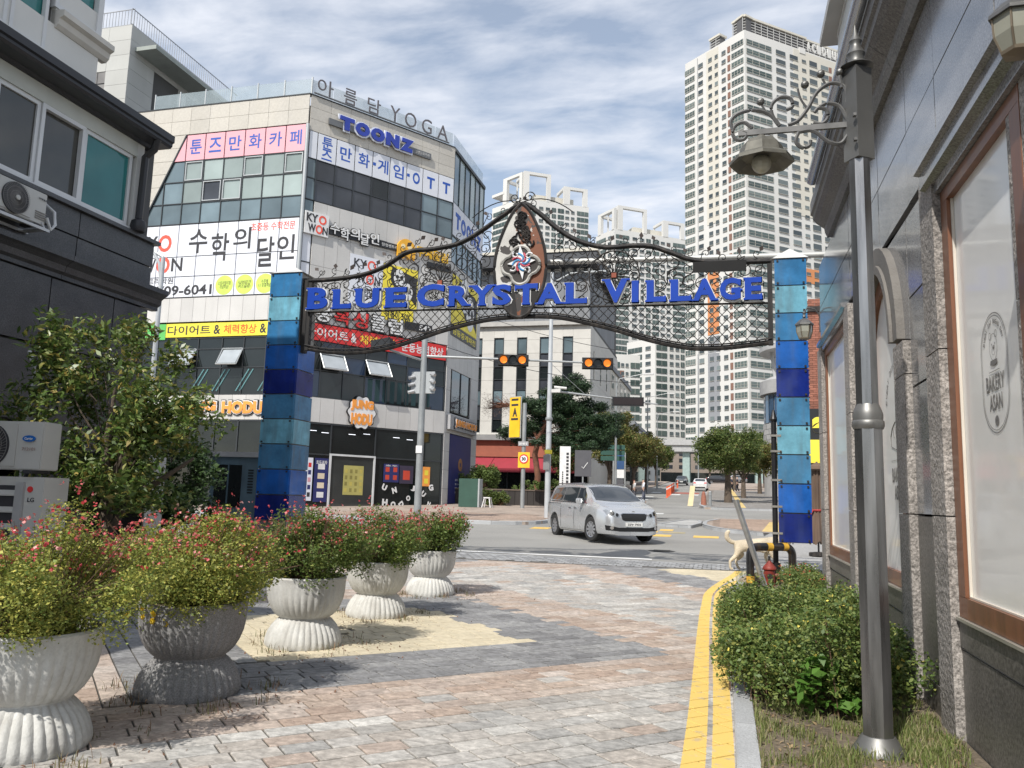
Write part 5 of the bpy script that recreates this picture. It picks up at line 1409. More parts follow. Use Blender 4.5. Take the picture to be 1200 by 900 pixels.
# letters BLUE CRYSTAL VILLAGE, blue faces on white bodies with small serifs
m_lf = M('letter_royal_blue', (.004, .045, .34), .5, coat=0, var=.06, spec=.25); m_lb = M('letter_body_white', (.62, .62, .60), .5, var=.1)
def serifs(ch, x0, x1, z0, z1):
    w = x1-x0; S = []
    t = .035; e = w*.08
    def top(a, b): S.append((x0+a*w-e, x0+b*w+e, z1-t, z1))
    def bot(a, b): S.append((x0+a*w-e, x0+b*w+e, z0, z0+t))
    if ch == 'B': top(0, .2); bot(0, .2)
    if ch == 'L': top(0, .25); bot(0, .2); S.append((x1-t*.8, x1+.01, z0, z0+.12))
    if ch == 'U': top(0, .2); top(.8, 1)
    if ch == 'E': S.append((x1-t*.8, x1+.01, z0, z0+.12)); S.append((x1-t, x1, z1-.1, z1)); top(0, .1); bot(0, .1)
    if ch == 'C': S.append((x1-t, x1+.005, z1-.16, z1-.03)); S.append((x1-t, x1+.005, z0+.03, z0+.14))
    if ch == 'R': top(0, .2); bot(0, .2); bot(.85, 1)
    if ch == 'Y': top(0, .2); top(.8, 1); bot(.4, .6)
    if ch == 'S': S.append((x1-t*1.2, x1-.01, z1-.15, z1-.03)); S.append((x0, x0+t, z0+.03, z0+.15))
    if ch == 'T': bot(.4, .6); S.append((x0, x0+t, z1-.14, z1)); S.append((x1-t, x1, z1-.14, z1))
    if ch == 'A': bot(0, .18); bot(.82, 1)
    if ch == 'V': top(0, .18); top(.82, 1)
    if ch == 'I': top(.1, .9); bot(.1, .9)
    if ch == 'G': S.append((x1-t, x1+.005, z1-.16, z1-.03)); S.append((x1-.17, x1+.04, z0+.19, z0+.225))
    return S
SG = thing('arch_lettering', 'blue raised letters reading BLUE CRYSTAL VILLAGE standing on the rail of the gateway', 'sign', (-4.2, AY, 5.6))
# (letter, x0 px, x1 px, top z, bottom z measured on the arch plane)
LET = [('B', -9.13, -8.63, 1), ('L', -8.50, -8.06, 0), ('U', -7.95, -7.38, 0), ('E', -7.22, -6.73, 0), ('C', -6.48, -5.86, 1), ('R', -5.74, -5.27, 0), ('Y', -5.26, -4.72, 0), ('S', -4.76, -4.35, 0), ('T', -4.27, -3.77, 0), ('A', -3.78, -3.25, 0), ('L', -3.17, -2.73, 0), ('V', -2.38, -1.88, 1), ('I', -1.80, -1.66, 0), ('L', -1.50, -1.12, 0), ('L', -1.02, -.62, 0), ('A', -.58, -.12, 0), ('G', -.06, .34, 0), ('E', .42, .74, 0)]
for ch, a, b, big in LET:
    z0 = RZ((a+b)/2)+.04; z1 = z0+(.50 if big else .45)
    bk = mk('letter_body', text_mesh(ch, m_lb, .10, .055, b-a+.045, z1-z0+.045), SG, loc=((a+b)/2+4.2+.012, -.02, (z0+z1)/2-5.6-.012))
    fc = mk('letter', text_mesh(ch, m_lf, .03, .045, b-a, z1-z0), SG, loc=((a+b)/2+4.2, -.125, (z0+z1)/2-5.6))
    mb = MB()
    for q in serifs(ch, a, b, z0, z1): mb.box(q[0]+4.2, q[1]+4.2, -.153, -.126, q[2]-5.6, q[3]-5.6)
    mb.obj('serif', m_lf, fc, kind='stuff').location = (-((a+b)/2+4.2), .125, -((z0+z1)/2-5.6))
    mb = MB()
    for q in serifs(ch, a, b, z0, z1): mb.box(q[0]+4.2-.015, q[1]+4.2+.02, -.12, -.03, q[2]-5.6-.02, q[3]-5.6+.012)
    mb.obj('serif_body', m_lb, bk, kind='stuff').location = (-((a+b)/2+4.2+.012), .02, -((z0+z1)/2-5.6-.012))
pipe = thing('overhead_pipe', 'pale grey pipe running level from the shield to the bakery wall behind the arch', 'pipe', (1.5, 15.2, 6.2))
MB().tube([(-6.1, 1.75, .58), (1.9, 1.75, .42)], .06, 10).obj('tube', M('pipe_pale', (.48, .48, .46), .5, .2, var=.2), pipe, smooth=True)

# ------------------------------------------------------------------ hoop guard, hydrant, leaning post
hp = thing('hoop_guard', 'black tubular hoop barrier with worn yellow bands around the red hydrant', 'barrier', (.45, 15.9, .05))
m_hb = M('hoop_black', (.02, .02, .022), .3, .2, coat=.3, var=.3, nsc=5, streak=((.25, .15, .05), .35, 9)); m_hy = M('hoop_yellow', (.62, .36, .04), .5, var=.35, nsc=7)
dxh, dyh = .78, .55; Lh = hypot(dxh, dyh); ux, uy = dxh/Lh, dyh/Lh
hoop = [(0, 0, 0), (0, 0, .62)]+[(ux*.17*(1-cos(a)), uy*.17*(1-cos(a)), .62+.15*sin(a)) for a in [radians(i*15) for i in range(1, 7)]]
hoop += [(ux*(Lh-.17*(1-cos(a))), uy*(Lh-.17*(1-cos(a))), .62+.15*sin(a)) for a in [radians(90-i*15) for i in range(0, 6)]]+[(dxh, dyh, .62), (dxh, dyh, 0)]
MB().tube(hoop, .075, 14).obj('hoop', m_hb, hp, smooth=True)
for p, q in (((0, 0, .12), (0, 0, .24)), ((dxh, dyh, .12), (dxh, dyh, .24)), ((ux*.36, uy*.36, .77), (ux*.48, uy*.48, .77)), ((ux*.72, uy*.72, .77), (ux*.83, uy*.83, .77))):
    MB().tube([p, q], .078, 14).obj('yellow_band', m_hy, hp, smooth=True)
hy = thing('fire_hydrant', 'small rusty dark red hydrant standing inside the hoop guard', 'hydrant', (.80, 16.15, .05))
m_hyd = M('hydrant_red', (.22, .03, .02), .55, var=.4, nsc=10, streak=((.08, .04, .03), .5, 12))
MB().lathe([(.13, 0), (.13, .05), (.10, .07), (.10, .34), (.125, .36), (.125, .39), (.10, .42), (.05, .48), (.02, .52), (.02, .56)], 18).obj('barrel', m_hyd, hy, smooth=True)
MB().tube([(0, -.18, .24), (0, .0, .24)], .05, 10).obj('outlet_cap', m_steel, hy, smooth=True); MB().tube([(-.17, 0, .26), (.17, 0, .26)], .035, 8).obj('side_outlet', m_hyd, hy, smooth=True)
MB().tube([(0, 0, .5), (0, 0, .6)], .025, 5).obj('top_nut', m_steel, hy)
lp = thing('leaning_post', 'bare steel post leaning to the left in front of the hoop guard', 'post', (.72, 15.75, .05))
MB().tube([(0, 0, 0), (-.52, .0, 1.62)], .052, 12).obj('tube', M('galvanised', (.42, .42, .41), .35, .8, var=.3, nsc=4), lp, smooth=True)
rk = thing('ground_pad', 'rough concrete patch under the hydrant and hoop', 'pad', (.8, 16.2, .03))
MB().prism([(-.5, -.6), (.1, -.75), (.7, -.3), (.8, .6), (.2, .9), (-.45, .6)], 0, .05).obj('pad', m_conc, rk)
rs_ = thing('stone', 'rounded brown stone at the foot of the hoop guard', 'stone', (.42, 16.35, .1))
bm = bmesh.new(); bmesh.ops.create_icosphere(bm, subdivisions=3, radius=.2)
for v in bm.verts: v.co *= 1+.15*sin(v.co.x*13)+.1*sin(v.co.y*17+v.co.z*9); v.co.z *= .8
me = bpy.data.meshes.new('stone'); bm.to_mesh(me); bm.free(); me.materials.append(M('stone_brown', (.25, .2, .15), .9, bump=1, fine=.3)); mk('stone_body', me, rs_)

# ------------------------------------------------------------------ street lamp in front of the bakery
m_pole = M('lamp_steel', (.26, .26, .265), .28, .85, var=.35, nsc=3, stretch=(6, 6, .5), streak=((.08, .08, .08), .5, 9))
m_sleeve = M('lamp_sleeve', (.19, .19, .185), .45, .6, var=.25)
SL = thing('street_lamp', 'steel octagonal lamp post with scrolled arm and bell shaped lamp over the hedge', 'street lamp', (.94, 5.87, 0))
MB().lathe([(.17, 0), (.17, .06), (.14, .1), (.115, .14), (.1, .16)], 16).obj('base', m_sleeve, SL, smooth=True)
MB().lathe([(.095, .14), (.093, 2.16)], 8, rot=.2).obj('lower_shaft', m_pole, SL)
MB().lathe([(.075, 2.18), (.072, 4.1)], 8, rot=.2).obj('upper_shaft', m_pole, SL)
MB().lathe([(.094, 2.12), (.104, 2.14), (.104, 2.17), (.096, 2.18), (.098, 2.22), (.088, 2.25), (.072, 2.29)], 16).obj('collar', m_sleeve, SL, smooth=True)
MB().lathe([(.100, 4.02), (.098, 4.70)], 4, rot=.6+pi/4).obj('sleeve', m_sleeve, SL)
MB().lathe([(.115, 4.72), (.06, 4.76), (.055, 4.8), (.065, 4.82), (.04, 4.87), (.035, 4.9), (.045, 4.92), (.02, 4.97), (.002, 5.05)], 14).obj('finial', m_sleeve, SL, smooth=True)
for z in (4.12, 4.3): MB().box(-.05, -.03, -.135, -.1, z, z+.02).obj('bolt', m_iron, SL)
ar = MB().box(-.82, -.07, -.012, .012, 4.275, 4.315)
arm = ar.obj('arm', m_iron, SL)
sc = MB()
def curve(pts, rad=.014): sc.tube([(x, 0, z) for x, z in smooth_path(pts, 5)], rad, 6)
curve([(-.72, 4.33), (-.78, 4.38), (-.84, 4.36), (-.86, 4.30), (-.83, 4.25), (-.78, 4.25), (-.76, 4.29), (-.79, 4.31)])
curve([(-.86, 4.33), (-.87, 4.40), (-.82, 4.45), (-.72, 4.47), (-.62, 4.44), (-.56, 4.38), (-.53, 4.33)])
curve([(-.54, 4.34), (-.58, 4.42), (-.58, 4.50), (-.52, 4.55), (-.45, 4.53), (-.44, 4.47), (-.48, 4.45)])
curve([(-.47, 4.33), (-.40, 4.36), (-.33, 4.45), (-.27, 4.56), (-.18, 4.62), (-.10, 4.60), (-.07, 4.54), (-.07, 4.46)])
curve([(-.30, 4.33), (-.24, 4.32), (-.20, 4.36), (-.21, 4.42), (-.26, 4.44), (-.29, 4.41)])
curve([(-.07, 4.33), (-.12, 4.44), (-.2, 4.47), (-.25, 4.45)])
curve([(-.1, 4.58), (-.11, 4.68), (-.06, 4.74), (-.0, 4.72)])
curve([(-.40, 4.27), (-.42, 4.20), (-.38, 4.15), (-.33, 4.16), (-.32, 4.2)])
curve([(-.40, 4.27), (-.30, 4.27), (-.2, 4.18), (-.12, 4.16), (-.07, 4.22)])
curve([(-.34, 4.45), (-.38, 4.52), (-.40, 4.6)], .008); curve([(-.2, 4.6), (-.23, 4.66)], .008); curve([(-.62, 4.44), (-.65, 4.5)], .008)
sc.obj('scroll', m_iron, arm, smooth=True)
for x, z in ((-.66, 4.53), (-.35, 4.63), (-.11, 4.70), (-.24, 4.70)):
    bm = bmesh.new(); bmesh.ops.create_icosphere(bm, subdivisions=2, radius=.03)
    for v in bm.verts: v.co.x += x; v.co.z += z
    me = bpy.data.meshes.new('flower_knob'); bm.to_mesh(me); bm.free(); me.materials.append(m_sleeve); mk('flower_knob', me, arm)
lx = -.66
MB().lathe([(.02, 4.27), (.05, 4.245), (.11, 4.22), (.145, 4.18), (.162, 4.13), (.168, 4.11), (.226, 4.075), (.228, 4.05), (.21, 4.055), (.14, 4.10)], 8, lx, 0).obj('lamp_shade', M('shade_bronze', (.15, .145, .125), .55, .4, var=.3, nsc=12), SL)
bm = bmesh.new(); bmesh.ops.create_uvsphere(bm, u_segments=16, v_segments=10, radius=.07)
for v in bm.verts: v.co.x += lx; v.co.z += 4.05
me = bpy.data.meshes.new('bulb'); bm.to_mesh(me); bm.free(); me.materials.append(m_milk); mk('bulb', me, SL)

# ------------------------------------------------------------------ planters and their shrubs
m_pw = M('planter_white', (.55, .55, .53), .8, var=.14, nsc=4, fine=.08, fsc=30, bump=.35, bsc=60, streak=((.22, .20, .17), .45, 7), rnd=.05)
m_pg = M('planter_grey', (.25, .25, .255), .75, var=.15, nsc=4, fine=.35, fsc=90, bump=.4, bsc=60)
def planter_mesh(mat):
    prof = [(.0, .0), (.385, .0), (.395, .03), (.39, .08), (.365, .15), (.33, .21), (.285, .26), (.262, .285), (.262, .295), (.285, .31), (.325, .35), (.362, .41), (.388, .48), (.402, .56), (.408, .63), (.415, .68), (.42, .70), (.41, .715), (.395, .715), (.385, .70), (.375, .62), (0, .60)]
    n = 144; mb = MB(); vs = []; fs = []
    for r_, z in prof:
        for j in range(n):
            a = 2*pi*j/n; q = r_
            amp = .018 if .02 < z < .27 else (.014*max(0, min(1, (.66-z)/.12)) if .3 < z < .66 and r_ > .38*0+.27 else 0)
            if z >= .60 and r_ < .4: amp = 0
            q = r_+amp*(abs(cos(a*18))-.6) if r_ > .2 else r_
            vs.append((q*cos(a), q*sin(a), z))
    k = len(prof)
    for i in range(k-1):
        for j in range(n): fs.append((i*n+j, i*n+(j+1) % n, (i+1)*n+(j+1) % n, (i+1)*n+j))
    mb.add(vs, fs)
    return mb.mesh('planter_bowl', mat, smooth=True)
pmW, pmG = planter_mesh(m_pw), planter_mesh(m_pg)
plants = [(-4.2, 4.32, 'W', 'white fluted planter nearest the camera at the left edge'), (-4.13, 5.85, 'G', 'dark grey fluted stone planter, second from the camera'), (-4.33, 8.05, 'W', 'white fluted planter right behind the grey one, middle of the row'), (-4.5, 10.3, 'W', 'white fluted planter standing on the far corner of the yellow paving'), (-4.68, 12.85, 'W', 'white fluted planter at the far end of the row toward the road')]
m_fol = [M('sage_leaf_near', ramp=[(.17, .22, .05), (.31, .33, .06), (.13, .20, .04), (.42, .40, .09), (.21, .28, .06), (.52, .46, .10)], rnd=.2, island=True, rough=.6, var=.1, transl=.3),
         M('sage_leaf_far', ramp=[(.08, .14, .03), (.15, .22, .05), (.22, .25, .06), (.07, .12, .025), (.13, .20, .04)], rnd=.2, island=True, rough=.6, var=.1, transl=.3)]
m_stem = M('stem_brown', (.10, .06, .035), .9); m_fl = M('flower_coral', ramp=[(.62, .06, .07), (.72, .16, .16), (.55, .03, .06), (.78, .45, .42)], rnd=.1, island=True, rough=.5, var=0, transl=.35)
m_fly = M('flower_yellow', (.80, .55, .02), .5)
labelsB = ['yellow green flowering sage bush in the nearest white planter', 'flowering sage bush spilling over the grey planter with small yellow daisies', 'bushy red flowered sage in the middle planter', 'dark green red flowered sage in the fourth planter from the camera', 'small red flowered sage bush in the farthest planter']
for i, (x, y, c_, lb) in enumerate(plants):
    t = thing('planter', lb, 'planter', (x, y, gz(y)), group='fluted planters in a row on the plaza')
    mk('bowl', pmW if c_ == 'W' else pmG, t, rot=i*1.1)
    MB().lathe([(.38, .655), (0.01, .66)], 24, cap=False).obj('soil', m_soil, t)
    if i in (0, 2): MB().lathe([(.4165, .50), (.4165, .64)], 3, cap=False) if False else None
    b = thing('flowering_bush', labelsB[i], 'bush', (x, y, gz(y)+.66), group='sage bushes in the planters')
    sd = 30+i; rr = random.Random(sd)
    R0 = [.86, .82, .80, .84, .72][i]
    C_, Rd = [], []
    for k in range(70):
        a = rr.uniform(0, 2*pi); q = sqrt(rr.random()); h = rr.uniform(0, 1)
        rad = (R0-.16)*q*(.60+.40*min(1, h*2+.1))
        C_.append((rad*cos(a), rad*sin(a), .08+h*(.58-.24*q*q)+(.12*rr.random() if rr.random() < .25 else 0))); Rd.append(rr.uniform(.12, .2))
    P = blob_points([44000, 36000, 24000, 20000, 12000][i], C_, Rd, sd, shell=.35)
    P = P[P[:, 2] > -.14+.1*rng.random(len(P))]
    hd = np.hypot(P[:, 0], P[:, 1]); P = P[(hd < R0*1.15) & ((P[:, 2] > .0) | (hd > .38))]
    leafcloud('foliage', P, [.022, .025, .03, .033, .042][i], m_fol[0] if i < 2 else m_fol[1], .62, .4, b, seed=sd, kind='stuff')
    st = MB()
    for k in range(150):
        a = rr.uniform(0, 2*pi); q = rr.uniform(.3, 1)
        p0 = Vector((.2*cos(a)*rr.random(), .2*sin(a)*rr.random(), -.02)); p1 = Vector((R0*.5*q*cos(a), R0*.5*q*sin(a), .25)); p2 = Vector((R0*q*cos(a), R0*q*sin(a), rr.uniform(.3, .72)))
        st.tube([p0, p1, p2], [.004, .003, .0018], 3, cap=False)
    st.obj('stems', m_stem, b, kind='stuff')
    nf = [420, 520, 420, 380, 260][i]
    F_ = blob_points(nf*4, C_, [q*1.25 for q in Rd], sd+7, shell=.92); F_ = F_[F_[:, 2] > .18]
    w = F_[:, 2]+.35*rng.random(len(F_)); F_ = F_[np.argsort(-w)][:nf]; F_[:, 2] += .04*rng.random(len(F_))
    F2_ = np.concatenate([F_+rng.normal(size=F_.shape)*.009 for _ in range(3)])
    leafcloud('flowers', F2_, [.023, .023, .024, .025, .028][i], m_fl, .8, .0, b, seed=sd+3, kind='stuff')
    if i == 1:
        for k in range(8):
            fx, fy, fz = -.12+rr.uniform(-.16, .2), -.41+rr.uniform(-.04, .02), .0+rr.uniform(-.09, .06)
            mb = MB()
            for q in range(6):
                a = 2*pi*q/6; mb.tube([(fx, fy, fz), (fx+.02*cos(a), fy-.008, fz+.02*sin(a))], [.004, .007], 4)
            mb.obj('yellow_daisy', m_fly, b)

# ------------------------------------------------------------------ vehicles
def catmull(P, n):
    P = [tuple(p) for p in P]
    return smooth_path(P, n)
def car_body(name, prof, plan, mat, zb=.24, belt=None, wheels=(), wr=.36, tumble=.78, parent=None):
    """prof: (x, top z) from front to rear; plan: (x, half width); lofted body with wheel openings cut"""
    pr = catmull(prof, 4); mb = MB(); rings = []
    for x, zt in pr:
        hw = interp([(a, b) for a, b in sorted(plan)], x)
        zbelt = min(zt-.03, interp(sorted(belt), x))
        k = max(0, min(1, (zt-zbelt-.06)/.35))
        wtop = hw*(.90*(1-k)+tumble*k)
        lo = zb+.05
        ring = [(0, zb), (hw*.80, zb), (hw*.93, zb+.03), (hw*.985, zb+.14), (hw, zb+.33), (hw*.995, zbelt-.17), (hw*.965, zbelt-.02), (hw*.94+0*k, zbelt+.02*k)]
        zz = zbelt+(zt-zbelt)*.82
        ring += [(hw*.93*(1-.5)+wtop*.5, (zbelt+zz)/2), (wtop*1.0, zz), (wtop*.93, zt-(zt-zbelt)*.05-.005), (wtop*.55, zt), (0, zt+.012)]
        rings.append([(x, y, z) for y, z in ring]+[(x, -y, z) for y, z in ring[-2:0:-1]])
    n = len(rings[0]); vs = [p for r_ in rings for p in r_]; fs = []
    for i in range(len(rings)-1):
        for j in range(n): fs.append((i*n+j, i*n+(j+1) % n, (i+1)*n+(j+1) % n, (i+1)*n+j))
    fs += [tuple(range(n-1, -1, -1)), tuple(range((len(rings)-1)*n, len(rings)*n))]
    mb.add(vs, fs)
    me = mb.mesh('tmp_body', mat, True)
    bm = bmesh.new(); bm.from_mesh(me); bmesh.ops.recalc_face_normals(bm, faces=bm.faces)
    bvh = BVHTree.FromBMesh(bm); bm.to_mesh(me); bm.free()
    o = bpy.data.objects.new('tmp', me); COL.objects.link(o); cut = []
    for (wx_, wy) in wheels:
        c = MB(); c.tube([(wx_, wy-.24, wr+.0), (wx_, wy+.24, wr+.0)], wr*1.12, 28); 
        co = c.obj('tmp_cut', M('wheel_well', (.01, .01, .01), .9)); cut.append(co)
        bo = o.modifiers.new('b', 'BOOLEAN'); bo.operation = 'DIFFERENCE'; bo.object = co; bo.solver = 'EXACT'
    bpy.context.view_layer.update()
    dg = bpy.context.evaluated_depsgraph_get()
    m2 = bpy.data.meshes.new_from_object(o.evaluated_get(dg)); m2.name = name
    try: m2.set_sharp_from_angle(angle=radians(28))
    except Exception: pass
    for c in cut+[o]: bpy.data.objects.remove(c)
    return mk('body', m2, parent), bvh
def decal(bvh, poly, axis, off, mat, name, parent, sgn=1, step=.06):
    """a panel that follows the body surface: poly in (x,z) seen from the side, or (y,z) seen from the front"""
    bm = bmesh.new(); vs = []
    for p in poly: vs.append(bm.verts.new((p[0], 0, p[1]) if axis == 'y' else (0, p[0], p[1])))
    bm.faces.new(vs)
    bmesh.ops.triangulate(bm, faces=bm.faces[:])
    for _ in range(3): 
        es = [e for e in bm.edges if e.calc_length() > step]
        if not es: break
        bmesh.ops.subdivide_edges(bm, edges=es, cuts=1, use_grid_fill=False); bmesh.ops.triangulate(bm, faces=bm.faces[:])
    for v in bm.verts:
        if axis == 'y': o_ = Vector((v.co.x, 3*sgn, v.co.z)); d = Vector((0, -sgn, 0))
        else: o_ = Vector((5*sgn, v.co.y, v.co.z)); d = Vector((-sgn, 0, 0))
        h = bvh.ray_cast(o_, d)
        if h[0] is not None: v.co = h[0]+h[1]*off*(1 if h[1].dot(d) < 0 else -1)
        elif axis == 'y': v.co.y = .5*sgn
    bmesh.ops.recalc_face_normals(bm, faces=bm.faces)
    me = bpy.data.meshes.new(name); bm.to_mesh(me); bm.free(); me.materials.append(mat)
    me.polygons.foreach_set('use_smooth', [True]*len(me.polygons))
    return mk(name, me, parent)
m_cg = M('car_glass', (.025, .03, .034), .04, var=.15, spec=.7, coat=.6); m_tyre = M('tyre', (.02, .02, .02), .85, bump=.3); m_rim = M('alloy', (.42, .42, .44), .3, .8, var=.1)
m_trim = M('car_black', (.012, .012, .013), .4); m_chr = M('chrome', (.6, .6, .6), .12, 1.0, var=0); m_lampg = M('headlamp', (.32, .34, .36), .08, .3, var=.35, nsc=9, coat=.8)
def wheel(parent, x, y, r_, w=.22, n=10, steer=0):
    s = 1 if y > 0 else -1
    hub = mk('wheel', None, parent, loc=(x, y, r_)); hub.rotation_euler = (0, 0, steer)
    mb = MB(); prof = [(r_*.66, -w/2), (r_*.92, -w/2), (r_, -w*.36), (r_, w*.36), (r_*.92, w/2), (r_*.66, w/2)]
    nn = 36
    for (rr_, yy) in prof:
        for j in range(nn): a = 2*pi*j/nn; mb.v.append((rr_*cos(a), yy, rr_*sin(a)))
    for i in range(len(prof)-1):
        for j in range(nn): mb.f.append((i*nn+j, (i+1)*nn+j, (i+1)*nn+(j+1) % nn, i*nn+(j+1) % nn)); mb.mi.append(0)
    mb.obj('tyre', m_tyre, hub, smooth=True)
    rm = MB(); o_ = w*.44*s
    rm.tube([(0, o_-.04*s, 0), (0, o_+.0*s, 0)], r_*.16, 12)
    for i in range(n):
        a = 2*pi*i/n; c_, s_ = cos(a), sin(a); b = .026
        p0 = [(r_*.1*c_-b*s_, r_*.1*s_+b*c_), (r_*.1*c_+b*s_, r_*.1*s_-b*c_), (r_*.64*c_+b*s_*1.3, r_*.64*s_-b*c_*1.3), (r_*.64*c_-b*s_*1.3, r_*.64*s_+b*c_*1.3)]
        k0 = len(rm.v); rm.v += [(x_, o_, z_) for x_, z_ in p0]+[(x_, o_-.03*s, z_) for x_, z_ in p0]
        for f_ in [(0, 1, 2, 3), (7, 6, 5, 4), (0, 4, 5, 1), (1, 5, 6, 2), (2, 6, 7, 3), (3, 7, 4, 0)]: rm.f.append(tuple(q+k0 for q in f_)); rm.mi.append(0)
    k0 = len(rm.v)
    for (rr_, yy) in [(r_*.60, o_), (r_*.68, o_+.01*s), (r_*.68, o_-.08*s), (r_*.60, o_-.08*s)]:
        for j in range(nn): a = 2*pi*j/nn; rm.v.append((rr_*cos(a), yy, rr_*sin(a)))
    for i in range(3):
        for j in range(nn): rm.f.append(tuple(k0+q for q in (i*nn+j, (i+1)*nn+j, (i+1)*nn+(j+1) % nn, i*nn+(j+1) % nn))); rm.mi.append(0)
    rm.obj('rim', m_rim, hub)
    bk = MB(); bk.tube([(0, o_-.10*s, 0), (0, o_-.09*s, 0)], r_*.67, 28); bk.obj('brake_disc', m_trim, hub)
    return hub
def make_van():
    t = thing('minivan', 'silver minivan turning out of the crossing behind the plaza', 'van', (-3.98, 26.75, gz(26.4)-.03))
    prof = [(2.57, .72), (2.53, .86), (2.40, .96), (2.1, 1.05), (1.75, 1.12), (1.50, 1.20), (1.15, 1.40), (.80, 1.585), (.50, 1.66), (0, 1.70), (-.8, 1.715), (-1.6, 1.70), (-2.15, 1.65), (-2.38, 1.52), (-2.50, 1.2), (-2.56, .9)]
    belt = [(2.6, .70), (2.4, .84), (2.0, .95), (1.6, 1.02), (1.0, 1.06), (0, 1.08), (-1.6, 1.12), (-2.3, 1.14), (-2.6, .88)]
    plan = [(2.58, .62), (2.53, .74), (2.45, .83), (2.3, .91), (2.0, .965), (1.5, .985), (0, .99), (-2.0, .985), (-2.35, .93), (-2.5, .84), (-2.58, .78)]
    W = [(1.53, .84), (1.53, -.84), (-1.53, .84), (-1.53, -.84)]
    m_si = M('paint_silver', (.58, .59, .605), .27, .62, var=.0, coat=.6)
    body, bvh = car_body('van_body', prof, plan, m_si, .22, belt, W, .37, .76, t)
    for sg_ in (1, -1):
        for nm, pl in [('front_side_window', [(1.02, 1.12), (.28, 1.13), (.28, 1.56), (.62, 1.56), (.90, 1.33)]), ('middle_side_window', [(.20, 1.13), (-.90, 1.16), (-.90, 1.585), (.20, 1.575)]), ('rear_side_window', [(-1.0, 1.165), (-2.08, 1.20), (-1.98, 1.50), (-1.85, 1.56), (-1.0, 1.585)])]:
            decal(bvh, pl, 'y', .006, m_cg, nm, t, sg_)
        decal(bvh, [(1.12, 1.09), (-2.2, 1.13), (-2.2, 1.165), (1.12, 1.115)], 'y', .009, m_chr, 'belt_trim', t, sg_)
        for x in (.24, -.95): decal(bvh, [(x-.012, .35), (x+.012, .35), (x+.012, 1.58), (x-.012, 1.58)], 'y', .004, m_trim, 'door_gap', t, sg_)
        decal(bvh, [(-.98, 1.08), (-2.25, 1.08), (-2.25, 1.062), (-.98, 1.062)], 'y', .005, m_trim, 'slide_rail', t, sg_)
        decal(bvh, [(1.1, .27), (-1.1, .27), (-1.1, .30), (1.1, .30)], 'y', .012, m_chr, 'sill_trim', t, sg_)
        for x in (.36, -.08): MB().box(x-.11, x+.11, sg_*.985-.02, sg_*.985+.025, .935, .965).obj('door_handle', m_chr, t)
        mb = MB().lathe([(.001, -.09), (.08, -.07), (.105, 0), (.09, .07), (.001, .09)], 12)
        mb.v = [(x*.8+.93, sg_*1.09+y*1.15, z+1.16) for x, y, z in mb.v]
        mr = mb.obj('side_mirror', m_si, t, smooth=True); MB().box(.88, .96, min(sg_*.95, sg_*1.06), max(sg_*.95, sg_*1.06), 1.08, 1.12).obj('mirror_arm', m_trim, mr)
        hl = [(sg_*.44, .80), (sg_*.62, .88), (sg_*.80, .94), (sg_*.86, .90), (sg_*.83, .80), (sg_*.62, .735), (sg_*.48, .72)]
        h = decal(bvh, hl, 'x', .008, m_lampg, 'headlight', t, 1, .05)
        for yy, zz, q in ((.55, .79, .05), (.68, .83, .055)):
            decal(bvh, [(sg_*yy+q*cos(a), zz+q*sin(a)) for a in [2*pi*i/10 for i in range(10)]], 'x', .014, m_trim, 'lamp_lens', h, 1, .05)
        fv = decal(bvh, [(sg_*.50, .44), (sg_*.86, .50), (sg_*.84, .36), (sg_*.50, .34)], 'x', .006, m_trim, 'bumper_vent', t, 1, .05)
        decal(bvh, [(sg_*.70+.05*cos(a), .43+.05*sin(a)) for a in [2*pi*i/12 for i in range(12)]], 'x', .02, m_chr, 'fog_light', fv, 1, .05)
        MB().box(-1.9, .5, sg_*.70-.02, sg_*.70+.02, 1.685, 1.72).obj('roof_rail', m_chr, t)
    decal(bvh, [(-.76, 1.20), (-.70, 1.57), (-.3, 1.61), (.3, 1.61), (.70, 1.57), (.76, 1.20), (.3, 1.17), (-.3, 1.17)], 'x', .007, m_cg, 'windshield', t, 1)
    decal(bvh, [(-.72, 1.15), (-.62, 1.52), (.62, 1.52), (.72, 1.15)], 'x', .006, m_cg, 'rear_window', t, -1)
    g = decal(bvh, [(-.42, .80), (-.36, .83), (.36, .83), (.42, .80), (.38, .66), (.28, .625), (-.28, .625), (-.38, .66)], 'x', .01, m_trim, 'grille', t, 1, .05)
    decal(bvh, [(-.44, .815), (-.37, .85), (.37, .85), (.44, .815), (.43, .80), (.36, .832), (-.36, .832), (-.43, .80)], 'x', .014, m_chr, 'grille_trim', g, 1, .05)
    for z in (.66, .69, .72, .75, .78): decal(bvh, [(-.37, z), (.37, z), (.37, z+.006), (-.37, z+.006)], 'x', .016, M('grille_bar', (.09, .09, .09), .4, .5), 'grille_bar', g, 1, .1)
    decal(bvh, [(-.5, .44), (.5, .44), (.5, .33), (-.5, .33)], 'x', .005, m_trim, 'lower_intake', t, 1, .06)
    bx_ = max(p[0] for p in prof)
    pt = MB().box(2.575, 2.60, -.27, .27, .475, .585).obj('number_plate', M('plate_white', (.72, .72, .70), .5), t)
    mt = mk('plate_text', text_mesh('32누 7935', m_ink, .003, .01, .42, .07), t, loc=(2.602, 0, .53)); mt.rotation_euler = (0, 0, radians(90))
    mb = MB().lathe([(.5, 0), (.5, .008)], 18); mb.v = [(2.50, x*.11, y*.055+.885) if False else (2.515+z, x*.11, y*.055+.88) for x, y, z in mb.v]; mb.obj('badge', m_chr, t)
    mb = MB()
    for a in (-.35, .35): mb.tube([(1.35, a-.05, 1.235), (1.08, a+.42, 1.40)], .008, 4)
    mb.obj('wiper', m_trim, t)
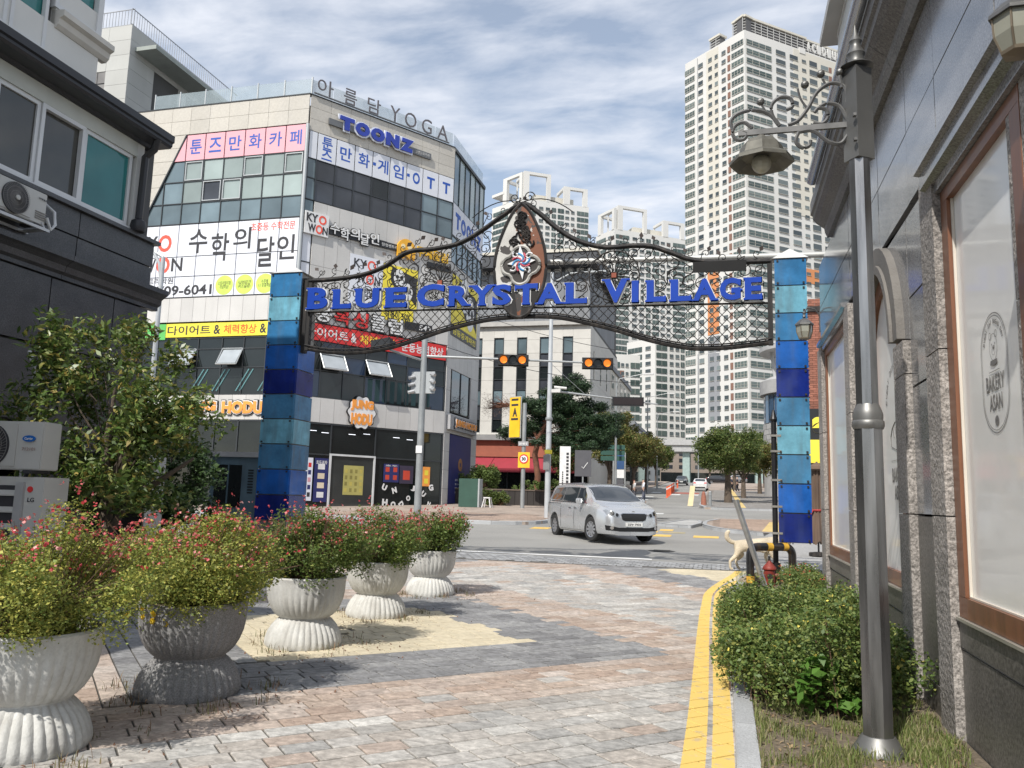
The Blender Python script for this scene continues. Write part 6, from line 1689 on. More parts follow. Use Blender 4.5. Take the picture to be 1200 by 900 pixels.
    for x, y in W: wheel(t, x, y*1.02, .35, steer=radians(14) if x > 0 else 0)
    return t
van = make_van()
van.rotation_euler = (math.atan(.002), math.atan(.03)*0, radians(-90+14.77+17.5))
van.scale = (1, 1, 1.04)
def make_car(label, loc, rot, paint, rear_lights=True, scale=1.0, suv=False):
    t = thing('parked_car' if not rear_lights else 'car', label, 'car', loc, rot)
    top = 1.62 if suv else 1.44
    prof = [(2.25, .62), (2.2, .74), (2.0, .82), (1.5, .92), (1.1, .98), (.6, top-.18), (.2, top-.02), (-.6, top), (-1.3, top-.06), (-1.8, 1.12 if not suv else top-.2), (-2.1, 1.0 if not suv else 1.2), (-2.25, .8)]
    belt = [(2.3, .6), (2.0, .76), (1.0, .9), (-1.8, .95), (-2.3, .78)]
    plan = [(2.3, .6), (2.1, .8), (1.6, .89), (-1.8, .89), (-2.15, .8), (-2.3, .7)]
    W = [(1.4, .76), (1.4, -.76), (-1.35, .76), (-1.35, -.76)]
    body, bvh = car_body('car_body', prof, plan, M('paint_'+paint[0], paint[1], .3, .2, var=.03, coat=.8), .2, belt, W, .32, .78, t)
    for s in (1, -1):
        decal(bvh, [(.75, 1.0), (.35, 1.02), (-.0, top-.1), (-1.2, top-.14), (-1.55, 1.04), (-.4, 1.0)][::1], 'y', .006, m_cg, 'side_window', t, s)
        decal(bvh, [(s*.45, .70), (s*.78, .74), (s*.76, .86), (s*.5, .84)], 'x', .01, m_lampg, 'headlight', t, 1)
        decal(bvh, [(s*.4, .80), (s*.76, .80), (s*.74, .94), (s*.45, .92)], 'x', .01, M('tail_red', (.5, .02, .02), .3, coat=.5), 'tail_light', t, -1)
    decal(bvh, [(-.6, 1.02), (-.52, top-.1), (.52, top-.1), (.6, 1.02)], 'x', .006, m_cg, 'windshield', t, 1)
    decal(bvh, [(-.6, 1.06), (-.52, top-.1), (.52, top-.1), (.6, 1.06)], 'x', .006, m_cg, 'rear_window', t, -1)
    decal(bvh, [(-.25, .52), (.25, .52), (.25, .64), (-.25, .64)], 'x', .012, M('plate_white'), 'rear_plate', t, -1)
    decal(bvh, [(-.25, .42), (.25, .42), (.25, .53), (-.25, .53)], 'x', .012, M('plate_white'), 'front_plate', t, 1)
    decal(bvh, [(-.6, .24), (.6, .24), (.6, .4), (-.6, .4)], 'x', .005, m_trim, 'rear_bumper', t, -1)
    for x, y in W: wheel(t, x, y, .31, n=6)
    return t
make_car('white sedan seen from behind driving away up the street', (-2.77, 100.6, gz(100.6)), radians(90), ('white', (.72, .72, .72)))
make_car('dark car facing the camera far up the street left of the white sedan', (-6.3, 128, gz(128)), radians(-90), ('dark', (.03, .035, .04)), False)
make_car('black car parked crossways behind the white sedan', (-.9, 142, gz(142)), radians(8), ('black', (.015, .015, .018)), False)
make_car('grey car parked far up the street at the right kerb', (1.6, 150, gz(150)), radians(186), ('grey', (.2, .2, .21)), False)

# ------------------------------------------------------------------ dog crossing the kerb
def skin_obj(name, joints, edges, mat, parent=None, sub=2, loc=None, rot=0):
    me = bpy.data.meshes.new(name); me.from_pydata([j[:3] for j in joints], edges, [])
    o = bpy.data.objects.new('tmp_skin', me); COL.objects.link(o)
    o.modifiers.new('s', 'SKIN'); 
    sk = me.skin_vertices[0].data if me.skin_vertices else None
    if sk is None:
        bm = bmesh.new(); bm.from_mesh(me); bm.verts.layers.skin.verify(); bm.to_mesh(me); bm.free(); sk = me.skin_vertices[0].data
    for i, j in enumerate(joints):
        r_ = j[3]; sk[i].radius = (r_, j[4] if len(j) > 4 else r_); sk[i].use_root = (i == 0)
    sb = o.modifiers.new('u', 'SUBSURF'); sb.levels = sub; sb.render_levels = sub
    bpy.context.view_layer.update()
    m2 = bpy.data.meshes.new_from_object(o.evaluated_get(bpy.context.evaluated_depsgraph_get())); m2.name = name
    bpy.data.objects.remove(o)
    m2.materials.clear(); m2.materials.append(mat); m2.polygons.foreach_set('use_smooth', [True]*len(m2.polygons))
    return mk(name, m2, parent, loc=loc, rot=rot)
m_fur = M('dog_fur', (.66, .57, .43), .9, var=.22, nsc=5, fine=.15, fsc=60, bump=2, bsc=90)
dog = thing('dog', 'cream coloured dog with curled tail walking past the hoop guard', 'dog', (.62, 19.0, gz(19.0)), radians(14))
J = [(-.30, 0, .56, .135, .15), (-.08, 0, .56, .125, .14), (.15, 0, .56, .15, .165), (.33, 0, .58, .14, .165), (.48, 0, .66, .10, .11), (.60, 0, .70, .085, .095), (.72, 0, .66, .065, .06), (.82, 0, .62, .045, .04),
     (-.42, 0, .60, .05), (-.52, 0, .62, .05), (-.60, .0, .70, .06), (-.60, 0, .80, .055), (-.53, 0, .86, .035),
     (-.33, .09, .45, .09), (-.22, .10, .33, .055), (-.38, .10, .20, .032), (-.33, .10, .05, .028), (-.27, .10, .03, .03),
     (-.36, -.09, .45, .09), (-.42, -.10, .32, .055), (-.56, -.10, .20, .032), (-.55, -.10, .05, .028), (-.49, -.10, .03, .03),
     (.33, .09, .44, .065), (.28, .10, .30, .042), (.33, .10, .16, .03), (.40, .10, .05, .028), (.45, .10, .04, .03),
     (.33, -.09, .44, .065), (.40, -.10, .30, .042), (.52, -.10, .18, .03), (.60, -.10, .06, .028), (.65, -.10, .05, .03)]
E_ = [(0, 1), (1, 2), (2, 3), (3, 4), (4, 5), (5, 6), (6, 7), (0, 8), (8, 9), (9, 10), (10, 11), (11, 12), (0, 13), (13, 14), (14, 15), (15, 16), (16, 17), (0, 18), (18, 19), (19, 20), (20, 21), (21, 22), (3, 23), (23, 24), (24, 25), (25, 26), (26, 27), (3, 28), (28, 29), (29, 30), (30, 31), (31, 32)]
skin_obj('body', J, E_, m_fur, dog)
for s in (1, -1): MB().add([(.52, s*.05, .76), (.60, s*.07, .76), (.58, s*.09, .66), (.56, s*.06, .84)], [(0, 1, 3), (1, 2, 3), (2, 0, 3), (0, 2, 1)]).obj('ear', m_fur, dog)
MB().lathe([(.02, 0), (.015, .02)], 8, .86, 0).obj('nose', m_trim, dog).location = (0, 0, .60)

# people far off
def person(label, loc, rot, top, legs, hair=(.03, .02, .02), skin=(.5, .33, .25), stride=.12, h=1.65, shoulders=.19):
    t = thing('person', label, 'person', loc, rot); k = h/1.65; t.scale = (k, k, k)
    J = [(0, 0, .92, .12, .15), (0, 0, 1.1, .11, .13), (0, 0, 1.3, .11, .16), (0, 0, 1.42, .06, .07), (0, 0, 1.52, .07, .07), (0.01, 0, 1.60, .085, .075),
         (0, shoulders, 1.36, .05), (.03, shoulders+.03, 1.1, .04), (.08, shoulders+.03, .86, .03), (.1, shoulders+.02, .78, .03),
         (0, -shoulders, 1.36, .05), (-.04, -shoulders-.03, 1.1, .04), (-.04, -shoulders-.03, .86, .03), (-.02, -shoulders-.02, .78, .03),
         (0, .09, .82, .085), (stride, .09, .46, .055), (stride*.8, .09, .08, .04), (stride+.14, .09, .04, .035),
         (0, -.09, .82, .085), (-stride*.3, -.09, .46, .055), (-stride*1.6, -.09, .10, .04), (-stride*1.2, -.09, .04, .035)]
    E2 = [(0, 1), (1, 2), (2, 3), (3, 4), (4, 5), (2, 6), (6, 7), (7, 8), (8, 9), (2, 10), (10, 11), (11, 12), (12, 13), (0, 14), (14, 15), (15, 16), (16, 17), (0, 18), (18, 19), (19, 20), (20, 21)]
    skin_obj('body', J, E2, M('skin_tone', skin, .6), t, 1)
    Jt = [(0, 0, .95, .14, .17), (0, 0, 1.1, .125, .15), (0, 0, 1.3, .125, .175), (0, shoulders, 1.36, .065), (.03, shoulders+.03, 1.08, .055), (0, -shoulders, 1.36, .065), (-.04, -shoulders-.03, 1.08, .055)]
    skin_obj('shirt', Jt, [(0, 1), (1, 2), (2, 3), (3, 4), (2, 5), (5, 6)], M('cloth_%d_%d' % (int(top[0]*99), int(top[2]*99)), top, .85), t, 1)
    Jl = [(0, 0, .92, .14, .17), (0, .09, .82, .1), (stride, .09, .46, .075), (stride*.8, .09, .12, .06), (0, -.09, .82, .1), (-stride*.3, -.09, .46, .075), (-stride*1.55, -.09, .14, .06)]
    skin_obj('trousers', Jl, [(0, 1), (1, 2), (2, 3), (0, 4), (4, 5), (5, 6)], M('legs_%d_%d' % (int(legs[0]*99), int(legs[2]*99)), legs, .85), t, 1)
    skin_obj('hair', [(-.02, 0, 1.63, .09, .085), (-.03, 0, 1.56, .07, .08)], [(0, 1)], M('hair_%d' % int(hair[0]*99), hair, .8), t, 1)
    return t
person('person in a white long sleeved shirt walking beside the van nose', (-5.45, 57.2, gz(57.2)+.1), radians(20), (.72, .74, .80), (.12, .13, .17), h=1.62)
person('red haired person in a pale shirt just left of the one in white', (-6.15, 57.9, gz(57.9)+.1), radians(25), (.6, .6, .6), (.1, .1, .12), hair=(.22, .03, .02), h=1.55)
person('person in dark clothes standing under the trees on the right footway', (1.35, 92, gz(92)+.1), radians(180), (.02, .025, .05), (.02, .02, .03), h=1.75)
person('person in a white top standing beside the dark dressed pair under the trees', (2.05, 92.5, gz(92)+.1), radians(200), (.65, .65, .65), (.03, .03, .05), h=1.72)
person('second dark dressed person under the trees, left of the others', (.8, 93.5, gz(92)+.1), radians(170), (.03, .04, .07), (.02, .02, .03), h=1.78)

# folded parasol behind the blue pillar
ps = thing('folded_parasol', 'folded brown patio parasol tied with a red strap behind the blue pillar', 'parasol', (2.42, 23.4, gz(23.4)))
MB().tube([(0, 0, 0), (0, 0, 2.5)], .025, 8).obj('pole', m_iron, ps); MB().lathe([(.25, 0), (.25, .08), (.1, .1)], 16).obj('base', m_steel, ps)
mb = MB(); n = 40; vs = []
for z, r_ in [(2.48, .02), (2.38, .22), (2.30, .24), (2.26, .10), (1.9, .12), (1.4, .14), (1.18, .10), (1.0, .17), (.6, .24), (.34, .27)]:
    for j in range(n):
        a = 2*pi*j/n; q = r_*(1+.22*cos(8*a)) if z < 2.27 else r_; vs.append((q*cos(a), q*sin(a), z+(.06*cos(8*a) if z < .5 else 0)))
fs = [(i*n+j, i*n+(j+1) % n, (i+1)*n+(j+1) % n, (i+1)*n+j) for i in range(9) for j in range(n)]
mb.add(vs, fs); mb.f = [f[::-1] for f in mb.f]; mb.obj('canopy', M('canvas_brown', (.14, .095, .07), .9, var=.2), ps, smooth=True)
MB().tube([(.12*cos(a), .12*sin(a), 1.2) for a in [2*pi*i/16 for i in range(17)]], .03, 6).tube([(-.12, -.06, 1.2), (-.22, -.1, 1.05)], .025, 6).obj('strap', M('strap_red', (.35, .04, .04), .8), ps)

# ------------------------------------------------------------------ hedge and grass on the right
m_hedge = M('hedge_leaf', ramp=[(.075, .13, .03), (.14, .21, .05), (.21, .26, .07), (.07, .12, .03), (.115, .18, .04), (.28, .28, .08)], rnd=.2, island=True, rough=.55, var=.1, transl=.25)
hd = thing('hedge', 'low sprawling green shrub hedge in the bed between the kerb and the bakery', 'hedge', (.8, 9.3, .05))
rr = random.Random(5); C_, Rd = [], []
for k in range(300):
    y = rr.uniform(6.6, 12.6); f = (y-6.9)/8.4
    wv = .74*min(1, (y-6.1)/1.0)*(1 if y < 13 else max(.45, 1-(y-13)*.3))
    cxh = .74; x = cxh+rr.uniform(-1, 1)*wv
    x = min(1.5, max(.02, x))
    hh = (.50+.18*sin(y*1.9+1)+.12*sin(y*4.1))*(1-.25*abs(x-cxh)/.8)*(1 if y < 11 else max(.5, 1-(y-11)*.4))
    C_.append((x-.8, y-9.3, rr.uniform(.25, 1)*hh)); Rd.append(rr.uniform(.13, .2) if y < 11 else .11)
P = blob_points(95000, C_, Rd, 8, shell=.45); P = P[(P[:, 2] > .02) & (P[:, 0] < .76)]; P = P+rng.normal(size=P.shape)*.02
leafcloud('foliage', P, .036, m_hedge, .6, .45, hd, seed=8, kind='stuff')
F_ = blob_points(1200, C_, [q*1.1 for q in Rd], 9, shell=.95); F_ = F_[(F_[:, 2] > .38) & (F_[:, 0] < .7)][:170]
leafcloud('blossom', F_, .03, M('blossom_yellow', (.75, .62, .12), .6), .9, .2, hd, seed=9, kind='stuff')
st = MB()
for k in range(260):
    c = C_[rr.randrange(len(C_))]; st.tube([(c[0]*.9+rr.uniform(-.1, .1), c[1]+rr.uniform(-.1, .1), 0), (c[0], c[1], c[2]+.05)], .005, 3, cap=False)
st.obj('stems', m_stem, hd, kind='stuff')
hd3 = thing('shrub', 'small reddish green shrub against the granite wall beyond the hedge, right of the hoop guard', 'shrub', (1.25, 14.6, .08))
C3 = [(rr.uniform(-.3, .28), rr.uniform(-1.3, .9), rr.uniform(.1, .42)) for _ in range(40)]
leafcloud('foliage', blob_points(12000, C3, [.15]*40, 15, shell=.4), .034, m_hedge, .6, .45, hd3, seed=15, kind='stuff')
leafcloud('red_leaf', blob_points(500, C3, [.17]*40, 16, shell=.9), .036, M('leaf_red', (.35, .06, .03), .6), .6, .45, hd3, seed=16, kind='stuff')
hd2 = thing('sapling', 'young bright green broad leaved seedling at the foot of the hedge beside the lamp post', 'seedling', (.72, 6.65, .05))
C2 = [(rr.uniform(-.22, .28), rr.uniform(-.15, .2), rr.uniform(.08, .38)) for _ in range(14)]
P = blob_points(260, C2, [.09]*14, 12, shell=.5); leafcloud('leaves', P, .085, M('broad_leaf', ramp=[(.06, .15, .02), (.12, .25, .04), (.08, .18, .03)], rnd=.15, island=True, rough=.5, transl=.35), .55, .8, hd2, seed=12)['kind'] = 'stuff'
# grass blades
def grass(name, label, x0, x1, y0, y1, n, hmin, hmax, mat, seed, dens=lambda x, y: 1.0, base=.05):
    r_ = np.random.default_rng(seed); X = r_.uniform(x0, x1, n); Y = r_.uniform(y0, y1, n)
    keep = np.array([r_.random() < dens(a, b) for a, b in zip(X, Y)]); X = X[keep]; Y = Y[keep]; n = len(X)
    h = r_.uniform(hmin, hmax, n); a = r_.uniform(0, 2*pi, n); lean = r_.uniform(.1, .8, n)*h; w = r_.uniform(.002, .0045, n)
    Z0 = np.array([gz(b) for b in Y])+base
    dxn, dyn = np.cos(a), np.sin(a)
    p0 = np.stack([X-dyn*w, Y+dxn*w, Z0], 1); p1 = np.stack([X+dyn*w, Y-dxn*w, Z0], 1)
    m0 = np.stack([X+dxn*lean*.35-dyn*w*.8, Y+dyn*lean*.35+dxn*w*.8, Z0+h*.65], 1); m1 = np.stack([X+dxn*lean*.35+dyn*w*.8, Y+dyn*lean*.35-dxn*w*.8, Z0+h*.65], 1)
    t_ = np.stack([X+dxn*lean, Y+dyn*lean, Z0+h], 1)
    V = np.stack([p0, p1, m1, m0, t_], 1).reshape(-1, 3)
    F = []
    for i in range(n):
        k = 5*i; F.append((k, k+1, k+2, k+3)); F.append((k+3, k+2, k+4))
    me = bpy.data.meshes.new(name); me.from_pydata(V.tolist(), [], F); me.materials.append(mat)
    return mk(name, me, None, label=label, cat='grass', kind='stuff')
m_grass = M('grass_blade', ramp=[(.14, .19, .04), (.26, .26, .10), (.10, .16, .03), (.38, .34, .19), (.16, .20, .05), (.12, .17, .04)], rnd=.15, island=True, rough=.7, transl=.3)
grass('grass', 'straw and green grass tufts in the bed below the hedge', .2, 1.5, 4.3, 9.5, 42000, .01, .09, m_grass, 3, lambda x, y: (.04+.96*max(0, sin(x*8+2*sin(y*4))*sin(y*5+x*3)*.8+.35))*(1 if y < 7.5 else .4))
grass('grass', 'thin grass round the hydrant and the hoop guard', .2, 1.5, 13, 18, 5000, .03, .12, m_grass, 4, lambda x, y: .5 if not (.3 < x < 1.5 and 15.6 < y < 16.9) else .08)
Pb = np.array([[rng.uniform(.22, 1.5), rng.uniform(4.4, 8.6), .062] for _ in range(900)])
leafcloud('leaf_litter', Pb, .04, M('litter_dry', ramp=[(.22, .15, .08), (.30, .22, .12), (.14, .09, .05)], rnd=.2, island=True, rough=.9), .45, 3.0, None, seed=46, label='dry brown leaves scattered in the grass bed below the hedge', cat='litter', kind='stuff')
m_weed = M('weed', ramp=[(.10, .13, .04), (.18, .15, .08), (.22, .12, .08)], rnd=.2, island=True, rough=.9)
wl = {0: 'dry weeds growing at the foot of the nearest white planter', 1: 'dry weeds and litter at the foot of the grey planter', 2: 'weeds round the foot of the middle planter', 3: 'dark weeds round the foot of the fourth planter', 4: 'small weeds beside the farthest planter'}
for i, (x, y, c_, lb) in enumerate(plants):
    grass('weeds', wl[i], x-.75, x+.85, y-.7, y+.6, 3600, .01, .10, m_weed, 20+i, lambda a, b: (.55*max(0, sin(a*9+3)*sin(b*8+i*2)) if .40 < hypot(a-x, b-y) < .75 else 0), .0)
# dropped petals and leaf litter by the planters
P = np.array([[px_+rng.normal()*.5+.25, py_+rng.normal()*.45-.1, 0] for px_, py_, _, _ in plants for _ in range(170)])
P[:, 2] = [gz(b)+.006 for b in P[:, 1]]
P = P[P[:, 0] < -2.9]
leafcloud('leaf_litter', P, .03, M('litter', ramp=[(.16, .07, .04), (.24, .12, .07), (.10, .06, .04)], rnd=.2, island=True, rough=.9), .45, 3.0, None, seed=44, label='fallen petals and brown leaf litter on the paving round the planters', cat='litter', kind='stuff')

# ------------------------------------------------------------------ apartment towers
m_tw = M('tower_white', (.60, .595, .575), .8, var=.06, nsc=.05); m_tc = M('tower_cream', (.57, .545, .48), .8, var=.06, nsc=.05)
m_tg = M('tower_grey', (.26, .27, .29), .8); m_to = M('tower_orange', (.58, .24, .10), .8, var=.08, nsc=.1)
m_tbr = M('tower_brown', (.22, .12, .09), .8)
g_tw = M('tower_window', ramp=[(.05, .065, .07), (.10, .12, .125), (.03, .04, .045), (.16, .19, .19)], rnd=.15, island=True, rough=.12, spec=.6)
g_tb = M('tower_balcony', ramp=[(.05, .08, .075), (.10, .135, .125), (.035, .055, .052), (.14, .17, .16)], rnd=.15, rough=.12, spec=.6)
g_tb2 = M('tower_balcony_joined', ramp=[(.05, .08, .075), (.10, .13, .12), (.035, .055, .052)], rnd=.15, island=True, rough=.12, spec=.6)
m_tf = M('tower_frame', (.36, .36, .33), .7)
def tower(label, corner, left, right, ztop, fh, colsL, colsR, depthz=0, singles=(), bands=(), zbase=0, top=None, tone=None):
    """two visible faces; columns are (t0, t1, z fraction lo, hi, kind) in fractions of the face"""
    t = thing('apartment_tower', label, 'apartment tower', (corner[0], corner[1], zbase))
    c = Vector(corner); l = Vector(left); rr_ = Vector(right)
    dl = l-c; dr = rr_-c
    back = l+dr
    core = MB(); core.prism([(0, 0), (dr.x, dr.y), (dr.x+dl.x, dr.y+dl.y), (dl.x, dl.y)], 0, ztop-zbase); core.obj('wall', m_tw, t)
    fL = FrW((l.x, l.y), atan2(-dl.y, -dl.x), t); fR = FrW((c.x, c.y), atan2(dr.y, dr.x), t)
    H = ztop-zbase; nf = int(H/fh)
    for fr, L_, cols in ((fL, dl.length, colsL), (fR, dr.length, colsR)):
        win = {}; 
        for (t0, t1, lo, hi, kd) in cols:
            if kd.startswith('band:'):
                zz0, zz1 = (float(q) for q in kd.split(':')[2:4]) if kd.count(':') >= 3 else (0, 1)
                m_ = {'cream': m_tc, 'grey': m_tg, 'orange': m_to, 'white': m_tw, 'brown': m_tbr}[kd.split(':')[1]]
                fr.box('wall_band', t0*L_, t1*L_, zbase+zz0*H, zbase+zz1*H-.5, 0, .12+.01*lo, m_); continue
            for f in range(nf):
                z0 = ztop-2.2-(f+1)*fh+lo*fh; z1 = ztop-2.2-(f+1)*fh+hi*fh
                if z0 < zbase+8: continue
                if kd == 'balcony_single':
                    o = fr.box('balcony_window', t0*L_, t1*L_, z0, z1, .02, .1, g_tb)
                    for q in (.0, .24, .5, .76, 1.0): win.setdefault('frame', MB()).box(t0*L_+(t1-t0)*L_*q-.07, t0*L_+(t1-t0)*L_*q+.07, -.18, -.101, z0, z1)
                    win.setdefault('frame', MB()).box(t0*L_, t1*L_, -.2, -.102, z0-.05, z0+.12)
                    win['frame'].box(t0*L_, t1*L_, -.19, -.103, z0+.5*(z1-z0)-.04, z0+.5*(z1-z0)+.04)
                elif kd == 'balcony':
                    win.setdefault('balcony', MB()).box(t0*L_, t1*L_, -.26, -.02, z0, z1)
                    n = max(2, int((t1-t0)*L_/1.7))
                    for q in range(1, n): win.setdefault('frame', MB()).box(t0*L_+(t1-t0)*L_*q/n-.05, t0*L_+(t1-t0)*L_*q/n+.05, -.3, -.02, z0, z1)
                elif kd == 'vent':
                    win.setdefault('vent', MB()).box(t0*L_, t1*L_, -.2, -.02, z0, z1)
                else:
                    win.setdefault('window', MB()).box(t0*L_, t1*L_, -.2, -.02, z0, z1)
                    win.setdefault('frame', MB()).box(t0*L_-.1, t1*L_+.1, -.3, -.02, z0-.12, z0)
        for k_, mb in win.items():
            fr.mb({'balcony': 'balcony_windows', 'frame': 'window_frames', 'vent': 'vent_strip', 'window': 'windows'}[k_], mb, {'balcony': g_tb2, 'frame': m_tf, 'vent': m_tbr, 'window': g_tw}[k_], kind='stuff')
        # recessed joints between bays
    return t, fL, fR, dl.length, dr.length
colsL = [(.22, .225, 0, 0, 'band:grey'), (.38, .58, 1, 0, 'band:cream:.60:1.0'), (.38, .56, 2, 0, 'band:orange:.36:.50'), (.38, .56, 2, 0, 'band:grey:.18:.36'),
         (.0, .17, .26, .84, 'balcony_single'), (.24, .315, .30, .76, 'w'), (.415, .475, .32, .76, 'w'), (.525, .575, .32, .74, 'w'), (.64, .70, .32, .70, 'w'), (.735, .775, .22, .86, 'vent'), (.80, .985, .26, .84, 'balcony_single')]
colsR = [(.0, .0, 0, 0, 'band:white:.99:1.0'), (.40, .80, 1, 0, 'band:cream:.62:1.0'), (.62, 1, 2, 0, 'band:orange:.10:.505'), (.44, 1, 3, 0, 'band:orange:.475:.51'), 
         (.015, .215, .26, .84, 'balcony_single'), (.255, .33, .30, .78, 'w'), (.37, .435, .30, .78, 'w'), (.47, .505, .34, .66, 'w'), (.535, .60, .24, .82, 'w'), (.635, .70, .3, .78, 'w'), (.705, .73, .2, .82, 'vent'), (.755, .775, .2, .82, 'vent'), (.78, .83, .3, .78, 'w'), (.865, .94, .26, .82, 'w')]
T1, fL, fR, LL, LR = tower('tallest white apartment tower with green glass corner balconies and a lattice roof crown', (6.76, 232.4), (-11.04, 248.39), (36.46+7, 257.82+6), 140.7, 2.93, colsL, colsR)
fR.box('roof_recess', .45*LR, .50*LR, 139.4, 141.3, -.2, .3, m_tw)
# lattice crown
def lattice_wall(fr, x0, x1, z0, z1, d, name, sx=1.1, sz=.9):
    mb = MB(); x = x0
    while x <= x1: mb.box(x-.09, x+.09, -d-.1, -d+.1, z0, z1); x += sx*2.2
    z = z0
    while z <= z1: mb.box(x0, x1, -d-.05, -d+.06, z-.12, z+.12); z += sz
    fr.mb(name, mb, M('lattice_grey', (.40, .40, .39), .7), kind=None)
    fr.box(name+'_backing', x0, x1, z0, z1-.3, d-2.5, d-.4, M('lattice_dark', (.10, .10, .105), .8))
    fr.box(name+'_cap', x0-.3, x1+.3, z1-.05, z1+.6, d-3.0, d+.3, m_tc)
lattice_wall(fR, .0, .52*LR, 140.9, 145.2, -.6, 'roof_lattice')
lattice_wall(fR, .52*LR, .98*LR, 140.9, 147.5, -4.0, 'roof_lattice')
lattice_wall(fL, .80*LL, LL, 140.9, 145.2, -.6, 'roof_screen')
lattice_wall(fL, .42*LL, .58*LL, 140.9, 144.0, -.6, 'roof_screen')
for i, ch in enumerate('ACIDIUM'): fR.text('roof_letter', ch, (.52+i*.045)*LR, (.553+i*.045)*LR, 141.2, 144.2, -.2, m_tw, bold=.05, ext=.3)
cols2L = [(.05, .55, .22, .84, 'balcony'), (.68, .85, .3, .76, 'w')]
cols2R = [(.02, .2, .2, .84, 'balcony'), (.25, .31, .3, .76, 'w'), (.35, .41, .3, .76, 'w'), (.44, .50, .2, .84, 'balcony'), (.53, .62, .2, .84, 'balcony'), (.645, .70, .32, .72, 'w'), (.73, .78, .32, .72, 'w'), (.82, .99, .2, .84, 'balcony')]
def portal(fr, x0, x1, z0, z1, dep, w, nm='roof_portal'):
    mb = MB(); 
    mb.box(x0, x0+w, 0, 1.6, z0, z1).box(x1-w*.7, x1, 0, 1.6, z0, z1).box(x0, x1, 0.002, 1.598, z1, z1+1.3)
    mb.box(x0, x0+1.2, 1.6, dep, z1+.004, z1+1.296).box(x0+.2, x0+.8, dep-.6, dep, z0, z1)
    fr.mb(nm, mb, m_tw)
T2, fL, fR, LL, LR = tower('white apartment tower with portal frames on its roof, left of the gateway shield', (-87.04, 339.0), (-104.17, 350.0), (-59.56, 356.08), 135.3, 2.9, cols2L, cols2R)
portal(fL, .35*LL, LL*.98, 135, 146.5, 12, 2.6); portal(fR, 0.02*LR, .42*LR, 135, 147, 12, 2.6); portal(fR, .62*LR, .98*LR, 135, 142.5, 10, 3); fL.box('roof_slab', -.3, 8, 140.5, 141.8, -8, .2, m_tw)
fR.box('plant_room', .2*LR, .8*LR, 135, 139, -9, -3, m_tc)
T3, fL, fR, LL, LR = tower('white apartment tower with portal frames on its roof, between the shield and the tallest tower', (-50.76, 379.6), (-61.5, 390.5), (-18.0, 402.5), 132.5, 2.9, cols2L+[(.86, 1, 1, 0, 'band:grey:.1:.62')], cols2R+[(.40, .64, 1, 0, 'band:brown:.05:.45')])
portal(fL, .1*LL, LL*.98, 132, 142, 12, 2.6); portal(fR, .05*LR, .45*LR, 132, 143.5, 12, 2.6); portal(fR, .68*LR, .99*LR, 132, 139.5, 10, 3)
fR.box('plant_room', .3*LR, .75*LR, 132, 136, -9, -3, m_tc)
# long grey and white lower block in front of it, seen through the arch
T4, *_ = tower('white and grey striped tower behind the street trees, just left of the tallest tower', (-24.5, 300), (-36, 309), (-4, 313), 62, 2.9, cols2L, cols2R)
T5, *_ = tower('cream and white apartment block low behind the traffic signals', (-44, 262), (-50, 268), (-27, 270), 50, 2.9, cols2L, cols2R+[(.4, .7, 1, 0, 'band:brown:.1:.9')])

# ------------------------------------------------------------------ pale stone office building with the slate roof
BB = thing('office_building', 'pale stone building with tall window strips, slate upper storey and red awning', 'building', (-18.5, 60, gz(60)))
FB = FrW((-22, 59.8), 0, BB); FBs = FrW((-9.7, 59.8), radians(90), BB)
m_pale = M('pale_stone_cladding', (.55, .535, .50), .8, rnd=.05, var=.06, fine=.05)
MB().box(-22+18.5, -9.8+18.5, .15, 16, 0, 13.6).box(-22+18.5, -9.9+18.5, 1.0, 16, 13.6, 18.6).obj('core', M('core_dark'), BB)
strips_ = [(4.7, 5.5), (6.55, 7.35), (8.35, 9.15), (10.15, 10.95), (1.2, 2.0), (2.95, 3.75)]
xsb = [0]+[q for s_ in sorted(strips_) for q in s_]+[12.3]
for i in range(0, len(xsb)-1, 2):
    a, b = xsb[i], xsb[i+1]
    for j in range(8): FB.box('stone_panel', a+.008, b-.008, 6.35+j*1.05, 7.385+j*1.05, -.14, random.uniform(0, .004), m_pale)
for a, b in strips_:
    FB.box('stone_panel', a, b, 13.9, 14.75, -.14, 0, m_pale)
    for j, (z0, z1) in enumerate([(6.7, 7.5), (7.55, 8.6), (8.65, 9.8), (9.85, 10.6), (10.65, 11.6), (11.65, 12.6), (12.65, 13.85)]):
        FB.box('window_pane', a+.06, b-.06, z0, z1, -.16, -.12, [g_drk, g_mid, g_blue, g_mid, g_drk, g_mid, g_blue][j])
    mb = MB()
    for q in ((a, a+.06), (b-.06, b)): mb.box(q[0], q[1], .03, .16, 6.5, 13.9)
    for z in (6.5, 7.5, 8.6, 9.8, 10.6, 11.6, 12.6, 13.85): mb.box(a+.06, b-.06, .04, .15, z, z+.05)
    FB.mb('window_frame', mb, m_mul)
    FB.box('sill', a, b, 6.35, 6.5, -.14, .03, m_pale)
FB.box('cornice', -.2, 12.4, 14.76, 15.1, -.3, .3, M('cornice_grey', (.42, .41, .39), .8))
for i in range(8): FBs.box('stone_panel', .01+i*2, 1.99+i*2, 1.3, 6.3, -.1, 0, m_pale); 
for i in range(8):
    for j in range(8): FBs.box('stone_panel', .01+i*2, 1.99+i*2, 6.35+j*1.05, 7.385+j*1.05, -.1, random.uniform(0, .004), m_pale)
for i in range(3): FBs.box('slit_window', 1.5+i*3.5, 1.9+i*3.5, 10.8, 13, .004, .03, g_drk)
m_slate = M('slate_cladding', (.20, .21, .225), .7, var=.1, rnd=.08)
for i in range(16): FB.box('slate_panel', -.1+i*.78, .66+i*.78, 15.12, 19.2, -1.0, -.8, m_slate)
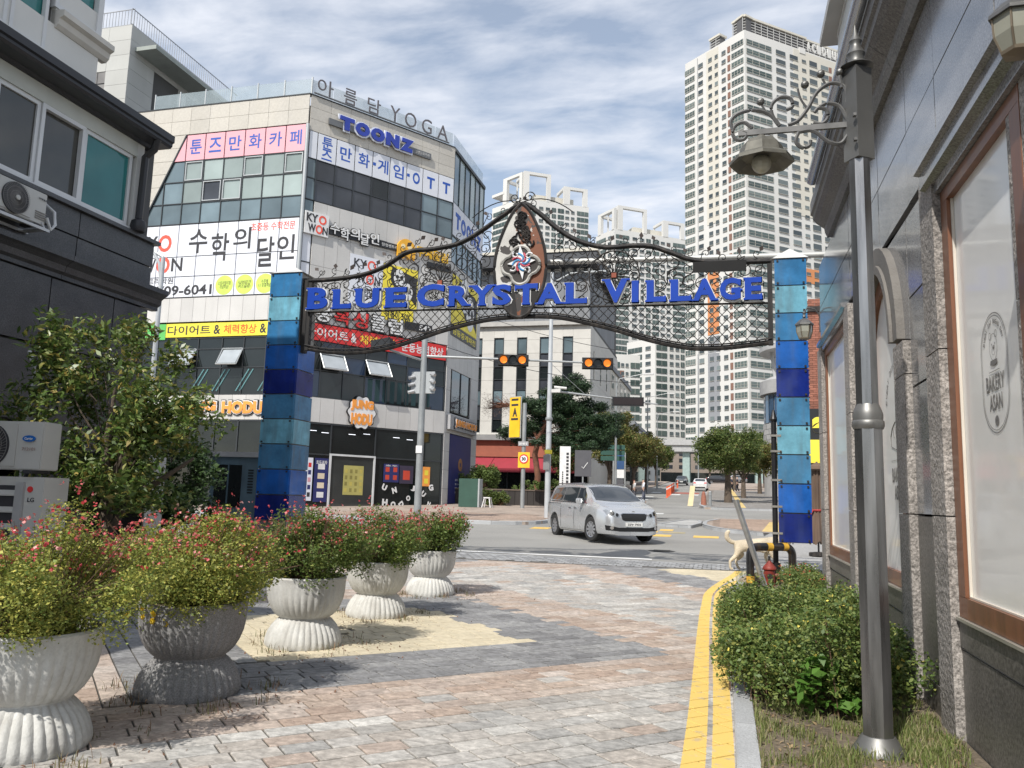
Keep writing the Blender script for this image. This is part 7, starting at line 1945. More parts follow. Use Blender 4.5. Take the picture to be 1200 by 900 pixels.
for i in range(12): FBs.box('slate_panel', .05+i*1.2, 1.2+i*1.2, 15.12, 19.2, -.25, -.12, m_slate)
FB.box('clerestory', -.1, 12.2, 19.2, 19.5, -1.1, -.9, M('clerestory_pale', (.6, .6, .58), .6))
for i in range(14): FB.box('clerestory_pier', .1+i*.88, .4+i*.88, 19.2, 19.5, -.9, -.85, m_mul)
FB.box('roof_slab', -.6, 12.7, 19.52, 20.5, -13, .2, M('roof_dark', (.05, .055, .065), .6))
FB.box('roof_edge', -.7, 12.8, 20.5, 20.75, -13, .3, m_tc)
m_awn = M('awning_red', (.30, .03, .045), .8, var=.1)
for i in range(5):
    x0 = .2+i*2.42
    FB.mb('awning', MB().add([(x0, 0, 4.6), (x0+2.38, 0, 4.6), (x0+2.38, -1.6, 3.75), (x0, -1.6, 3.75), (x0, 0, 4.5), (x0+2.38, 0, 4.5), (x0+2.38, -1.6, 3.45), (x0, -1.6, 3.45)], [(0, 3, 2, 1), (4, 5, 6, 7), (3, 7, 6, 2), (0, 4, 7, 3), (1, 2, 6, 5)]), m_awn)
FB.box('sign_band', .1, 12.3, 4.65, 5.9, -.1, .12, M('sign_brick_red', (.32, .10, .06), .7, var=.15)); FB.box('band_top', -.1, 12.4, 5.9, 6.3, -.1, .5, M('band_grey', (.25, .25, .25), .7))
FB.box('shop_glass', .2, 12.2, 1.3, 4.4, -.3, -.15, g_drk)
for i in range(5): FB.box('shop_mullion', .2+i*2.9, .3+i*2.9, 1.3, 4.4, -.15, .0, m_mul)
BB.location = (0+(-18.5)*1.16, 60*1.16, 1.6+1.16*(gz(60)-1.6)); BB.scale = (1.16, 1.16, 1.16)
# neighbouring buildings further up on both sides
def block_building(label, x0, x1, y0, y1, z1, mat, nx, nz, side=-1, roof=m_slate, gl=None, cat='building'):
    zb_ = gz(y0); t = thing('building', label, cat, (x0, y0, zb_))
    MB().box(0, x1-x0, 0, y1-y0, -.5, z1-zb_).obj('wall', mat, t)
    f = FrW((x0, y0), 0, t); w = x1-x0; h = (z1-zb_-3.5)/nz
    f.box('parapet', -.15, w+.15, z1, z1+.5, -(y1-y0)-.15, .15, roof)
    for i in range(nx):
        for j in range(nz):
            a = w*(i+.2)/nx; b = w*(i+.8)/nx; c = zb_+3.5+h*(j+.2); e = zb_+3.5+h*(j+.8)
            f.box('window', a, b, c, e, .004, .03, gl or g_mid)
    s = FrW((x1, y0), radians(90), t) if side < 0 else FrW((x0, y1), radians(-90), t)
    n2 = max(2, int((y1-y0)/3.2))
    for i in range(n2):
        for j in range(nz):
            a = (y1-y0)*(i+.25)/n2; b = (y1-y0)*(i+.75)/n2; c = zb_+3.5+h*(j+.2); e = zb_+3.5+h*(j+.8)
            s.box('window', a, b, c, e, .004, .03, gl or g_mid)
    f.box('shop_front', .2, w-.2, zb_+.2, zb_+3.0, .004, .05, g_drk)
    s.box('shop_front', .2, y1-y0-.2, zb_+.2, zb_+3.0, .004, .05, g_drk)
    return t
block_building('grey five storey block behind the pine tree along the left side of the street', -22, -11.2, 82, 100, 15, m_tc, 4, 4)
block_building('low grey building far up the left side of the street', -24, -12, 112, 135, 12, m_tg, 4, 3)
block_building('brownish building closing the far end of the street under the bridge', -14, 14, 186, 200, 13, M('far_brown', (.24, .20, .17), .9), 8, 3)
block_building('white low building right of the street beyond the round pavilion', 9, 20, 108, 128, 14, m_tw, 4, 3, side=1)
# round grey pavilion building with ring canopy
RBd = thing('round_building', 'grey building with curved blue glass bay and a ring canopy on the roof', 'building', (8.4, 84, gz(84)))
zr0 = gz(84)
m_conc2 = M('light_concrete_block', (.40, .40, .40), .8, rnd=.08)
mb = MB().lathe([(4.6, 0), (4.6, 7.0)], 40).lathe([(4.9, 9.9), (4.9, 11.2), (4.2, 11.6), (0.1, 11.6)], 40).lathe([(4.4, 7.0), (4.4, 9.9)], 40); mb.obj('drum', m_conc2, RBd)
for i in range(14):
    a = radians(150+i*11); a2 = radians(150+i*11+9.5)
    mb = MB().add([(4.55*cos(a), 4.55*sin(a), 7.1), (4.55*cos(a2), 4.55*sin(a2), 7.1), (4.55*cos(a2), 4.55*sin(a2), 9.8), (4.55*cos(a), 4.55*sin(a), 9.8)], [(0, 1, 2, 3)]); mb.obj('curved_pane', G('glass_pavilion', (.04, .09, .17)), RBd)
for j in range(5):
    for i in range(7):
        a = radians(185+i*15+(7 if j % 2 else 0)); b = radians(185+i*15+14.4+(7 if j % 2 else 0))
        mb = MB().add([(4.66*cos(a), 4.66*sin(a), 4.4+j*.52), (4.66*cos(b), 4.66*sin(b), 4.4+j*.52), (4.66*cos(b), 4.66*sin(b), 4.88+j*.52), (4.66*cos(a), 4.66*sin(a), 4.88+j*.52)], [(0, 1, 2, 3)]); mb.obj('stone_block', m_conc2, RBd)
MB().box(-3.2, .2, -4.75, -4.5, 2.4, 4.2).obj('lower_window', g_teal, RBd)
mb = MB()
for i in range(5):
    a = radians(150+i*45); mb.tube([(3.6*cos(a), 3.6*sin(a), 11.6), (3.9*cos(a), 3.9*sin(a), 14.2)], .16, 8)
mb.obj('canopy_post', m_conc2, RBd)
mb = MB(); n = 40
for i in range(n):
    a, b = 2*pi*i/n, 2*pi*(i+1)/n; P_ = lambda t, r_, z: (r_*cos(t), r_*sin(t), z)
    mb.add([P_(a, 3.2, 14.2), P_(b, 3.2, 14.2), P_(b, 4.9, 14.2), P_(a, 4.9, 14.2), P_(a, 3.2, 14.7), P_(b, 3.2, 14.7), P_(b, 4.9, 14.6), P_(a, 4.9, 14.6)], [(3, 2, 1, 0), (4, 5, 6, 7), (3, 7, 6, 2)][0:3]); mb.f[-1] = mb.f[-1][::-1]
mb.obj('ring_canopy', m_conc2, RBd)
# brick building right, with signs
BR = thing('brick_building', 'red brick building with black and yellow shop signs beyond the right pillar', 'building', (3.0, 31.8, gz(32)))
m_bk = M('brick_red', (.27, .11, .075), .9, rnd=.25, var=.15, fine=.15); zbr = gz(32)
MB().box(.05, 12, .05, 12, 0, 8.3).obj('mortar_wall', M('mortar_grey', (.28, .24, .22), .9), BR)
fb = FrW((3.0, 31.8), 0, BR); fbs = FrW((3.0, 43.8), radians(-90), BR)
nb = 0
for j in range(46):
    z = 4.9+zbr+j*.085
    for i in range(5):
        if nb < 230: fb.box('brick', i*.24+(.12 if j % 2 else 0), i*.24+.23+(.12 if j % 2 else 0), z, z+.075, -.06, random.uniform(0, .006), m_bk); nb += 1
mb = MB()
for j in range(92):
    z = zbr+.2+j*.085
    for i in range(26):
        if i < 5 and 4.9 <= z-zbr: continue
        x = i*.24+(.12 if j % 2 else 0); mb.box(x, x+.23, -.0, .06, z, z+.075)
fb.mb('brickwork', mb, m_bk, kind='stuff')
fb.box('parapet_cap', -.1, 12.1, zbr+8.3, zbr+8.5, -12, .1, m_steel)
fb.box('sign_panel_black', .0, 1.3, 2.9+zbr, 4.6+zbr, .03, .15, m_blk); fb.box('sign_panel_yellow', .0, .9, 1.7+zbr+.9, 2.85+zbr+.6, .16, .2, m_ylw)
fb.text('sign_letter', 'a', .15, .7, 3.7+zbr, 4.3+zbr, .152, m_ylw, bold=.08, ext=.02)
fb.box('sign_panel_black', .0, 2.2, 1.75+zbr, 2.5+zbr, .21, .4, m_blk); fb.text('sign_letter', 't', .35, .65, 1.85+zbr, 2.4+zbr, .402, m_wht, bold=.08, ext=.02); fb.text('sign_letter', '2', .75, 1.15, 1.85+zbr, 2.4+zbr, .402, m_ylw, bold=.08, ext=.02)
fb.box('shop_glass', .3, 5, .2+zbr, 1.6+zbr, .0, .08, g_drk)
fb.box('yellow_post', 1.35, 1.5, 0+zbr, 2.2+zbr, .3, .42, m_ylw)
cb = thing('red_side_wall', 'rust red metal clad wall just behind the far corner of the bakery', 'wall', (2.75, 21.5, gz(21.5)))
MB().box(0, 3, 0, .2, 3.3, 6.2).obj('panel', M('rust_panel', (.24, .065, .035), .7, var=.15), cb)
for x in (.02, 2.9): MB().box(x, x+.08, .02, .1, 0, 3.3).obj('post', m_steel, cb)
# bridge far up the street
bg_ = thing('overpass', 'grey concrete overpass crossing the street in the distance', 'bridge', (-4, 168, gz(160)))
MB().box(-20, 30, 0, 8, 6.6, 8.4).box(-20, 30, -.4, 0, 7.9, 9.0).obj('deck', m_conc2, bg_)
for x in (-4.2, 10, 24): MB().box(x, x+1.4, 1, 7, -1, 6.6).obj('pier', M('pier_green_grey', (.30, .38, .36), .8), bg_)

# ------------------------------------------------------------------ trees
m_bark = M('bark', (.11, .085, .065), .95, var=.3, nsc=4, bump=2, bsc=14); m_pinebark = M('pine_bark', (.17, .075, .045), .95, var=.3, nsc=4, bump=2, bsc=14)
def tree_obj(name, label, loc, h, cr, trunk_h, n, size, mat, bark=m_bark, seed=1, squash=(1, 1, .8), tr=.16, nclump=60, lean=0, group=None, limbs=9, cz=None, inner=.25, csz=(.12, .27), cat='tree'):
    t = thing(name, label, cat, loc, 0, group); rr_ = random.Random(seed)
    mb = MB(); mb.tube([(0, 0, -.1), (lean*.3, 0, trunk_h*.5), (lean*.6, .05, trunk_h), (lean, 0, h*.82)], [tr*1.25, tr, tr*.8, tr*.2], 10)
    C_, Rd = [], []; zc = cz or (trunk_h+h)/2
    for k in range(nclump):
        d = Vector((rr_.gauss(0, 1), rr_.gauss(0, 1), rr_.gauss(0, 1))).normalized(); q = rr_.uniform(inner, 1)**.6
        p = Vector((lean+d.x*cr*q*.8, d.y*cr*q*.8, zc+d.z*(h-zc)*q*.86 if d.z > 0 else zc+d.z*(zc-trunk_h)*q*.9))
        C_.append(p); Rd.append(cr*rr_.uniform(*csz))
    for k in range(limbs):
        c = C_[rr_.randrange(len(C_))]; z0 = trunk_h*rr_.uniform(.75, 1.15)
        s = Vector((lean*.6, 0, z0)); m = s.lerp(c, .5)+Vector((0, 0, .12*cr)); mb.tube([s, m, c], [tr*.5, tr*.3, tr*.1], 6)
    mb.obj('trunk', bark, t, smooth=True)
    P = blob_points(n, C_, Rd, seed, shell=.35, squash=squash)
    leafcloud('crown', P, size, mat, .55, .35, t, seed=seed, kind='stuff')
    return t
m_lfs = M('street_leaf', ramp=[(.06, .11, .025), (.11, .17, .04), (.16, .20, .045), (.05, .09, .02), (.20, .19, .06)], rnd=.2, island=True, rough=.6, var=.25, nsc=.5, transl=.25)
m_lfa = M('autumn_leaf', ramp=[(.09, .14, .03), (.17, .20, .05), (.22, .17, .055), (.08, .12, .025), (.26, .16, .06)], rnd=.2, island=True, rough=.6, var=.25, nsc=.5, transl=.25)
m_needle = M('pine_needle', ramp=[(.018, .045, .018), (.03, .07, .025), (.012, .03, .012), (.045, .085, .03)], rnd=.2, island=True, rough=.6, var=.3, nsc=.6)
grp = 'trees lining the street beyond the crossing'
tree_obj('street_tree', 'bushy green street tree at the corner of the right footway, biggest on that side', (.25, 62, gz(62)), 5.9, 2.9, 1.9, 26000, .15, m_lfs, seed=3, group=grp, tr=.26, nclump=90)
tree_obj('street_tree', 'second tree of the right footway, half hidden behind the biggest one', (1.6, 74, gz(74)), 6.2, 3.0, 2.0, 16000, .17, m_lfs, seed=4, group=grp, tr=.2, nclump=70)
tree_obj('street_tree', 'green tree behind the blue pillar on the right footway', (4.4, 66, gz(66)), 5.2, 2.6, 1.8, 16000, .16, m_lfa, seed=5, group=grp, tr=.2, nclump=70)
tree_obj('street_tree', 'olive tree with yellowing crown on the left footway right of the pine', (-9.0, 66, gz(66)), 7.6, 3.0, 2.2, 22000, .17, m_lfa, seed=6, group=grp, tr=.2, nclump=80)
tree_obj('street_tree', 'yellow green tree on the left footway behind the tall lamp', (-8.8, 82, gz(82)), 7.0, 3.2, 2.3, 18000, .19, m_lfa, seed=7, group=grp, tr=.2, nclump=80)
tree_obj('street_tree', 'dark tree on the left footway close behind the pine', (-11.2, 58.5, gz(58)), 5.0, 2.2, 1.8, 12000, .15, m_lfs, seed=8, group=grp, tr=.16)
for i, (x, y, s_, lb) in enumerate([(-9.2, 100, 31, 'autumn tinted tree far up the left footway, in front of the farther one'), (-9.4, 118, 32, 'farthest autumn tinted tree on the left footway'), (1.2, 104, 33, 'far tree on the right footway beside the overpass'), (3.6, 90, 34, 'tree behind the dark dressed pedestrians'), (5.5, 120, 35, 'farthest tree on the right side near the overpass'), (-2.5, 150, 36, 'tree in the middle distance under the overpass')]):
    tree_obj('street_tree', lb, (x, y, gz(y)), 6.6, 3.0, 2.4, 9000, .24, m_lfa if i % 2 == 0 else m_lfs, seed=s_, group=grp, tr=.2, nclump=60)
# pine: bare reddish limb to the left, layered needle pads
pn = thing('pine_tree', 'dark green pine with a reddish trunk before the office building', 'pine', (-11.6, 50.5, gz(50.5)+.8))
mb = MB().tube([(0, 0, -.8), (.15, 0, 1), (-.1, .1, 2.4), (.2, 0, 3.6), (.9, 0, 4.8), (1.5, 0, 6.6)], [.24, .2, .18, .16, .12, .04], 10)
mb.tube([(.1, 0, 3.4), (-.9, .1, 5.0), (-1.8, 0, 5.6), (-3.2, 0, 5.7)], [.12, .09, .07, .03], 8)
rr = random.Random(4)
for k in range(40):
    p = Vector((-1.0-rr.random()*2.4, rr.uniform(-.6, .6), 5.3+rr.random()*.6)); mb.tube([(-1.2-rr.random()*1.4, 0, 5.5), p, p+Vector((rr.uniform(-.5, .3), rr.uniform(-.3, .3), rr.uniform(-.1, .6)))], [.025, .015, .006], 4, cap=False)
pads = [(-1.8, 0, 3.6), (-1.2, .4, 4.4), (-.6, 0, 5.2), (0, .3, 4.0), (.4, 0, 6.0), (1.2, 0, 6.9), (2.0, 0, 6.4), (2.6, .2, 5.6), (3.2, 0, 4.8), (2.4, 0, 4.6), (1.4, 0, 5.4), (1.6, 0, 4.2), (.8, .4, 4.8), (3.6, 0, 4.0), (2.8, 0, 3.6), (1.2, 0, 3.3), (.5, 0, 3.2), (2.0, 0, 3.2), (3.3, 0, 3.1), (1.9, 0, 5.2), (0, 0, 5.4)]
for q in pads: mb.tube([(.4, 0, min(5, q[2]-.3)), q], [.06, .02], 5, cap=False)
mb.obj('trunk', m_pinebark, pn, smooth=True)
C_, Rd = [], []
for q in pads:
    for k in range(6): C_.append((q[0]*1.1+.3+rr.gauss(0, .55), q[1]+rr.gauss(0, .5), q[2]+rr.gauss(0, .2))); Rd.append(rr.uniform(.45, .72))
leafcloud('needles', blob_points(90000, C_, Rd, 21, shell=.2, squash=(1, 1, .6)), .17, m_needle, .26, .1, pn, seed=21, kind='stuff')
leafcloud('dry_needles', np.array([(-1.0-rr.random()*2.6, rr.gauss(0, .4), 5.5+rr.gauss(0, .35)) for _ in range(1800)]), .14, M('dry_needle', (.17, .10, .075), .9), .12, .1, pn, seed=22, kind='stuff')
# raised bed with shrubs
rb_ = thing('raised_bed', 'dark timber faced planting bed under the pine', 'planter', (-17, 47.2, gz(47.2)))
for i in range(24): MB().box(i*.38, i*.38+.36, 0, .08, 0, .95).obj('timber_board', M('timber_dark', (.035, .03, .028), .8, rnd=.2), rb_)
MB().box(0, 9.12, -.04, .14, .95, 1.03).obj('capping', M('cap_wood', (.12, .09, .07), .8), rb_); MB().box(0, 9.1, .1, 6, 0, .85).obj('soil', m_soil, rb_)
def shrub(label, loc, rx, ry, h, n, size, mat, seed, arch=False):
    t = thing('shrub', label, 'shrub', loc); rr_ = random.Random(seed)
    C_ = [(rr_.uniform(-rx, rx)*.8, rr_.uniform(-ry, ry)*.8, rr_.uniform(.1, .85)*h) for _ in range(26)]
    leafcloud('foliage', blob_points(n, C_, [h*rr_.uniform(.16, .3) for _ in C_], seed, shell=.35), size, mat, .5, .35, t, seed=seed, kind='stuff')
    mb = MB()
    for c in C_: mb.tube([(c[0]*.3, c[1]*.3, 0), c], .015, 4, cap=False)
    mb.obj('stems', m_stem, t, kind='stuff'); return t
m_shl = M('shrub_light', ramp=[(.10, .16, .04), (.17, .22, .06), (.08, .13, .03)], rnd=.2, island=True, rough=.6, transl=.25)
shrub('pale green arching shrub in the raised bed left of the sign pole', (-14.7, 48.3, gz(48)+.9), 1.5, .8, 1.5, 6000, .13, m_shl, 51)
shrub('low green shrubs in the raised bed right of the pine trunk', (-11.0, 48.3, gz(48)+.9), 1.6, .8, .7, 4000, .12, m_shl, 52)
shrub('dark shrub growing on the pavement in front of the raised bed', (-12.9, 46.2, gz(46)+.1), .9, .5, .9, 5000, .1, m_lfs, 53)
shrub('shrubs at the café corner on the right footway', (6.0, 58, gz(58)+.1), 1.5, .8, 1.1, 4000, .12, m_lfs, 54)
# left foreground tree
m_big = M('glossy_leaf', ramp=[(.075, .14, .03), (.12, .20, .04), (.17, .23, .06), (.055, .10, .024), (.21, .25, .07), (.30, .23, .06)], rnd=.18, island=True, rough=.4, var=.15, transl=.22, spec=.5)
lt = thing('garden_tree', 'leafy broad leaved tree in front of the black granite wall', 'tree', (-8.15, 9.5, 0))
mb = MB().tube([(.15, 0, 0), (.05, 0, .8), (-.12, 0, 1.5), (-.2, .05, 2.2), (-.1, 0, 3.0)], [.10, .085, .07, .055, .02], 10)
mb.tube([(.02, 0, .95), (.35, -.1, 1.45), (.75, -.1, 1.65), (1.25, 0, 2.0)], [.06, .05, .042, .02], 8).tube([(-.05, 0, 1.1), (-.5, .1, 1.7), (-.75, 0, 2.5)], [.05, .035, .015], 7).tube([(-.1, 0, 1.6), (.3, 0, 2.3), (.6, 0, 3.0)], [.05, .035, .015], 7)
rr = random.Random(9); C_, Rd = [], []
for k in range(120):
    a = rr.uniform(0, 2*pi); z = rr.uniform(1.35, 3.9); R_ = 1.15*(1-abs(z-2.5)/2.2)**.6 if abs(z-2.5) < 2.2 else .1
    x = rr.uniform(-1, 1)*R_
    if z > 3.2: x = x*1.1-.35
    C_.append((x-.05, rr.uniform(-1, 1)*R_*.75, z)); Rd.append(rr.uniform(.16, .32))
for k in range(14): C_.append((1.0+rr.uniform(-.3, .4), rr.uniform(-.5, .5), rr.uniform(2.1, 2.9))); Rd.append(.22)
for k in range(34):
    c = C_[rr.randrange(len(C_))]; z0 = max(1.3, c[2]-rr.uniform(.5, .9)); mb.tube([(c[0]*.35, c[1]*.3, z0), (c[0]*.7, c[1]*.7, (z0+c[2])/2), c], [.014, .01, .005], 4, cap=False)
mb.obj('trunk', m_bark, lt, smooth=True)
P = blob_points(14500, C_, Rd, 61, shell=.2)
leafcloud('leaves', P, .10, m_big, .42, .25, lt, seed=61, droop=.35, kind='stuff')
one = MB().add([(-.06, 0, 0), (-.01, .022, .008), (.03, .017, .006), (.065, 0, -.008), (.03, -.017, .006), (-.01, -.022, .008)], [(0, 5, 4, 3), (0, 3, 2, 1)])
om = one.mesh('single_leaf', m_big)
P2 = blob_points(2000, C_, [q*1.1 for q in Rd], 62, shell=.95); P2 = P2[np.argsort(P2[:, 1])][:290]
for p in P2:
    o = mk('leaf', om, lt, loc=tuple(p)); o.rotation_euler = (rr.uniform(-.8, .8), rr.uniform(0, 1.2), rr.uniform(0, 6.28))
tree_obj('bush', 'dark leafy bush between the garden tree and the blue pillar with one pale rose', (-9.15, 12.0, 0), 2.6, 1.12, .35, 15000, .075, M('dark_bush_leaf', ramp=[(.03, .065, .02), (.05, .10, .028), (.07, .12, .035), (.025, .05, .015)], rnd=.2, island=True, rough=.5, transl=.15), seed=71, tr=.05, nclump=70, cat='bush')
ros = thing('rose', 'single pale peach rose blooming at the edge of the dark bush', 'rose', (-8.25, 11.0, 1.35))
bm = bmesh.new(); bmesh.ops.create_icosphere(bm, subdivisions=2, radius=.055)
for v in bm.verts: v.co *= 1+.2*sin(v.co.x*90)*sin(v.co.z*70)
me = bpy.data.meshes.new('petals'); bm.to_mesh(me); bm.free(); me.materials.append(M('petal_peach', (.75, .42, .28), .6)); mk('petals', me, ros)
MB().tube([(0, 0, 0), (.03, .1, -.5), (0, .2, -1.2)], .006, 4).obj('stalk', m_stem, ros)

# ------------------------------------------------------------------ booth and chairs at the left pillar
bo = thing('booth', 'weathered blue grey metal booth with dark windows beside the left blue pillar', 'booth', (-12.55, 18.0, gz(18)), radians(8))
m_bo = M('booth_blue', (.11, .17, .21), .5, var=.2, streak=((.05, .06, .06), .4, 5))
MB().box(0, 1.25, 0, 1.1, .05, 2.3).obj('body', m_bo, bo); MB().box(-.05, 1.3, -.06, 1.15, 2.3, 2.42).obj('roof', M('booth_roof', (.42, .42, .42), .6), bo)
for x in (.12, .5): MB().box(x, x+.33, -.012, 0, 1.05, 2.1).obj('window', g_drk, bo)
for i in range(9): MB().box(1.0, 1.14, -.01, 0, 1.4+i*.07, 1.43+i*.07).obj('louvre', m_trim, bo)
MB().box(1.26, 1.3, -.02, .05, .05, 2.3).obj('edge_strip', m_upvc, bo); MB().box(.45, .5, -.05, 0, .6, .8).obj('handle', m_trim, bo)
for i, x in enumerate((-11.75, -11.25)):
    ch = thing('chair', ['green plastic chair, left of the pair in front of the booth', 'green plastic chair, right of the pair in front of the booth'][i], 'chair', (x, 17.0, gz(17)), radians(8), 'green chairs in front of the booth')
    gm_ = M('green_plastic', (.015, .16, .10), .4)
    MB().box(-.21, .21, -.2, .2, .42, .45).obj('seat', gm_, ch); MB().box(-.21, .21, .18, .21, .5, .86).obj('backrest', gm_, ch)
    for a in (-.18, .18):
        for b in (-.17, .17): MB().tube([(a, b, 0), (a, b, .42)], .014, 6).obj('leg', m_alu, ch)

# ------------------------------------------------------------------ signals, lamp posts, signs
m_galv = M('pole_galvanised', (.33, .345, .35), .5, .5, var=.15, nsc=2)
m_lens = M('signal_orange', (.95, .24, .02), .4, emit=.75, var=.05)
def signal_head(name, label, loc, rot, lit=(0, 2), n=3, r_=.15, group=None):
    t = thing(name, label, 'traffic light', loc, rot, group)
    w = n*.38+.08
    MB().box(-w/2, w/2, 0, .16, -.21, .21).obj('housing', m_trim, t)
    MB().box(-w/2-.03, w/2+.03, .16, .175, -.25, .25).obj('backplate', m_trim, t)
    for i in range(n):
        cx = -w/2+.04+.19+i*.38
        mb = MB().lathe([(r_, 0), (r_, .012)], 20); mb.v = [(x+cx, -z-.002, y) for x, y, z in mb.v]; mb.f = [f[::-1] for f in mb.f]
        mb.obj('lens', m_lens if i in lit else M('lens_dark', (.02, .02, .02), .3), t)
        mb = MB()
        for q in range(10):
            a, b = radians(-20+q*22), radians(-20+(q+1)*22); R_ = r_+.015
            mb.add([(cx+R_*cos(a), 0, R_*sin(a)), (cx+R_*cos(b), 0, R_*sin(b)), (cx+R_*cos(b), -.2, R_*sin(b)), (cx+R_*cos(a), -.2, R_*sin(a)), (cx+(R_+.01)*cos(a), 0, (R_+.01)*sin(a)), (cx+(R_+.01)*cos(b), 0, (R_+.01)*sin(b)), (cx+(R_+.01)*cos(b), -.2, (R_+.01)*sin(b)), (cx+(R_+.01)*cos(a), -.2, (R_+.01)*sin(a))], [(0, 1, 2, 3), (7, 6, 5, 4), (3, 2, 6, 7)])
        mb.obj('visor', m_trim, t)
    return t
sp_ = thing('signal_pole', 'grey steel signal pole with a long arm in front of the round orange badge', 'pole', (-11.95, 30.98, gz(31)))
zz = gz(31)
MB().tube([(0, 0, 0), (0, 0, 3.2), (0, 0, 7.6)], [.15, .14, .12], 14).obj('post', m_galv, sp_, smooth=True)
MB().tube([(0, 0, 6.75), (3.6, .95, 6.71), (7.6, 2.0, 6.65)], [.06, .05, .035], 8).tube([(0, 0, 6.55), (-1.1, -1.0, 6.85)], .05, 8).obj('arm', m_galv, sp_, smooth=True)
MB().box(-.12, .14, -.17, -.14, 2.75, 3.05).obj('notice', m_wht, sp_)
for i, (dx_, z) in enumerate([(-.35, 5.9), (-.35, 5.6), (-.35, 5.3), (.35, 6.0), (.35, 5.7), (.35, 5.4)]):
    MB().tube([(dx_, -.05, z), (dx_+(.22 if dx_ > 0 else -.22), -.18, z-.08)], .07, 8).obj('floodlight', M('lamp_silver', (.55, .55, .55), .3, .6), sp_)
MB().box(-.5, -.12, -.02, .06, 5.2, 6.1).box(.12, .5, -.02, .06, 5.2, 6.1).obj('equipment_box', m_alu, sp_)
MB().tube([(0, 0, 7.6), (.15, -.05, 7.9)], .06, 8).obj('camera', m_trim, sp_)
gs = 'overhead signals flashing amber on the long arm'
signal_head('traffic_light', 'horizontal signal head with two orange lamps, left one on the long arm', (-8.36, 31.75, 7.2), radians(12), group=gs)
signal_head('traffic_light', 'horizontal signal head with two orange lamps, right one at the arm end', (-4.98, 32.6, 7.16), radians(12), group=gs)
signal_head('traffic_light', 'dark signal head seen from behind on the short arm over the red banner', (-13.3, 29.9, 7.55), radians(150), lit=())
p2 = thing('lamp_post', 'tall pale steel post behind the minivan with a rounded bracket at the top', 'lamp post', (-7.55, 35.3, gz(35)))
MB().tube([(0, 0, 0), (0, 0, 3.4), (0, 0, 11.2)], [.13, .12, .07], 14).obj('post', M('pole_white', (.50, .52, .54), .45, .2, var=.12), p2, smooth=True)
MB().lathe([(.16, 2.9), (.17, 2.93), (.17, 3.05), (.16, 3.08)], 14).obj('post_band', m_ylw, p2)
MB().lathe([(.15, 4.4), (.17, 4.43), (.17, 4.5), (.14, 4.53)], 14).obj('collar', m_galv, p2)
MB().box(-.18, .1, -.2, -.12, 2.2, 2.85).obj('control_box', M('box_grey', (.2, .2, .2), .5), p2)
MB().tube([(0, 0, 10.0), (.15, .1, 10.8), (.8, .3, 11.2), (1.8, .5, 11.3)], [.05, .05, .045, .04], 8).box(1.6, 2.4, .42, .6, 11.25, 11.33).obj('lamp_arm', m_galv, p2, smooth=True)
MB().tube([(0, 0, 5.75), (1.5, .45, 5.6), (4.7, 1.2, 5.25)], [.05, .045, .03], 8).obj('sign_arm', m_galv, p2, smooth=True); MB().tube([(0, 0, 7.0), (1.5, .4, 5.65)], .01, 4).obj('stay_wire', m_galv, p2)
MB().box(.1, .5, -.1, .1, 5.65, 5.8).tube([(.2, 0, 5.9), (.75, .1, 5.85)], .06, 8).obj('camera', M('camera_white', (.6, .6, .58), .4), p2)
vm = thing('message_panel', 'dark slim message panel on the arm over the street', 'sign', (-4.15, 36.2, 6.0), radians(12))
MB().box(-.7, .7, -.08, .08, -.2, .2).obj('case', m_trim, vm); MB().box(-.64, .64, -.09, -.081, -.15, .15).obj('screen', M('screen_dark', (.02, .012, .012), .3), vm)
p3 = thing('sign_pole', 'grey pole carrying a yellow street sign and a round speed limit plate', 'sign pole', (-10.75, 43.7, gz(43.7)))
MB().tube([(0, 0, 0), (0, 0, 5.9)], .12, 12).obj('post', m_galv, p3, smooth=True)
MB().box(-1.0, -.25, -.1, -.06, 4.0, 6.25).obj('yellow_board', M('sign_amber_yellow', (.78, .48, .02), .5), p3).rotation_euler = (0, 0, radians(-25))
MB().box(-1.06, -.2, -.05, -.02, 3.95, 6.3).obj('board_frame', m_alu, p3).rotation_euler = (0, 0, radians(-25))
FP = FrW((-10.75, 43.7), radians(-25), p3)
for z in (7.0, 6.7, 5.9): FP.box('board_line', -.88, -.38, z-.0, z+.12, .102, .106, m_ink)
FP.text('board_mark', 'A', -.78, -.45, 6.1, 6.6, .102, m_ink, bold=.05, ext=.004)
MB().box(-.26, .40, -.18, -.15, 2.3, 3.15).obj('speed_plate', M('sign_amber_yellow'), p3)
mb = MB().lathe([(.26, 0), (.26, .01)], 24); mb.v = [(x+.07, -.185-z, y+2.78) for x, y, z in mb.v]; mb.f = [f[::-1] for f in mb.f]; d_ = mb.obj('speed_disc', m_red, p3)
mb = MB().lathe([(.19, 0), (.19, .006)], 24); mb.v = [(x+.07, -.197-z, y+2.78) for x, y, z in mb.v]; mb.f = [f[::-1] for f in mb.f]; mb.obj('disc_face', m_wht, p3)
mk('speed_number', text_mesh('30', m_ink, .004, .05, .24, .2), p3, loc=(.07, -.205, 2.78))
MB().box(-.28, .3, -.16, -.13, 3.5, 3.75).obj('name_plate', M('plate_grey', (.3, .3, .31), .5), p3)
mk('plate_text', text_mesh('30 40 5', m_wht, .004, .02, .45, .12), p3, loc=(0, -.162, 3.62))
bnr = thing('standing_sign', 'tall white panel sign with vertical writing beside the pale post', 'sign', (-9.2, 46.2, gz(46)), radians(10))
MB().box(0, .62, 0, .12, .9, 3.6).obj('panel', m_wht, bnr); MB().box(.05, .12, 0, .1, 0, .9).box(.5, .57, 0, .1, 0, .9).obj('leg', m_galv, bnr)
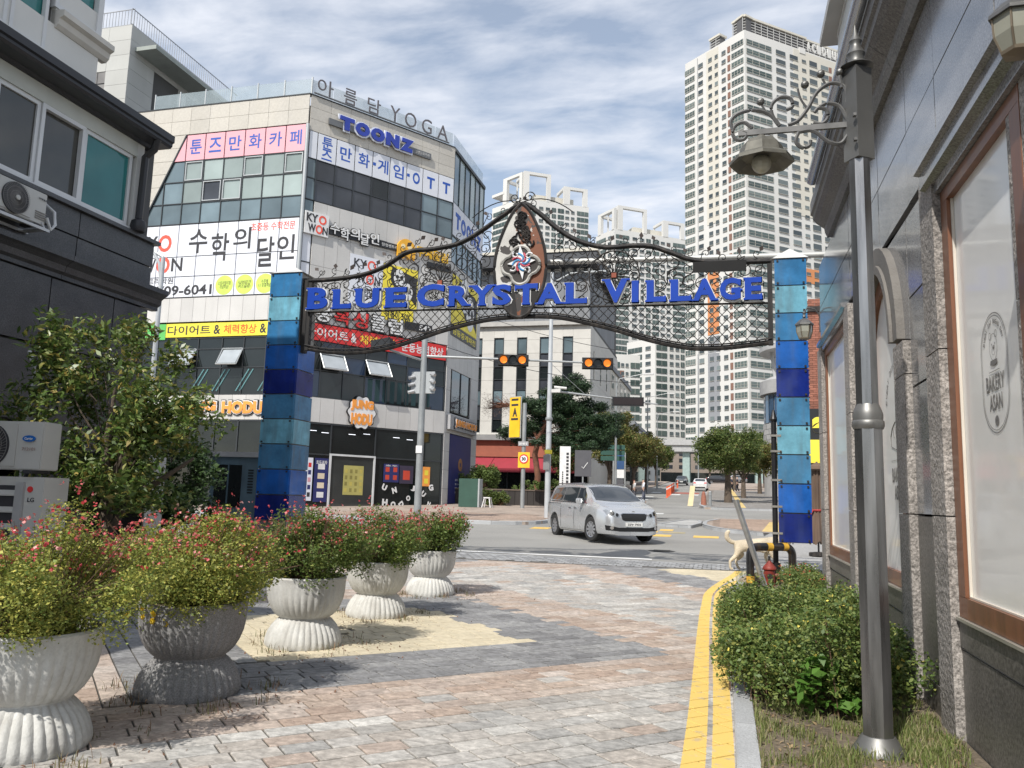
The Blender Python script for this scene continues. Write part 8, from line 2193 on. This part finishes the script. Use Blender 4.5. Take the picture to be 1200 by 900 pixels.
for i in range(11): MB().box(.38, .52, -.006, 0, 1.1+i*.2, 1.24+i*.2).obj('written_mark', m_ink, bnr)
for i in range(9): MB().box(.15, .22, -.006, 0, 1.1+i*.12, 1.19+i*.12).obj('written_mark', m_ink, bnr)
db = thing('display_board', 'dark grey board with a white tick mark just right of the pale post', 'sign', (-8.35, 46.4, gz(46)), radians(10))
MB().box(0, .95, 0, .1, 1.9, 3.4).obj('board', M('board_grey', (.09, .09, .10), .5), db); MB().tube([(.4, -.01, 2.45), (.5, -.01, 2.35), (.75, -.01, 2.7)], .025, 4).obj('tick', m_wht, db); MB().box(.43, .51, .02, .09, 0, 1.9).obj('leg', m_galv, db)
def lamp_tall(label, x, y, h, arm=1.6, s=1, col=m_galv):
    t = thing('street_light', label, 'street light', (x, y, gz(y)))
    MB().tube([(0, 0, 0), (0, 0, h)], [.11, .05], 10).obj('post', col, t, smooth=True)
    MB().tube([(0, 0, h-.8), (s*.25, 0, h-.1), (s*arm, 0, h+.25)], [.045, .04, .03], 8).obj('arm', col, t, smooth=True)
    MB().box(min(s*arm, s*(arm+.75)), max(s*arm, s*(arm+.75)), -.12, .12, h+.18, h+.3).obj('lamp_head', M('lamp_head_white', (.6, .6, .6), .4), t)
    return t
lamp_tall('slender street light with its arm to the right, standing behind the minivan nose', -7.75, 60, 9.2, 2.0)
lamp_tall('farther street light beside the small blue white sign', -7.6, 84, 10, 2.0)
lamp_tall('farthest street light up the left footway', -8.2, 104, 9.5, 2.0)
lamp_tall('thin street light showing in front of the distant striped towers', -4.2, 140, 22, 3.0)
ll = thing('street_light', 'pale street lamp with a curved bracket at the corner of the black granite building', 'street light', (-17.9, 22.2, gz(22)))
MB().tube([(0, 0, 0), (0, 0, 8.9)], [.10, .07], 10).tube([(0, 0, 8.0), (-.1, -.05, 8.7), (-.4, -.1, 9.2), (-.9, -.2, 9.4)], .05, 8).tube([(0, 0, 8.9), (-.9, -.2, 9.45)], .045, 8).obj('post', M('pole_white'), ll, smooth=True); MB().box(-1.6, -.8, -.3, -.1, 9.4, 9.5).obj('lamp_head', m_alu, ll)
for i, (x, y, w, h, lb, mt) in enumerate([(-8.1, 61, .9, 1.2, 'green direction board stack on the slender street light', M('board_green', (.03, .09, .07), .5)), (-7.5, 83.8, .7, .9, 'small blue and white sign on the farther street light', M('board_blue', (.03, .08, .2), .5))]):
    t = thing('street_sign', lb, 'sign', (x, y, gz(y)+(3.0 if i == 0 else 4.6)), radians(8))
    if i == 0:
        for j in range(3): MB().box(-w, w, -.22, -.16, j*.42, j*.42+.34).obj('board', mt, t)
    else: MB().box(-w/2, w/2, -.2, -.14, .35, h).obj('board', mt, t); MB().box(-w/2, w/2, -.2, -.14, 0, .34).obj('lower_board', m_wht, t)
bs = thing('bus_stop_sign', 'tall blue and white stop sign on two grey posts at the left kerb', 'sign', (-8.0, 64, gz(64)))
MB().box(-.5, -.38, 0, .12, 0, 3.7).box(.42, .52, 0, .12, 0, 3.7).obj('post', m_galv, bs); MB().box(-.36, .4, 0, .1, 2.4, 3.7).obj('blue_panel', M('board_blue'), bs); MB().box(-.36, .4, 0, .1, 1.7, 2.35).obj('white_panel', m_wht, bs); MB().box(-.3, .34, .02, .09, .4, 1.6).obj('dark_panel', M('board_grey'), bs)
# furniture along the street
m_fl_o = M('delineator_orange', (.75, .13, .05), .5)
gB = 'orange flexible posts down the middle of the street'
proto = None
for i in range(13):
    y = 73+i*2.6+(12 if i > 9 else 0); x = -4.9-.032*(y-73)
    if proto is None:
        proto = thing('delineator_post', '', 'post', (0, 0, 0), 0, gB)
        MB().lathe([(.12, 0), (.12, .03), (.05, .06), (.05, .95), (.02, .98)], 12).obj('post', m_fl_o, proto); MB().lathe([(.053, .7), (.053, .82)], 12).obj('reflective_band', m_wht, proto)
        t = proto
    else: t = copy_tree(proto)
    t['label'] = ['nearest orange flexible post of the long row', 'second nearest orange flexible post of the long row', 'third orange flexible post from the near end of the long row', 'fourth orange flexible post from the near end of the long row', 'fifth orange flexible post from the near end of the long row', 'orange flexible post just past the middle of the long row', 'seventh orange flexible post from the near end of the long row', 'third orange flexible post from the far end of the long row', 'last but one orange flexible post of the long row', 'farthest orange flexible post of the long row', 'nearest post of the short far row of three', 'middle post of the short far row of three', 'farthest post of the short far row of three'][i]
    t.location = (x, y, gz(y)-.03)
for i, (x, y, lb) in enumerate([(3.6, 43.5, 'black bollard with a white top ring left of the blue pillar on the far pavement'), (-.9, 54.5, 'grey steel bollard at the foot of the biggest street tree')]):
    t = thing('bollard', lb, 'bollard', (x, y, gz(y)+.09)); MB().lathe([(.10, 0), (.10, .9), (.06, .96)], 14).obj('post', m_trim if i == 0 else m_galv, t); MB().lathe([(.105, .74), (.105, .8)], 14).obj('ring', m_wht if i == 0 else m_alu, t)
ab = thing('a_board', 'narrow cream sign board leaning beside the kerb corner up the street', 'sign', (-2.2, 56, gz(56)))
MB().add([(-.2, 0, 0), (.15, 0, 0), (.3, .25, 1.35), (-.02, .25, 1.35), (-.2, .05, 0), (.15, .05, 0), (.3, .3, 1.35), (-.02, .3, 1.35)], [(0, 1, 2, 3), (7, 6, 5, 4), (0, 3, 7, 4), (1, 5, 6, 2), (3, 2, 6, 7)]).obj('board', M('cream_board', (.65, .55, .33), .6), ab)
hb = thing('utility_stub', 'small rusty red utility stub beside the cream sign board', 'post', (-1.35, 56.2, gz(56))); MB().lathe([(.2, 0), (.17, .5), (.12, .9), (.03, 1.0)], 10).obj('stub', M('rust_stub', (.3, .12, .08), .8), hb)
cf = thing('cafe_canopy', 'black café awning on posts at the right footway left of the pillar', 'awning', (4.2, 54.5, gz(54)))
MB().add([(0, 0, 2.6), (4, 0, 2.6), (4, 2.5, 3.3), (0, 2.5, 3.3), (0, 0, 2.35), (4, 0, 2.35), (4, 2.5, 3.0), (0, 2.5, 3.0)], [(0, 1, 2, 3), (7, 6, 5, 4), (0, 4, 5, 1), (0, 3, 7, 4), (1, 5, 6, 2)]).obj('awning', m_trim, cf)
for x in (.05, 3.8): MB().box(x, x+.12, 0, .12, 0, 2.4).obj('post', M('post_wood', (.4, .22, .12), .7), cf)
MB().box(-.3, 5, 2.6, 2.8, 3.2, 4.1).obj('dark_fascia', m_trim, cf)
bt = thing('bench_table', 'pale green outdoor table under the black café awning', 'table', (3.9, 52.6, gz(52)+.1))
MB().box(0, 1.5, 0, .8, .72, .78).obj('table_top', M('table_green', (.3, .38, .34), .6), bt)
for a in (.08, 1.36):
    for b in (.08, .66): MB().box(a, a+.06, b, b+.06, 0, .72).obj('leg', m_galv, bt)
gbx = thing('green_cabinet', 'dark green utility cabinet at the right end of the commercial building', 'cabinet', (-14.2, 43.0, gz(43)+.1))
MB().box(0, 1.1, 0, .6, 0, 1.55).obj('body', M('cabinet_green', (.03, .08, .06), .6), gbx); MB().box(1.1, 1.18, -.02, .6, 0, 1.55).obj('edge', m_alu, gbx)
sto = thing('stool', 'small white plastic stool beside the green cabinet', 'stool', (-12.6, 43.2, gz(43)+.1))
MB().box(-.18, .18, -.18, .18, .5, .56).obj('seat', m_wht, sto)
for a in (-1, 1):
    for b in (-1, 1): MB().tube([(a*.24, b*.24, 0), (a*.14, b*.14, .5)], .03, 6).obj('leg', m_wht, sto)
# overhead wires
wr_ = thing('overhead_wires', 'thin cables sagging across the crossing in front of the office building', 'cable', (-12, 31, 7))
for (a, b) in [((0, 0, 1.0), (8.5, 4.3, -.3)), ((-4, 12, 6), (8, 5, 1.2)), ((2, 28, 9), (4.4, 4.3, 4.0))]:
    A_, B_ = Vector(a), Vector(b); MB().tube([A_.lerp(B_, t)+Vector((0, 0, -1.6*t*(1-t))) for t in [q/10 for q in range(11)]], .012, 4).obj('cable', m_trim, wr_)
